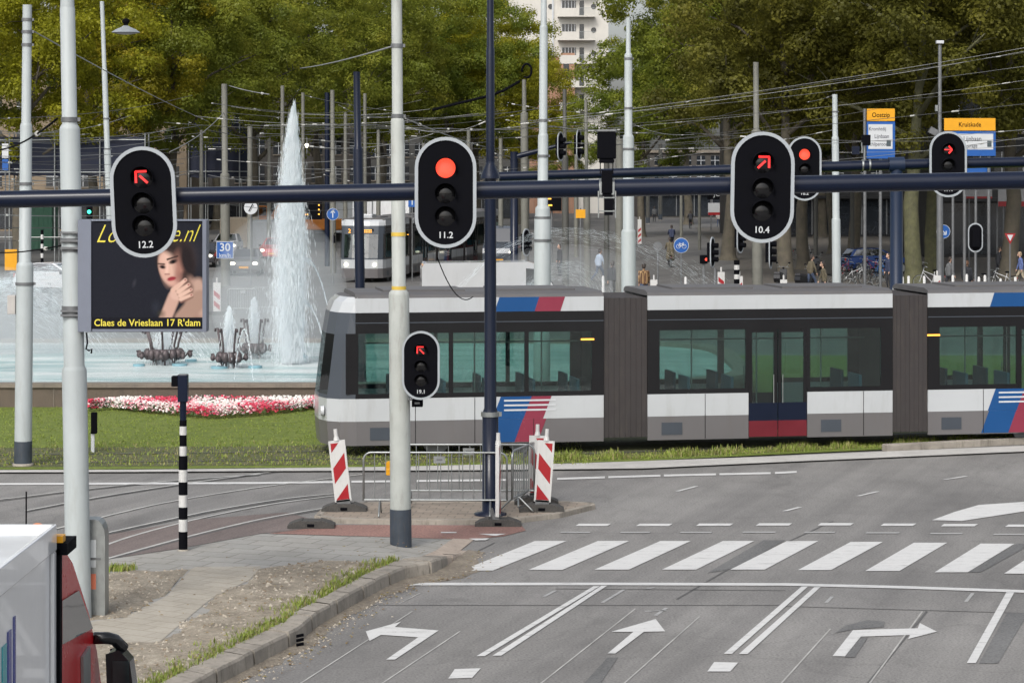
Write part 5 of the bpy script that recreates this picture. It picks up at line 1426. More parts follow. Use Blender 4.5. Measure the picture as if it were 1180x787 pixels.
# water: fine droplet streaks and soft mist
def spraymat():
    m, nt, out = newmat('water_spray')
    d = N(nt, 'ShaderNodeBsdfDiffuse'); d.inputs['Color'].default_value = (.90, .94, .96, 1)
    t = N(nt, 'ShaderNodeBsdfTranslucent'); t.inputs['Color'].default_value = (.90, .94, .96, 1)
    n = noise(nt, 5, 2, .5)
    mx = N(nt, 'ShaderNodeMixShader'); L(nt, n.outputs['Fac'], mx.inputs['Fac'])
    L(nt, d.outputs[0], mx.inputs[1]); L(nt, t.outputs[0], mx.inputs[2]); L(nt, mx.outputs[0], out.inputs['Surface']); return m
M_SPRAY = spraymat()
def streak(b, p, d, l, w):
    d = d.normalized(); u = d.orthogonal().normalized(); v = d.cross(u); m_ = p + d * (l * .4)
    b.add([p, m_ + u * w, m_ - u * w * .5 + v * w * .87, m_ - u * w * .5 - v * w * .87, p + d * l], [(0, 2, 1), (0, 3, 2), (0, 1, 3), (4, 1, 2), (4, 2, 3), (4, 3, 1)], M_SPRAY)
def mistmat(name, dens):
    m, nt, out = newmat(name)
    v = N(nt, 'ShaderNodeVolumePrincipled'); v.inputs['Color'].default_value = (.95, .97, .98, 1); v.inputs['Density'].default_value = dens; v.inputs['Anisotropy'].default_value = .2
    L(nt, v.outputs[0], out.inputs['Volume']); return m
WJ = 'white water jets of the fountain'
def jet_thing(label, base): return thing('water_jet', label, 'water jet', base, group=WJ)
p0 = G(339, 420, .5)
t = jet_thing('tall white main jet of the fountain, a cone rising into the trees', p0)
Hj = (420 - 122) / (F / p0.y)
b = MB()
for _ in range(60000):    # falling envelope
    h = Hj * (1 - R.random() ** 1.0)
    f = 1 - h / Hj
    rad = .015 + 1.02 * f ** .72
    rr = abs(R.gauss(0, .36)) * rad
    if f > .40 and R.random() < (f - .40) * 1.45: continue
    a = R.uniform(0, 6.283)
    pos = Vector((rr * math.cos(a) - .05 - .10 * f, rr * math.sin(a), h))
    streak(b, pos, Vector((math.cos(a) * .10 * rr, math.sin(a) * .10 * rr, -1)), R.uniform(.06, .30), R.uniform(.0015, .0055))
b.build('falling_spray', t)
b = MB()
for _ in range(13000):    # rising core
    h = Hj * R.random() * .97; f = 1 - h / Hj
    rad = .035 + .12 * min(1, f * 3)
    a = R.uniform(0, 6.283); rr = abs(R.gauss(0, .6)) * rad
    streak(b, Vector((rr * math.cos(a) + .10 * f, rr * math.sin(a), h)), Vector((0, 0, 1)), R.uniform(.1, .45), R.uniform(.003, .009))
b.build('core', t)
def plume(label, p, h, r, n):
    t = jet_thing(label, p); b = MB()
    for _ in range(n):
        f = R.random(); hh = h * (1 - f); rad = r * (.12 + .9 * f ** .7); a = R.uniform(0, 6.283); rr = abs(R.gauss(0, .45)) * rad
        streak(b, Vector((rr * math.cos(a), rr * math.sin(a), hh)), Vector((math.cos(a) * .2, math.sin(a) * .2, -1)), R.uniform(.05, .2), R.uniform(.004, .010))
    b.build('spray', t)
plume('short white plume rising from the four-post ornament', ORN[1] + Vector((0, 0, .05)), 1.68, .34, 2600)
plume('short white plume rising from the ornament beside the tall jet', ORN[2] + Vector((0, 0, .05)), 1.75, .34, 2600)
plume('low white bubbling plume inside the seven-post ornament', ORN[0] + Vector((0, 0, .05)), 1.15, .55, 2200)
for k, (pxx, pyy, hh, lab) in enumerate(((345, 418, .5, 'tiny jet at the foot of the tall jet'), (281, 438, 1.3, 'thin pair of water threads near the front rim of the basin'))):
    p = G(pxx, pyy, .5); t = jet_thing(lab, p); b = MB()
    for _ in range(240):
        a = R.random(); sx = (a - .5) * .5
        z_ = hh * (1 - (2 * a - 1) ** 2)
        streak(b, Vector((sx + R.gauss(0, .012), R.gauss(0, .012), z_)), Vector((1, 0, hh * 4 * (1 - 2 * a) / .5)), R.uniform(.04, .12), .006)
    b.build('spray', t)
def arc(label, pa, pt_, pe, d, n, spread, w=(.004, .010)):
    """curved jet through three photo points at one depth: launch, apex, landing"""
    A, Tp, E = P(*pa, d), P(*pt_, d), P(*pe, d)
    t = jet_thing(label, A); b = MB()
    def pos(s):
        if s < .5:
            q = s * 2; x = A.x + (Tp.x - A.x) * q; z = A.z + (Tp.z - A.z) * (1 - (1 - q) ** 2)
        else:
            q = s * 2 - 1; x = Tp.x + (E.x - Tp.x) * q; z = Tp.z + (E.z - Tp.z) * q * q
        return Vector((x, d, z))
    for _ in range(n):
        s = R.random(); k = spread * (.15 + s)
        p = pos(s); dr_ = pos(min(1, s + .02)) - pos(max(0, s - .02))
        drop = abs(R.gauss(0, 1)) * k * (1.0 if s > .3 else .4)
        p = p - A + Vector((R.gauss(0, k * .5), R.gauss(0, k * .7), -drop))
        if p.z + A.z < .5: continue
        streak(b, p, dr_ + Vector((0, 0, -.05)), R.uniform(.08, .35), R.uniform(*w))
    b.build('spray', t)
arc('broad arching jet falling towards the tall jet from the left edge', (-120, 418), (85, 303), (250, 418), 71, 5000, .8, (.0015, .0045))
arc('second arching jet at the far left edge, lower than the first', (-160, 416), (10, 322), (130, 414), 73, 3500, .8, (.0015, .0045))
arc('long low jet of spray sweeping down behind the bicycle sign', (470, 415), (650, 262), (835, 332), 74, 1500, .34, (.0007, .0018))
arc('spray jet bursting behind the collared pale pole', (560, 415), (655, 300), (730, 415), 75, 1500, .55, (.0007, .0018))
arc('thin thread of water falling right of the tall jet', (340, 330), (352, 296), (377, 350), 69.5, 260, .015)
arc('thin thread of water above the tram nose', (338, 400), (350, 346), (374, 395), 69, 260, .015)
arc('thin thread of water left of the tall jet', (336, 360), (330, 352), (318, 420), 69, 220, .015)
def mist(label, c, rx, ry, rz_, mat):
    m = MB(); m.ball((0, 0, 0), rx, ry, rz_, mat, 24, 14); o = m.build('mist'); o.location = c
    o['kind'] = 'stuff'; o['label'] = label; o['category'] = 'mist'
    return o
def jetmist():
    m = MB(); m.lathe([(.02, Hj * 1.0), (.12, Hj * .93), (.30, Hj * .75), (.50, Hj * .5), (.50, Hj * .25), (.22, .02)][::-1], mistmat('jet_mist', 1.1), 24); o = m.build('jet_mist'); o.location = p0_ + Vector((-.12, 0, 0))
    o['kind'] = 'stuff'; o['label'] = 'white mist inside the tall jet'; o['category'] = 'mist'
p0_ = G(339, 420, .5); jetmist()
M_MIST = mistmat('fine_mist', .125); M_MIST2 = mistmat('fine_mist_thin', .08)
mist('pale mist hanging round the foot of the tall jet', P(322, 345, 70.6), 2.0, 2.2, 2.6, M_MIST)
mist('pale mist drifting over the left side of the basin', P(60, 375, 72), 4.4, 2.2, 1.7, M_MIST)
mist('mist drifting behind the collared pale pole', P(655, 318, 76), 2.3, 1.8, 1.0, M_MIST2)
mist('pale mist at the far left edge of the basin', P(-5, 372, 73), 3.0, 2.0, 1.7, M_MIST)
mist('thin mist between the billboard and the tall jet', P(262, 372, 73), 2.4, 2.2, 1.6, M_MIST2)

# flower bed
fbm = [paint('petal_' + n, c, .7, 0, .2, 30) for n, c in (('crimson', (.50, .03, .07)), ('pink', (.62, .20, .26)), ('pale_pink', (.70, .45, .46)), ('white', (.74, .70, .66)))]
M_FLEAF = paint('bed_leaf', (.05, .09, .025), .8, 0, .3, 10)
fl = MB()
up_e = [(100, 466), (140, 462.5), (200, 461.5), (300, 459.5), (360, 459), (420, 460)]
lo_e = [(100, 469), (150, 475), (200, 480), (240, 484), (290, 481), (345, 475), (420, 466)]
ux, uy = zip(*up_e); lx, ly = zip(*lo_e)
for _ in range(9000):
    pxx = R.uniform(102, 400); ya, yb = np.interp(pxx, ux, uy), np.interp(pxx, lx, ly)
    ya += 8                                  # ground line behind the raised blooms
    if yb - ya < .5: yb = ya + .8
    pyy = ya + (yb - ya) * R.random(); p = G(pxx, pyy, .03)
    hgt = R.uniform(.08, .30); sz = R.uniform(.022, .045)
    clump = math.sin(p.x * 3.1 + p.y * 1.3) + math.sin(p.x * 1.37 - p.y * 2.3 + 1) + R.gauss(0, .75)
    if R.random() < .18: mt = M_FLEAF; hgt *= .7
    else: mt = fbm[0] if clump > .9 else fbm[1] if clump > .25 else fbm[2] if clump > -.3 else fbm[3]
    c = p + Vector((0, 0, hgt)); n1 = Vector((R.gauss(0, .5), R.gauss(-.5, .5), 1)).normalized(); u = n1.orthogonal().normalized(); v = n1.cross(u)
    fl.add([c + u * sz, c + v * sz + n1 * sz * .3, c - u * sz, c - v * sz + n1 * sz * .3, c + n1 * sz * .55], [(0, 1, 4), (1, 2, 4), (2, 3, 4), (3, 0, 4)], mt)
stuff(fl.build('flower_bed'), 'dense bed of red, pink and white flowers on the lawn before the basin wall', 'flowers')
ld = thing('lawn_control_box', 'small dark box with a pale post on the lawn, peeking out beside the stout pole', 'box', G(107, 521, .03))
m = MB(); m.box(.0, 0, .15, .07, .06, .9, M_SIGNWHITE); m.build('post', ld); m = MB(); m.box(.03, -.02, .62, .12, .12, .45, M_BLACK); m.build('body', ld, bevel=.01)
# ------------------------------------------------------------------ trees
def leafmat(name, a, b_, c_, tr=.52):
    m, nt, out = newmat(name)
    n = noise(nt, .35, 4, .6); n2 = noise(nt, 3.0, 2, .5)
    oi = N(nt, 'ShaderNodeObjectInfo')
    r = ramp(nt, n.outputs['Fac'], [(.30, c4(a)), (.52, c4(b_)), (.72, c4(c_))])
    r2 = ramp(nt, n2.outputs['Fac'], [(.3, (.65, .65, .65, 1)), (.7, (1.2, 1.2, 1.2, 1))])
    c = mix(nt, .9, r.outputs['Color'], r2.outputs['Color'], 'MULTIPLY')
    hs = N(nt, 'ShaderNodeHueSaturation'); mr = N(nt, 'ShaderNodeMapRange'); mr.inputs['To Min'].default_value = .488; mr.inputs['To Max'].default_value = .515
    L(nt, oi.outputs['Random'], mr.inputs['Value']); L(nt, mr.outputs['Result'], hs.inputs['Hue']); L(nt, c, hs.inputs['Color'])
    d = N(nt, 'ShaderNodeBsdfDiffuse'); t = N(nt, 'ShaderNodeBsdfTranslucent'); L(nt, hs.outputs['Color'], d.inputs['Color']); L(nt, hs.outputs['Color'], t.inputs['Color'])
    g = N(nt, 'ShaderNodeBsdfGlossy'); g.inputs['Roughness'].default_value = .45; g.inputs['Color'].default_value = (.5, .5, .5, 1)
    mx = N(nt, 'ShaderNodeMixShader'); mx.inputs['Fac'].default_value = tr; L(nt, d.outputs[0], mx.inputs[1]); L(nt, t.outputs[0], mx.inputs[2])
    m2 = N(nt, 'ShaderNodeMixShader'); m2.inputs['Fac'].default_value = .015; L(nt, mx.outputs[0], m2.inputs[1]); L(nt, g.outputs[0], m2.inputs[2])
    L(nt, m2.outputs[0], out.inputs['Surface']); return m
M_LY = leafmat('leaf_yellowing', (.20, .20, .02), (.33, .315, .025), (.47, .42, .035))
M_LG = leafmat('leaf_green', (.11, .14, .022), (.225, .255, .034), (.37, .36, .05))
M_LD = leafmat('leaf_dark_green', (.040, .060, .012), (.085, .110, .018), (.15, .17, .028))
M_LO = leafmat('leaf_olive', (.085, .085, .018), (.17, .163, .03), (.28, .255, .042))
M_BARK = paint('plane_bark', (.085, .074, .056), .9, 0, .35, 2.2, bump=.8, bscale=12, dirt=.6, dirtcol=(.07, .08, .03))
M_BARKM = paint('mossy_bark', (.085, .085, .042), .9, 0, .4, 3.0, bump=.8, bscale=12, dirt=.5, dirtcol=(.15, .14, .11))
def tree_meshes(seed, Ht, crown_bot, cr, nlimb, nclump, leafn, leaf=.30, r0=.42):
    rr = random.Random(seed)
    tm = MB(); ends = []
    top = Vector((rr.gauss(0, .4), rr.gauss(0, .4), crown_bot + (Ht - crown_bot) * .55))
    def trunk_pt(z): f = z / top.z; return Vector((top.x * f * f + .12 * math.sin(z * .9 + seed), top.y * f * f + .12 * math.cos(z * .7 + seed), z))
    zs = [0, .25, .8, 2, 4, 6, 8.5, top.z]
    pts = [trunk_pt(z) for z in zs]; rad = [r0 * 1.55, r0 * 1.2, r0 * 1.02, r0 * .95, r0 * .86, r0 * .74, r0 * .55, r0 * .22]
    vs = []; n = 12
    for p, r in zip(pts, rad):
        for k in range(n):
            a = 2 * math.pi * k / n; w = 1 + .08 * math.sin(3 * a + seed + p.z); vs.append((p.x + r * w * math.cos(a), p.y + r * w * math.sin(a), p.z))
    tm.add(vs, [(i * n + k, i * n + (k + 1) % n, (i + 1) * n + (k + 1) % n, (i + 1) * n + k) for i in range(len(zs) - 1) for k in range(n)], M_BARK, True)
    cz = (crown_bot + Ht) / 2; chz = (Ht - crown_bot) / 2
    for i in range(nlimb):
        z = crown_bot - .8 + (top.z - crown_bot) * i / nlimb; a = i * 2.4 + rr.uniform(-.4, .4)
        s = trunk_pt(z); f = .55 + .4 * math.sin(math.pi * min(1, (i + 1) / nlimb))
        e = s + Vector((math.cos(a) * cr * f * .85, math.sin(a) * cr * f * .85, rr.uniform(1.5, 4.0)))
        mid = s.lerp(e, .45) + Vector((rr.gauss(0, .3), rr.gauss(0, .3), rr.uniform(.2, .9)))
        rl = r0 * (.42 - .2 * i / nlimb)
        tm.tube([s, mid, e], rl, M_BARK, 7, r1=rl * .25); ends.append(e); ends.append(mid.lerp(e, .5))
        for q in range(3):
            st = mid.lerp(e, rr.uniform(.1, .8)); an = a + rr.uniform(-1.2, 1.2); en = st + Vector((math.cos(an) * rr.uniform(1, 2.4), math.sin(an) * rr.uniform(1, 2.4), rr.uniform(-.6, 2)))
            tm.tube([st, st.lerp(en, .5) + Vector((0, 0, .2)), en], rl * .35, M_BARK, 5, r1=rl * .08); ends.append(en)
    cl = []
    for i in range(nclump):
        if i < len(ends) and rr.random() < .85: c = ends[i] + Vector((rr.gauss(0, .5), rr.gauss(0, .5), rr.gauss(.2, .5)))
        else:
            u = rr.uniform(-1, 1); a = rr.uniform(0, 6.283); q = rr.random() ** .42
            sh = math.sqrt(max(0, 1 - u * u)); lob = 1 + .20 * math.sin(3 * a + seed) + .14 * math.sin(5 * a + 2 * seed + u * 4)
            c = Vector((top.x * .5 + cr * q * sh * lob * math.cos(a), top.y * .5 + cr * q * sh * lob * math.sin(a), cz + chz * q * u))
        cl.append((c, rr.uniform(.75, 1.55)))
    g = np.random.RandomState(seed * 17 + 1)
    C = np.array([tuple(c) for c, r in cl]); RR = np.array([r for c, r in cl]); cnt = (leafn * RR).astype(int)
    C = np.repeat(C, cnt, 0); RR = np.repeat(RR, cnt); n = len(C)
    d = g.normal(0, 1, (n, 3)) * (1, 1, .72); d /= np.linalg.norm(d, axis=1)[:, None]
    p = C + d * (RR * g.random_sample(n) ** .45)[:, None] * (1, 1, .8)
    nrm = d * 1.0 + g.normal(0, .33, (n, 3)) + (0, -.0, .45); nrm /= np.linalg.norm(nrm, axis=1)[:, None]
    t_ = g.normal(0, 1, (n, 3)); u = np.cross(nrm, t_); u /= np.linalg.norm(u, axis=1)[:, None]; v = np.cross(nrm, u)
    l = leaf * g.uniform(.5, 1.3, n); w = l * g.uniform(.5, .85, n); bend = nrm * (l * g.uniform(-.25, .1, n))[:, None]
    V = np.stack([p - u * l[:, None] * .5, p + v * w[:, None] * .5 + bend * .3, p + u * l[:, None] * .5 + bend, p - v * w[:, None] * .5 + bend * .3], 1).reshape(-1, 3)
    return tm, V, n
def mesh_from(name, vs, fs, mat):
    me = bpy.data.meshes.new(name); n = fs; me.vertices.add(4 * n); me.vertices.foreach_set('co', vs.astype(np.float32).ravel())
    me.loops.add(4 * n); me.loops.foreach_set('vertex_index', np.arange(4 * n, dtype=np.int32)); me.polygons.add(n)
    me.polygons.foreach_set('loop_start', np.arange(0, 4 * n, 4, dtype=np.int32)); me.polygons.foreach_set('loop_total', np.full(n, 4, dtype=np.int32))
    me.materials.append(mat); me.update(calc_edges=True); me.validate(); return me
VAR = []
for sd, Ht, cb_, cr, nl, nc in ((1, 24, 7.4, 7.6, 9, 165), (2, 22, 6.9, 6.9, 8, 150), (3, 26, 7.8, 8.2, 10, 180), (4, 21, 6.6, 7.0, 8, 150)):
    tm, vs, fs = tree_meshes(sd, Ht, cb_, cr, nl, nc, 420, .205)
    tmesh = tm.build('trunk'); tme = tmesh.data; bpy.data.objects.remove(tmesh)
    VAR.append((tme, vs, fs, Ht))
CM = {}
def crown_mesh(v, mat):
    if (v, mat.name) not in CM: CM[(v, mat.name)] = mesh_from('crown', VAR[v][1], VAR[v][2], mat)
    return CM[(v, mat.name)]
TM = {}
def trunk_mesh(v, bark):
    if (v, bark.name) not in TM:
        me = VAR[v][0].copy(); me.materials.clear(); me.materials.append(bark); TM[(v, bark.name)] = me
    return TM[(v, bark.name)]
def tree(v, pxx, d, rz, sc, mat, label, grp, bark=None, lean=0, sz=1.0):
    t = thing('plane_tree', label, 'tree', (X(pxx, d), d, 0), rot=(0, lean, rz), group=grp); t.scale = (sc, sc, sc * sz)
    for nme, me in (('trunk', trunk_mesh(v, bark or M_BARK)), ('crown', crown_mesh(v, mat))):
        o = bpy.data.objects.new(nme, me); COL.objects.link(o); o.parent = t
    return t
GL, GR_ = 'tall trees on the left and centre', 'tall dark trees on the right'
tree(1, 22, 150, .4, 1.0, M_LY, 'yellowing tree at the far left edge behind the lawn pole', GL)
tree(0, 108, 168, 1.9, .95, M_LY, 'yellow-green tree behind the stout pole and the leaning slim pole', GL)
tree(2, 200, 172, 3.0, .95, M_LG, 'big green tree behind the hanging street lamp', GL)
tree(3, 292, 190, .8, 1.1, M_LG, 'green tree left of the tip of the tall jet', GL)
tree(0, 368, 205, 2.2, 1.05, M_LG, 'green tree behind the tip of the tall jet', GL)
tree(1, 440, 225, 5.1, 1.15, M_LG, 'green tree right behind the stained pole top', GL)
tree(2, 516, 235, .2, 1.0, M_LG, 'tree between the stained pole and the navy mast', GL)
tree(3, 548, 240, 4.0, 1.12, M_LY, 'pale yellow-green tree right of the navy mast', GL)
tree(0, 600, 262, 1.0, .84, M_LY, 'yellowish tree below the white apartment block, left of its balconies', GL)
tree(1, 556, 300, 2.2, 1.3, M_LG, 'tall tree far back, filling the gap left of the white block', GL)
tree(2, 792, 262, 2.6, 1.1, M_LG, 'tall tree far back, right of the white block', GR_)
tree(1, 652, 285, 3.3, .60, M_LG, 'small tree under the white apartment block balconies', GL)
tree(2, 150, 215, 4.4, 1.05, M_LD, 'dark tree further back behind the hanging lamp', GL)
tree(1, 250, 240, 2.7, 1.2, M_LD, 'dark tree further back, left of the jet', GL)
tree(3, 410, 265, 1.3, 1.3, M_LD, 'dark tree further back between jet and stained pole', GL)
tree(1, 738, 215, .9, .84, M_LG, 'green tree edging the gap beside the white block, behind the three-step pole', GR_)
tree(0, 842, 160, 2.9, 1.08, M_LG, 'green tree between the three-step pole and the 10.4 signal', GR_)
tree(3, 905, 130, 1.2, 1.0, M_LO, 'olive tree right above the 10.4 signal, brown trunk by the scooters', GR_)
tree(2, 985, 158, 4.2, .95, M_LO, 'olive tree behind the slim pale pole and the parked bikes', GR_)
tree(1, 1050, 126, .5, 1.05, M_LO, 'olive tree with a thick mossy trunk right of the second navy post', GR_, bark=M_BARKM)
tree(0, 1075, 140, 3.9, 1.0, M_LO, 'olive tree behind the mossy trunk, near the round blue sign', GR_, bark=M_BARKM)
tree(3, 1165, 132, 5.6, 1.1, M_LO, 'olive tree at the right edge above the yield sign', GR_)
tree(2, -70, 165, .7, 1.0, M_LG, 'green tree just past the left edge', GL)
tree(0, -165, 175, 2.7, 1.05, M_LG, 'green tree well past the left edge of the view', GL)
tree(2, 1240, 150, 2.0, 1.0, M_LO, 'olive tree just past the right edge', GR_)
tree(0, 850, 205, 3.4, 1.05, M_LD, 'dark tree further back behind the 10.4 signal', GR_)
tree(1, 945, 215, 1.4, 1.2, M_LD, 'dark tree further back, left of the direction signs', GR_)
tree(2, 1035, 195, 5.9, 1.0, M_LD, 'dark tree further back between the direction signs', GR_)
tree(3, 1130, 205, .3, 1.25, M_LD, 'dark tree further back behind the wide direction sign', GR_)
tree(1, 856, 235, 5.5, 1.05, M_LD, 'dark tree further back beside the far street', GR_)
tree(0, 925, 145, 5.0, .9, M_LO, 'tree whose dark trunk stands just right of the scooters', GR_)
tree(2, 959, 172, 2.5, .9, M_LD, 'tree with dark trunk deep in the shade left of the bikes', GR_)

# ------------------------------------------------------------------ buildings
M_CREAM = paint('cream_render', srgb(196, 193, 186), .8, 0, .05, .4, dirt=.2)
M_WIN = paint('window_glass', (.02, .024, .03), .12, 0, .3, .7, spec=.9)
M_BRICKO = pavers('salmon_brick', srgb(172, 134, 112), srgb(160, 122, 100), srgb(150, 138, 124), .5, .12)
def apartment():
    d = 330.0; ppm = F / d
    t = thing('apartment_block', 'white apartment block with stacked balconies showing between the trees', 'building', (X(655, d), d, 0))
    x0, x1 = X(560, d) - t.location.x, X(701, d) - t.location.x
    m = MB(); m.bx(x0, x1, .0, 12, 0, 34, M_CREAM); m.build('wall', t)
    m = MB(); m.bx(X(646, d) - t.location.x, X(662, d) - t.location.x, -1.4, 0, 0, Z(62, d), M_BRICKO); m.bx(X(610, d) - t.location.x, X(646, d) - t.location.x, -.4, 0, 0, Z(66, d), M_BRICKO); m.build('brick_bay', t)
    m = MB(); m.bx(X(649, d) - t.location.x, X(655.5, d) - t.location.x, -1.46, -1.402, Z(98, d), Z(70, d), M_WIN); m.build('window', t)
    for k in range(6):
        zf = Z(127 - k * 27, d)
        xa, xb = X(645, d) - t.location.x, X(672, d) - t.location.x
        m = MB(); m.bx(xa - .3, xb + 1.6, -1.5, 0, zf - .16, zf, M_CREAM); m.bx(xa - .1, xb - .6, -1.5, -1.42, zf, zf + 1.0, M_CREAM)
        bal = m.build('balcony', t)
        m = MB()
        for q in range(16): m.box(xb - .55 + q * .14, -1.46, zf + .5, .03, .03, 1.0, M_STEEL)
        m.bx(xb - .6, xb + 1.6, -1.49, -1.43, zf + 1.0, zf + 1.05, M_STEEL); m.build('railing', bal)
        m = MB(); m.bx(xa + .25, xa + 2.2, -.06, -.002, zf + .25, zf + 2.1, M_WIN)
        for q in range(5): m.bx(xa + .25 + q * .44, xa + .32 + q * .44, -.085, -.065, zf + .25, zf + 2.1, M_SIGNWHITE)
        m.build('window', t)
        m = MB(); m.bx(xb - .5, xb + .1, -.06, -.002, zf + .1, zf + 2.1, M_WIN); m.build('window', t)
        for pxx in (634.5, 684):
            m = MB(); m.cyl((X(pxx, d) - t.location.x, -.01, zf + 1.3), (X(pxx, d) - t.location.x, -.07, zf + 1.3), .36, None, M_WIN, 16); m.build('round_window', t)
    m = MB(); m.bx(X(636, d) - t.location.x, X(638, d) - t.location.x, -.2, 0, 0, 34, M_SIGNWHITE); m.build('drain_pipe', t)
    m = MB(); m.bx(x0 - .3, x1 + .3, -.5, 12.3, 34, 34.5, M_CREAM); m.build('roof', t)
apartment()
def block(name, label, pxa, pxb, d, h, depth, wall, floors, nwin, ww=.62, rz=0, shop=None, fl0=0.0):
    xa, xb = X(pxa, d), X(pxb, d)
    t = thing(name, label, 'building', ((xa + xb) / 2, d, 0), math.radians(rz)); w = (xb - xa)
    m = MB(); m.bx(-w / 2, w / 2, 0, depth, 0, h, wall); m.build('wall', t)
    fh = (h - fl0) / floors
    for f in range(floors):
        for k in range(nwin):
            cx_ = -w / 2 + w * (k + .5) / nwin; wd_ = w / nwin * ww; z0_ = fl0 + f * fh + fh * .24; z1_ = fl0 + f * fh + fh * .82
            m = MB(); m.bx(cx_ - wd_ / 2, cx_ + wd_ / 2, -.03, -.004, z0_, z1_, M_WIN); m.bx(cx_ - .03, cx_ + .03, -.055, -.034, z0_, z1_, M_SIGNWHITE); m.bx(cx_ - wd_ / 2, cx_ + wd_ / 2, -.056, -.035, (z0_ + z1_) / 2 - .03, (z0_ + z1_) / 2 + .03, M_SIGNWHITE)
            wn = m.build('window', t)
            m = MB(); m.bx(cx_ - wd_ / 2 - .06, cx_ + wd_ / 2 + .06, -.12, -.002, z0_ - .14, z0_ - .01, M_STONECAP); m.build('sill', wn)
    if shop:
        m = MB(); m.bx(-w / 2 + .3, w / 2 - .3, -.05, -.005, .2, fl0 - .9, M_WIN)
        for k in range(int(w / 2.2) + 1): m.bx(-w / 2 + .3 + k * 2.2, -w / 2 + .42 + k * 2.2, -.09, -.055, .2, fl0 - .9, M_STEELD)
        m.build('shop_front', t)
        m = MB(); m.bx(-w / 2 + .2, w / 2 - .2, -.9, -.01, fl0 - .8, fl0 - .55, shop); m.build('awning', t)
    m = MB(); m.bx(-w / 2 - .2, w / 2 + .2, -.3, depth + .2, h, h + .35, M_STONECAP); m.build('roof_edge', t)
    return t
M_SANDST = paint('sandstone', srgb(128, 114, 96), .85, 0, .12, .8, dirt=.5, bump=.3, bscale=6)
M_BRICKD = pavers('brown_brick', (.06, .045, .038), (.05, .038, .032), (.07, .065, .06), .25, .08)
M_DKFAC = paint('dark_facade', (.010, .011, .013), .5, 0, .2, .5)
M_GREYFAC = paint('grey_facade', (.06, .06, .058), .7, 0, .15, .5, dirt=.4)
block('stone_building', 'sandstone building half hidden behind the left trees', -330, 215, 235, 17, 12, M_SANDST, 4, 16, .5, fl0=3.5, shop=M_STONECAP)
block('brick_building', 'brown brick building behind the tall jet', 222, 420, 262, 16, 12, M_BRICKD, 4, 9, .55, fl0=3.8, shop=M_GREYFAC)
block('office_building', 'dark office building behind the far tram', 424, 610, 290, 18, 14, M_GREYFAC, 5, 11, .6, fl0=4, shop=paint('awning_grey', (.3, .3, .3), .7))
block('shop_building', 'low brown shop at the end of the far street', 735, 832, 300, 8, 10, M_BRICKD, 2, 6, .6, fl0=4, shop=paint('awning_red', (.35, .05, .05), .7))
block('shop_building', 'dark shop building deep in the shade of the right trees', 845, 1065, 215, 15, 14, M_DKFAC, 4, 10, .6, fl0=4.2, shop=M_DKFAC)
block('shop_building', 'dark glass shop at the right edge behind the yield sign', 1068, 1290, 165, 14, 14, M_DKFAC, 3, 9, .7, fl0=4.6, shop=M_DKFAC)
block('white_building', 'pale building closing the gap under the apartment block', 600, 742, 345, 12, 10, M_CREAM, 3, 9, .5, fl0=3.5, shop=M_GREYFAC)

# scaffolds with navy netting
M_NET = paint('navy_netting', srgb(24, 30, 48), .8, 0, .3, .8, bump=.4, bscale=5, stretch=(.4, .4, 3))
def scaffold(label, pxa, pxb, d, ytop, ybot, nx):
    xa, xb = X(pxa, d), X(pxb, d); zt, zb = Z(ytop, d), Z(ybot, d)
    t = thing('scaffold', label, 'scaffold', ((xa + xb) / 2, d, 0), group='scaffolds wrapped in navy netting'); w = xb - xa
    m = MB(); nn = 24; vs = []
    for k in range(nn + 1):
        x_ = -w / 2 + w * k / nn; o_ = .08 * math.sin(k * 1.9) + .05 * math.sin(k * .7)
        vs += [(x_, -.1 + o_, zb + .05 * math.sin(k * 1.3)), (x_, -.12 + o_ * .5, zt)]
    m.add(vs, [(2 * k, 2 * k + 2, 2 * k + 3, 2 * k + 1) for k in range(nn)], M_NET, True)
    vb = [(a, b_ + .06, c) for a, b_, c in vs]; m.add(vb, [(2 * k, 2 * k + 1, 2 * k + 3, 2 * k + 2) for k in range(nn)], M_NET, True); m.build('netting', t)
    for k in range(nx + 1):
        x_ = -w / 2 + w * k / nx; m = MB(); m.cyl((x_, -.28, 0), (x_, -.28, zt + .2), .05, None, M_STEEL, 8); m.cyl((x_, 1.2, 0), (x_, 1.2, zt + .2), .05, None, M_STEEL, 8); m.build('upright', t)
    m = MB()
    z_ = 1.8
    while z_ < zt: m.cyl((-w / 2, -.30, z_), (w / 2, -.30, z_), .035, None, M_STEEL, 6); m.bx(-w / 2, w / 2, .1, 1.1, z_ - .05, z_, M_STONECAP); z_ += 2.0
    m.build('platform', t)
scaffold('long navy-netted scaffold behind the left poles, below the yellow trees', -40, 168, 150, 158, 203, 4)
scaffold('taller scaffold with blue netting left of the tall jet', 218, 296, 200, 138, 205, 4)

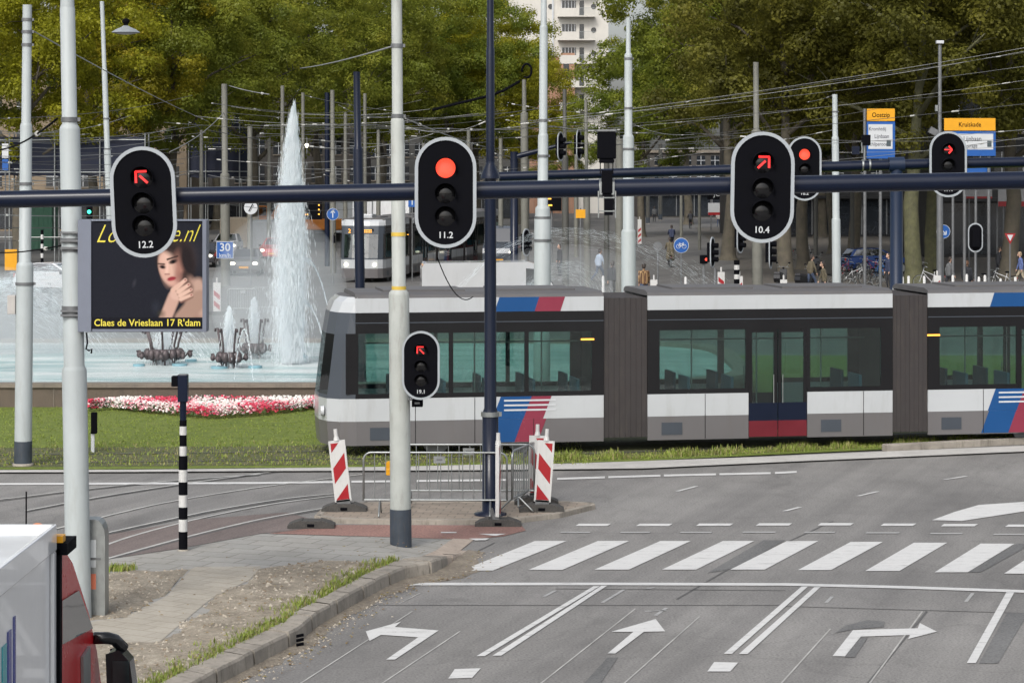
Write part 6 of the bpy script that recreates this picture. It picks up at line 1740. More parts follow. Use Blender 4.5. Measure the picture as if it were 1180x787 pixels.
# ------------------------------------------------------------------ signs
def signpost(name, label, cat, pxx, d, w, pole_r=.035, group=None, top=None):
    t = thing(name, label, cat, (X(pxx, d), d, 0), group=group)
    if top is not None:
        m = MB(); m.cyl((0, .03, 0), (0, .03, top), pole_r, None, M_STEELD, 10); m.build('post', t)
    return t
def disc(m, z, r, mat, y=0.0, n=24, th=.01): m.cyl((0, y, z), (0, y - th, z), r, None, mat, n, smooth=False)
d_ = 124.0; ppm = F / d_
t = signpost('speed_sign', 'square blue 30 km/h sign on its grey pole', 'road sign', 260, d_, .9, top=None)
zc = Z(288, d_); s = 19.5 / ppm
m = MB(); m.box(0, -.29, zc, s, .02, s, M_SIGNWHITE); m.box(0, -.303, zc, s - .05, .008, s - .05, M_BLUE); m.text('30', s * .66, M_SIGNWHITE, T(0, -.308, zc + s * .14), extrude=.002, offset=.015); m.text('km/h', s * .34, M_SIGNWHITE, T(0, -.308, zc - s * .32), extrude=.002, offset=.01); m.build('panel', t)
m = MB(); m.box(0, -.265, zc, .3, .04, .06, M_STEELD); m.build('bracket', t)
def roundsign(label, pxx, pyy, rpx, d, mat, sym, ring=None):
    ppm = F / d; zc = Z(pyy, d); r = rpx / ppm
    t = signpost('traffic_sign', label, 'road sign', pxx, d, r, top=zc + r * .5)
    m = MB(); disc(m, zc, r, ring or M_SIGNWHITE); disc(m, zc, r * (.94 if ring is None else .84), mat, -.011, th=.006)
    def bar(x0, z0, x1, z1, w): barxz(m, x0 * r, zc + z0 * r, x1 * r, zc + z1 * r, w * r, -.018, M_SIGNWHITE if mat is not M_SIGNWHITE else M_BLACK, .004)
    if sym == 'up': bar(0, -.6, 0, .45, .16); bar(0, .62, -.34, .22, .15); bar(0, .62, .34, .22, .15)
    if sym == 'down': bar(-.4, .4, .3, -.3, .16); bar(.42, -.42, -.1, -.4, .14); bar(.42, -.42, .4, .1, .14)
    if sym == 'slash': bar(-.3, -.55, .3, .55, .16); bar(-.12, -.6, .45, .35, .06)
    if sym == 'bike':
        for cx_ in (-.38, .38):
            pts = [(cx_ * r + .26 * r * math.cos(a), -.021, zc - .12 * r + .26 * r * math.sin(a)) for a in np.linspace(0, 6.283, 16)[:-1]]
            m.tube(pts, .035 * r, M_SIGNWHITE, 5, closed=True)
        for q in ((-.38, -.12, -.2, .22), (-.2, .22, .25, .22), (.25, .22, .38, -.12), (-.05, -.12, .25, .22), (-.38, -.12, -.05, -.12), (-.2, .22, -.05, -.12), (-.3, .3, -.12, .3), (.25, .22, .2, .36), (.2, .36, .34, .36)): bar(*q, .075)
    m.build('disc', t); return t
roundsign('round blue sign with white up arrow above the far tram', 383.5, 247, 7, 126, M_BLUE, 'up')
roundsign('round white end-of-zone sign with a dark slash left of the jet', 289, 239.5, 7.8, 125, M_SIGNWHITE, 'slash')
roundsign('round blue bicycle sign above the tram roof', 785, 283, 8.8, 104, M_BLUE, 'bike')
roundsign('round blue sign on a grey post beside the mossy trunk', 1087, 267, 8, 112, M_BLUE, 'down')
t = signpost('traffic_sign', 'red and white triangular yield sign at the right edge', 'road sign', 1164, 108, .4, top=Z(272, 108))
zc = Z(274, 108); k = 6.5 / (F / 108)
m = MB(); m.prism([(-k, k * .75), (k, k * .75), (0, -k * 1.15)], lambda a, c, q: (a, -.012 * q, zc + c), M_RED); m.prism([(-k * .55, k * .5), (k * .55, k * .5), (0, -k * .62)], lambda a, c, q: (a, -.014 - .004 * q, zc + c), M_SIGNWHITE); m.build('panel', t)
t = signpost('traffic_sign', 'round grey sign back on a thin post just left of the far cyclists', 'road sign', 758, 104, .3, top=Z(280, 104))
m = MB(); zc = Z(284, 104); m.cyl((0, -.01, zc), (0, .01, zc), .2, None, M_STEELD, 20); m.build('disc', t)
t = signpost('traffic_sign', 'small square blue sign behind the stained pole, left of signal 11.2', 'road sign', 475, 130, .3, top=Z(226, 130))
m = MB(); zc = Z(232, 130); m.box(0, 0, zc, .42, .012, .62, M_BLUE); m.box(0, -.009, zc, .06, .004, .4, M_SIGNWHITE); m.build('panel', t)
t = signpost('traffic_sign', 'small blue and white sign panel at the left edge under the scaffold', 'road sign', 6, 120, .3, top=Z(163, 120))
m = MB(); m.box(0, 0, Z(190, 120), .3, .012, .55, M_BLUE); m.box(0, 0, Z(174, 120), .32, .012, .7, M_SIGNWHITE); m.build('panel', t)
def yellowboard(label, pxx, pyy, wpx, hpx, d, top):
    ppm = F / d; t = signpost('yellow_sign', label, 'road sign', pxx, d, .4, top=Z(top, d))
    m = MB(); m.box(0, 0, Z(pyy, d), wpx / ppm, .02, hpx / ppm, M_YELLOW); m.build('panel', t, bevel=.004)
yellowboard('plain yellow board on a thin post at the far left edge', 12.5, 299.5, 14, 24, 100, 276)
yellowboard('small yellow board on the grey pole right of the collared pale pole', 669, 246.5, 11, 10, 119, 240)
yellowboard('row of small yellow lamps board under the front arm near the far tram', 429, 228.5, 16, 5, 130, 226)
# blue-and-yellow direction signs
def dirsign(label, pxa, pxb, ytop, ysplit, ybot, d, title, lines, post_px):
    ppm = F / d; cx_ = (pxa + pxb) / 2; t = thing('direction_sign', label, 'direction sign', (X(cx_, d), d, 0), group='blue direction signs with yellow headers'); w = (pxb - pxa) / ppm
    for pp in post_px:
        m = MB(); m.cyl((X(pp, d) - t.location.x, .12, 0), (X(pp, d) - t.location.x, .12, Z(ytop, d)), .07, None, M_STEELD, 12); m.build('post', t)
    z = lambda y: Z(y, d)
    m = MB(); m.bx(-w / 2, w / 2, -.02, .03, z(ysplit - .8), z(ytop), M_YELLOW); m.text(title, 7.6 / ppm, M_BLACK, T(0, -.022, z((ytop + ysplit) / 2)), extrude=.003, offset=.01, xs=.85); m.build('header', t)
    m = MB(); m.bx(-w / 2 - .01, w / 2 + .01, -.02, .03, z(ybot), z(ysplit), M_BLUE)
    yb2 = ybot - (ybot - ysplit) * .26
    m.bx(-w / 2 + 1.6 / ppm, w / 2 - 2.6 / ppm, -.026, -.0205, z(yb2), z(ysplit + 3), M_SIGNWHITE)
    for (tx, u, yy, sz) in lines: m.text(tx, sz / ppm, paint('sign_text', (.02, .025, .04), .5), T(u / ppm, -.027, z(yy)), extrude=.002, offset=.006, xs=.8)
    m.bx(w / 2 - 9.5 / ppm, w / 2 - 4.5 / ppm, -.030, -.0265, z(yb2 - 3), z(yb2 - 10), paint('sign_dark_patch', (.05, .07, .08), .5))
    m.build('panel', t)
dirsign('narrow blue direction sign with yellow header, left of the pair', 999, 1031, 125.5, 140.5, 183, 106, 'Oostzip', [('Kromhtdij', -4, 149, 6), ('Lijnbaan', 1, 157.5, 6.5), ('Schilperoort', -3, 166.5, 6)], (997, 1015))
dirsign('wide blue direction sign with yellow header and crossed-out line, right of the pair', 1088, 1147, 136.5, 151.5, 180, 106, 'Kruiskade', [('Lijnbaan', 3, 160.5, 8), ('garage', 2, 168.5, 6.5)], (1112, 1140))
bs = thing('sign_board', 'lower blue board under the wide direction sign behind the rear arm', 'direction sign', (X(1113, 106), 106.3, 0)); ppm = F / 106
m = MB(); m.box(0, 0, Z(192, 106), 60 / ppm, .03, 14 / ppm, M_BLUE); m.build('panel', bs); m = MB(); m.cyl((-.5, .06, 0), (-.5, .06, Z(190, 106)), .06, None, M_STEELD, 10); m.cyl((.5, .06, 0), (.5, .06, Z(190, 106)), .06, None, M_STEELD, 10); m.build('post', bs)
# shop boards at the right, far street board
def shopboard(label, pxa, pxb, ya, yb, d, mat, band, txt=None, tm_=None):
    ppm = F / d; t = thing('shop_sign', label, 'shop sign', (X((pxa + pxb) / 2, d), d, 0)); w = (pxb - pxa) / ppm
    m = MB(); m.bx(-w / 2, w / 2, -.08, .08, Z(yb, d), Z(ya, d), mat)
    if band: m.bx(-w / 2, w / 2, -.09, -.082, Z(yb, d), Z(yb, d) + (Z(ya, d) - Z(yb, d)) * .22, band)
    if txt: m.text(txt, (yb - ya) * .62 / ppm, tm_ or M_SIGNWHITE, T(0, -.085, Z((ya + yb) / 2, d)), extrude=.004, offset=.012)
    m.build('board', t)
    m = MB(); m.cyl((-w * .35, .0, 0), (-w * .35, .0, Z(yb, d)), .05, None, M_STEELD, 8); m.cyl((w * .35, .0, 0), (w * .35, .0, Z(yb, d)), .05, None, M_STEELD, 8); m.build('post', t)
shopboard('white board with red lower edge beneath signal 17.4', 1112, 1143, 218, 229, 150, paint('dim_white', (.35, .35, .36), .6), M_RED)
shopboard('larger white board with red lower edge at the right edge', 1150, 1190, 212, 238, 150, paint('dim_white', (.35, .35, .36), .6), M_RED)
shopboard('black board lettered JCC at the end of the far street', 815, 842, 218, 230, 240, M_BLACK, None, 'JCC')
shopboard('red and white patterned board below the JCC board', 816, 838, 234, 248, 236, M_SIGNWHITE, M_RED)

# ------------------------------------------------------------------ lamps
lp = thing('street_lamp', 'shallow dish lamp hanging on a wire before the green trees', 'street lamp', P(145, 34, 110))
pp = 110 / F
m = MB(); m.lathe([(16.5 * pp, -4 * pp), (15.5 * pp, -3 * pp), (11 * pp, 0), (5 * pp, 2.5 * pp), (3 * pp, 4 * pp)], paint('lamp_grey', srgb(150, 156, 160), .4, .3), 24); m.build('dish', lp)
m = MB(); m.lathe([(14 * pp, -4.4 * pp), (6 * pp, -6 * pp)], M_SIGNWHITE, 20); m.build('diffuser', lp)
m = MB(); m.cyl((0, 0, 3 * pp), (0, 0, 11 * pp), 3 * pp, 2 * pp, M_BLACK, 12); m.ball((0, 0, 9 * pp), 4.5 * pp, 4.5 * pp, 3.5 * pp, M_BLACK, 10, 8); m.build('housing', lp)
d_ = 134.0; ppm = F / d_
lp = thing('street_lamp', 'curled dark bracket lamp with long drooping arm left of the collared pole', 'street lamp', (X(604, d_), d_, 0))
zz = lambda y: Z(y, d_); xx = lambda x_: X(x_, d_) - lp.location.x
m = MB(); m.tube([(xx(607 + 5.5 * math.cos(a)), -.1, zz(82 + 8 * -math.sin(a))) for a in np.linspace(-2.2, 3.3, 16)], 1.3 / ppm, M_BLACK, 8); m.build('curl', lp)
m = MB(); m.tube([(xx(599), -.1, zz(94)), (xx(580), -.1, zz(105)), (xx(563), -.1, zz(111)), (xx(530), -.1, zz(119)), (xx(498), -.1, zz(127))], 1.6 / ppm, M_BLACK, 8); m.build('arm', lp)
d_ = 112.0
lp = thing('street_lamp', 'slim grey street lamp with small flat head among the right trees', 'street lamp', (X(1083, d_), d_, 0)); ppm = F / d_
m = MB(); m.lathe([(4 / ppm, 0), (3.6 / ppm, Z(200, d_)), (2.2 / ppm, Z(190, d_)), (2.0 / ppm, Z(52, d_))], M_STEELD, 12); m.build('post', lp)
m = MB(); m.box(-.0, 0, Z(49, d_), 8.5 / ppm, .3, 3.6 / ppm, M_SIGNWHITE); m.build('head', lp, bevel=.02)
m = MB(); m.box(-4 / ppm, 0, Z(125, d_), 3 / ppm, .12, 7 / ppm, M_STEEL); m.build('box', lp)
fl_ = thing('flood_light', 'grey floodlight on a stub behind the arch of signal 17.4', 'floodlight', P(1076, 152, 115))
m = MB(); m.box(0, 0, 0, .45, .3, .3, M_STEELD, M=RY(.5)); m.build('head', fl_); m = MB(); m.cyl((.1, 0, -1.5), (.05, 0, -.1), .04, None, M_STEELD, 8); m.build('stub', fl_)
bl_ = thing('lit_lamp', 'small bright white lamp glowing right of the tall jet', 'lamp', P(353.5, 168, 148)); m = MB(); m.ball((0, 0, 0), .13, .13, .13, M_WHITELAMP, 12, 8); m.build('bulb', bl_)
m = MB(); m.cyl((0, .1, -.5), (0, .1, .5), .03, None, M_STEELD, 8); m.build('bracket', bl_)
gl_ = thing('traffic_light', 'far green signal just above the top of the billboard', 'traffic light', P(103, 245.5, 112))
m = MB(); m.box(0, .05, 0, .26, .2, .8, M_BLACK); m.build('housing', gl_, bevel=.03); m = MB(); m.cyl((0, -.05, .05), (0, -.08, .05), .09, None, M_GREENLAMP, 14); m.build('lens', gl_)
rl_ = thing('traffic_light', 'small cycle signal with a red light left of the side-on signal by the bicycle sign', 'traffic light', P(811, 299, 100.5))
m = MB(); m.box(0, .05, 0, .32, .22, .36, M_BLACK); m.box(0, .1, -.65, .12, .12, 1.0, M_STEELD); m.build('housing', rl_, bevel=.03); m = MB(); m.cyl((.1, -.06, 0), (.1, -.09, 0), .06, None, M_REDLAMP, 14); m.build('lens', rl_)
mx_ = thing('matrix_sign', 'black matrix board with orange dots right of the tall jet', 'matrix sign', P(358, 240, 160))
m = MB(); m.box(0, 0, 0, 1.5, .2, 1.5, M_BLACK); m.build('housing', mx_)
m = MB()
for (qx, qz) in ((.55, .5), (.55, .2), (.55, -.1), (.55, -.4), (.3, .5), (.1, .52), (-.2, -.42), (-.35, -.42)): m.box(qx, -.105, qz, .09, .012, .09, M_AMBERLAMP)
m.build('dots', mx_)
mx_ = thing('matrix_sign', 'dark board with two orange lights right of the collared pale pole', 'matrix sign', P(634, 233, 150))
m = MB(); m.box(.1, 0, 0, 1.2, .2, 1.1, M_BLACK); m.cyl((.1, .1, -4), (.1, .1, -.5), .06, None, M_STEELD, 8); m.build('housing', mx_); m = MB(); m.box(-.05, -.105, .2, .22, .012, .07, M_AMBERLAMP); m.box(0, -.105, -.2, .24, .012, .09, M_AMBERLAMP); m.build('dots', mx_)

# ------------------------------------------------------------------ wires
M_WIRE = paint('copper_wire', (.10, .10, .095), .5, .3, .2, 2)
M_WIREP = paint('pale_wire', (.26, .265, .26), .5, .2, .15, 2)
M_INS = paint('pale_insulator', (.5, .5, .47), .4)
rwi = random.Random(5)
def wire(lab, a, b_, da, db, sag=.25, r=.016, mat=None, grp=None):
    A, B = P(*a, da), P(*b_, db)
    pts = []
    for k in range(13):
        t = k / 12; p = A.lerp(B, t); p.z -= sag * 4 * t * (1 - t); pts.append(p - A)
    m = MB(); m.tube(pts, r, mat or M_WIRE, 5)
    for _ in range(rwi.choice((0, 1, 2, 3)) if grp else 0):
        k = rwi.choice((0, 1, 2, 9, 10, 11)); pa_, pb2 = pts[k], pts[k + 1]; dv = (pb2 - pa_).normalized() * rwi.uniform(.15, .4)
        m.cyl(pa_, pa_ + dv, r * 2.6, None, M_INS, 6)
    o = m.build('overhead_wire'); o.location = A
    return tag(o, lab, 'wire', grp)
W1, W2, W3 = 'overhead wires on the left', 'overhead wires in the centre', 'overhead wires on the right'
LW1, LW2, LW3 = 'thin overhead tram wire crossing among the left poles', 'thin overhead tram wire crossing behind the jet and the centre poles', 'thin overhead tram wire slanting across the dark right trees'
wire('span wire running from the lawn pole down across the leaning slim pole', (38, 36), (240, 140), 50, 120, .1, .014, M_WIREP, W1)
wire('pale strain wire stretched left from the stained pole towards the trees', (455, 53), (346, 79), 39.5, 80, .05, .014, M_WIREP, W2)
wire('pale span wire falling right from the shoulder of the stained pole', (467, 137), (562, 170), 39.5, 90, .05, .012, M_WIREP, W2)
wire('black sagging cable hooked to the left side of the stout pole', (-20, 170), (66, 137), 60, 32, .2, .016, M_BLACK, W1)
wire('dark cable reaching the clamp of the stout pole below the front arm', (-10, 291), (84, 280), 50, 32, .05, .012, M_BLACK, W1)
wire('thin dark cable curling from signal 11.2 down to the tram roof', (504, 297), (545, 342), 42, 49, .3, .010, M_BLACK, None)
wire('slack pale wire between the grey sign pole and the billboard signal', (258, 130), (196, 175), 125, 90, .2, .018, M_WIREP, W1)
wire('pale wire from the grey sign pole running right to the jet', (264, 99), (310, 109), 124, 110, .05, .022, M_WIREP, W2)
rw = random.Random(11)
for (y0, y1) in ((137, 110), (160, 146), (166, 158), (172, 173), (180, 172), (186, 180), (192, 198), (247, 243), (262, 255), (276, 243), (205, 199)):
    wire(LW1, (-20, y0), (rw.uniform(190, 260), y1), rw.uniform(60, 100), rw.uniform(90, 130), rw.uniform(.1, .5), rw.uniform(.008, .014), rw.choice((M_WIRE, M_WIREP)), W1)
for (x0, y0, x1, y1) in ((240, 172, 350, 166), (240, 150, 470, 178), (250, 184, 470, 176), (300, 154, 470, 150), (340, 140, 600, 150), (330, 158, 560, 164), (350, 110, 452, 128), (390, 121, 452, 134), (460, 148, 600, 146), (460, 156, 620, 158),
                         (460, 162, 600, 170), (466, 145, 560, 140), (240, 233, 420, 240), (240, 236, 430, 232), (460, 176, 590, 184), (590, 120, 690, 131), (610, 138, 700, 150), (622, 148, 730, 146), (300, 190, 470, 188), (480, 182, 600, 178)):
    wire(LW2, (x0, y0), (x1, y1), rw.uniform(90, 130), rw.uniform(90, 140), rw.uniform(.05, .35), rw.uniform(.009, .015), rw.choice((M_WIRE, M_WIREP)), W2)
for (x0, y0, x1, y1) in ((600, 141, 1200, 52), (600, 143, 1200, 56), (690, 132, 1200, 74), (730, 126, 1200, 58), (700, 148, 1200, 90), (640, 150, 1200, 100), (700, 168, 1200, 118), (600, 175, 1010, 126), (730, 172, 1200, 148), (724, 140, 800, 155), (790, 153, 1200, 160),
                         (740, 185, 960, 150), (960, 110, 930, 118), (880, 190, 1200, 156), (730, 190, 770, 170), (960, 176, 1200, 166), (680, 160, 870, 122)):
    wire(LW3, (x0, y0), (x1, y1), rw.uniform(95, 115), rw.uniform(75, 110), rw.uniform(.03, .25), rw.uniform(.006, .011), rw.choice((M_WIRE, M_WIREP)), W3)

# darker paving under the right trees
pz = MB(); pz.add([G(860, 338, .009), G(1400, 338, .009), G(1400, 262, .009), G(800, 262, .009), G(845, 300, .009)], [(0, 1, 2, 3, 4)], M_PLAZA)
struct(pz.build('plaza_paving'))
rw2 = random.Random(23)
for q in range(22):
    x0 = rw2.uniform(180, 420); y0 = rw2.uniform(118, 206)
    wire(LW2, (x0, y0), (x0 + rw2.uniform(120, 260), y0 + rw2.uniform(-16, 16)), rw2.uniform(90, 150), rw2.uniform(90, 150), rw2.uniform(.05, .4), rw2.uniform(.009, .014), rw2.choice((M_WIRE, M_WIREP)), W2)
for q in range(12):
    y0 = rw2.uniform(135, 212)
    wire(LW1, (-30, y0), (rw2.uniform(90, 240), y0 + rw2.uniform(-20, 14)), rw2.uniform(60, 110), rw2.uniform(80, 120), rw2.uniform(.05, .4), rw2.uniform(.008, .012), rw2.choice((M_WIRE, M_WIREP)), W1)
for q in range(12):
    x0 = rw2.uniform(560, 720); y0 = rw2.uniform(130, 190)
    wire(LW2, (x0, y0), (x0 + rw2.uniform(60, 200), y0 + rw2.uniform(-22, 12)), rw2.uniform(90, 140), rw2.uniform(90, 140), rw2.uniform(.05, .3), rw2.uniform(.008, .013), rw2.choice((M_WIRE, M_WIREP)), W2)
# far barriers, beacons, kerb posts
def far_beacon(label, pxx, pyy_top, d, mirror):
    t = thing('warning_beacon', label, 'warning beacon', (X(pxx, d), d, 0), group='far red and white beacons'); h = Z(pyy_top, d)
    m = MB(); m.bx(-.15, .15, -.03, .03, .15, h - .2, M_WHITE); sg = -1 if mirror else 1
    for k in range(3):
        zc = .3 + k * .42
        if zc + .3 < h - .2: m.add([(-.12, -.034, zc - sg * .1), (.12, -.034, zc + sg * .1), (.12, -.034, zc + sg * .1 + .2), (-.12, -.034, zc - sg * .1 + .2)], [(0, 1, 2, 3)], M_RED)
    m.build('board', t); m = MB(); m.cyl((0, 0, h - .2), (0, 0, h), .04, None, M_WHITE, 10); m.build('handle', t)
    m = MB(); m.bx(-.35, .35, -.18, .18, 0, .14, M_RUB2); m.build('foot', t)
for (pxx, yt, d_, mi, lab) in ((250, 320, 100, True, 'far beacon in the spray right of the billboard'), (753.5, 317, 104, False, 'far beacon beside the checked shirt'), (831, 308, 103, True, 'far beacon right of the cycle signal'), (852, 313, 107, False, 'far beacon at the foot of the banded post'), (903, 317, 106, True, 'far beacon below the scooters'),
                            (1080, 312, 100, False, 'far beacon at the foot of the slim street lamp'), (737, 250, 190, False, 'distant beacon by the far kerb poles')):
    far_beacon(lab, pxx, yt, d_, mi)
for i, (pxx, yt) in enumerate(((1040, 319), (1047, 318), (1065, 318), (1098, 317), (1114, 316), (1128, 319), (1135, 317), (1153, 321), (1170, 319), (695, 318), (790, 319))):
    d_ = 97.0; t = thing('kerb_post', 'short white plastic post in the row above the tram roof', 'post', (X(pxx, d_), d_, 0), group='short white posts along the far kerb')
    h = Z(yt, d_); m = MB(); m.lathe([(.10, 0), (.09, .05), (.06, .1), (.055, h - .05), (.03, h)], M_WHITE, 10); m.build('tube', t)
ff = [(262, 372, 100, 0.0, 'far barrier in the spray beside the far beacon'), (290, 368, 101, .15, 'far barrier in the spray near the jet')]
for (pxx, pyy, d_, rz, lab) in ff:
    b_ = barrier(lab, (X(pxx, d_), d_, 0), rz, Lb=1.2); b_['group'] = 'far steel barriers in the spray'

# ------------------------------------------------------------------ bicycles and scooters
M_BFR = [paint('bike_' + n, c, .35, .2, .1, 5) for n, c in (('black', (.02, .02, .022)), ('silver', (.45, .46, .47)), ('blue', (.03, .13, .34)), ('red', (.28, .03, .05)))]
def make_bike(label, loc, rz, fm, grp='parked bicycles under the right trees', lean=.0):
    t = thing('bicycle', label, 'bicycle', loc, rot=(lean, 0, rz), group=grp)
    for wx in (-.53, .53):
        m = MB(); m.tube([(wx + .34 * math.cos(a), 0, .35 + .34 * math.sin(a)) for a in np.linspace(0, 6.283, 25)[:-1]], .018, M_TYRE, 6, closed=True); w = m.build('wheel', t)
        m = MB()
        m.tube([(wx + .31 * math.cos(a), 0, .35 + .31 * math.sin(a)) for a in np.linspace(0, 6.283, 25)[:-1]], .010, M_STEEL, 5, closed=True)
        for k in range(10): m.cyl((wx, 0, .35), (wx + .31 * math.cos(k * .628), 0, .35 + .31 * math.sin(k * .628)), .003, None, M_STEEL, 4)
        m.build('rim', w)
    m = MB(); Pq = lambda *q: [Vector(v) for v in q]
    for a, b_ in (((-.53, 0, .35), (-.1, 0, .30)), ((-.1, 0, .30), (-.22, 0, .86)), ((-.53, 0, .35), (-.19, 0, .72)), ((-.1, 0, .30), (.36, 0, .80)), ((-.18, 0, .68), (.34, 0, .88)), ((.33, 0, .98), (.53, 0, .35))): m.cyl(a, b_, .018, None, fm, 8)
    m.build('frame', t)
    m = MB(); m.tube([(.14, -.28, 1.06), (.26, -.2, 1.10), (.31, 0, 1.08), (.26, .2, 1.10), (.14, .28, 1.06)], .014, M_STEEL, 7); m.cyl((.33, 0, .98), (.31, 0, 1.09), .016, None, M_STEEL, 8); m.build('handlebar', t)
    m = MB(); m.ball((-.24, 0, .92), .14, .08, .045, M_BLACK, 10, 7); m.cyl((-.22, 0, .80), (-.235, 0, .90), .014, None, M_STEEL, 8); m.build('saddle', t)
    m = MB(); m.bx(-.75, -.34, -.07, .07, .72, .74, M_BLACK); m.box(-.72, 0, .62, .03, .05, .06, M_RED); m.build('rack', t)
    m = MB(); m.cyl((-.1, -.02, .30), (-.1, -.035, .30), .09, None, M_STEELD, 14); m.cyl((-.1, -.05, .30), (.02, -.05, .18), .010, None, M_STEELD, 6); m.box(.03, -.09, .17, .09, .08, .02, M_BLACK); m.build('crank', t)
    return t
d_ = 126
bikes = [(985, 126, .3, 1, 'silver bicycle parked side-on left of the blue covered bike'), (1008, 128, 1.2, 2, 'blue bicycle parked right of the silver one'), (1016, 131, 1.5, 2, 'second blue bicycle leaning behind the navy post'), (972, 134, .9, 3, 'red bicycle parked behind the slim pale pole'), (995, 133, 1.9, 0, 'black bicycle parked behind the silver one'), (1060, 128, 1.4, 0, 'dark bicycle leaning against the mossy trunk'), (1000, 124, 2.3, 0, 'black bicycle parked in front of the blue ones'), (926, 160, .2, 1, 'pale bicycle far back between the trunks')]
bikes += [(966, 122, .15, 0, 'black bicycle side-on just right of the slim pale pole'), (978, 129, 2.0, 0, 'dark bicycle behind the black one by the slim pale pole'), (1020, 125, .1, 0, 'black bicycle side-on left of the second navy post'), (1072, 122, 2.9, 1, 'silver bicycle side-on right of the mossy trunk'),
          (1005, 138, 2.6, 3, 'red bicycle at the back of the parked bikes'), (1138, 118, .2, 0, 'black bicycle near the rear-view signal by the yield sign'), (1155, 120, 2.8, 1, 'silver bicycle just left of the yield sign')]
for (pxx, d_, rz, k, lab) in bikes: make_bike(lab, (X(pxx, d_), d_, 0), rz, M_BFR[k], lean=.12)
def make_scooter(label, loc, rz, grp='parked scooters under the right trees'):
    t = thing('scooter', label, 'scooter', loc, rz, group=grp)
    for wx in (-.55, .60):
        m = MB(); m.cyl((wx, -.05, .24), (wx, .05, .24), .24, None, M_TYRE, 18); w = m.build('wheel', t); m = MB(); m.cyl((wx, -.055, .24), (wx, .055, .24), .13, None, M_STEEL, 14); m.build('rim', w)
    m = MB(); m.prism([(-.85, .55), (-.75, .35), (-.2, .28), (.25, .28), (.30, .33), (-.1, .38), (-.15, .70), (-.8, .76)], lambda a, c, q: (a, -.16 + .32 * q, c), M_BLACKG); m.prism([(.28, .30), (.50, .55), (.52, .95), (.44, 1.0), (.36, .6), (.22, .36)], lambda a, c, q: (a, -.18 + .36 * q, c), M_BLACKG); m.build('body', t, bevel=.03)
    m = MB(); m.prism([(-.82, .76), (-.12, .71), (-.1, .78), (-.4, .84), (-.8, .88)], lambda a, c, q: (a, -.14 + .28 * q, c), paint('seat_vinyl', (.025, .025, .028), .5)); m.build('seat', t, bevel=.02)
    m = MB(); m.cyl((.48, 0, .95), (.46, 0, 1.06), .05, None, M_BLACK, 8); m.tube([(.34, -.32, 1.05), (.44, -.1, 1.08), (.44, .1, 1.08), (.34, .32, 1.05)], .016, M_STEELD, 7); m.build('handlebar', t)
    m = MB(); m.ball((.54, 0, .86), .05, .09, .09, M_SIGNWHITE, 10, 8); m.build('headlight', t)
    for sy in (-1, 1):
        m = MB(); m.cyl((.44, sy * .18, 1.08), (.42, sy * .3, 1.26), .008, None, M_STEEL, 6); m.ball((.42, sy * .32, 1.28), .015, .06, .045, M_BLACK, 8, 6); m.build('mirror', t)
    m = MB(); m.cyl((.56, -.04, .28), (.48, -.04, .6), .02, None, M_STEELD, 8); m.cyl((.56, .04, .28), (.48, .04, .6), .02, None, M_STEELD, 8); m.build('fork', t)
    return t
for (pxx, d_, rz, lab) in ((900, 122, 1.2, 'black scooter parked left of the brown trunk by the 10.4 signal'), (929, 120, .9, 'black scooter parked right of the brown trunk'), (943, 137, 1.7, 'scooter further back with pale front shield'), (1112, 112, 1.0, 'dark scooter among the people at the right, by the oval rim'), (45, 100, .3, 'motor scooter passing in the spray beside the lawn pole')):
    make_scooter(lab, (X(pxx, d_), d_, 0), rz)

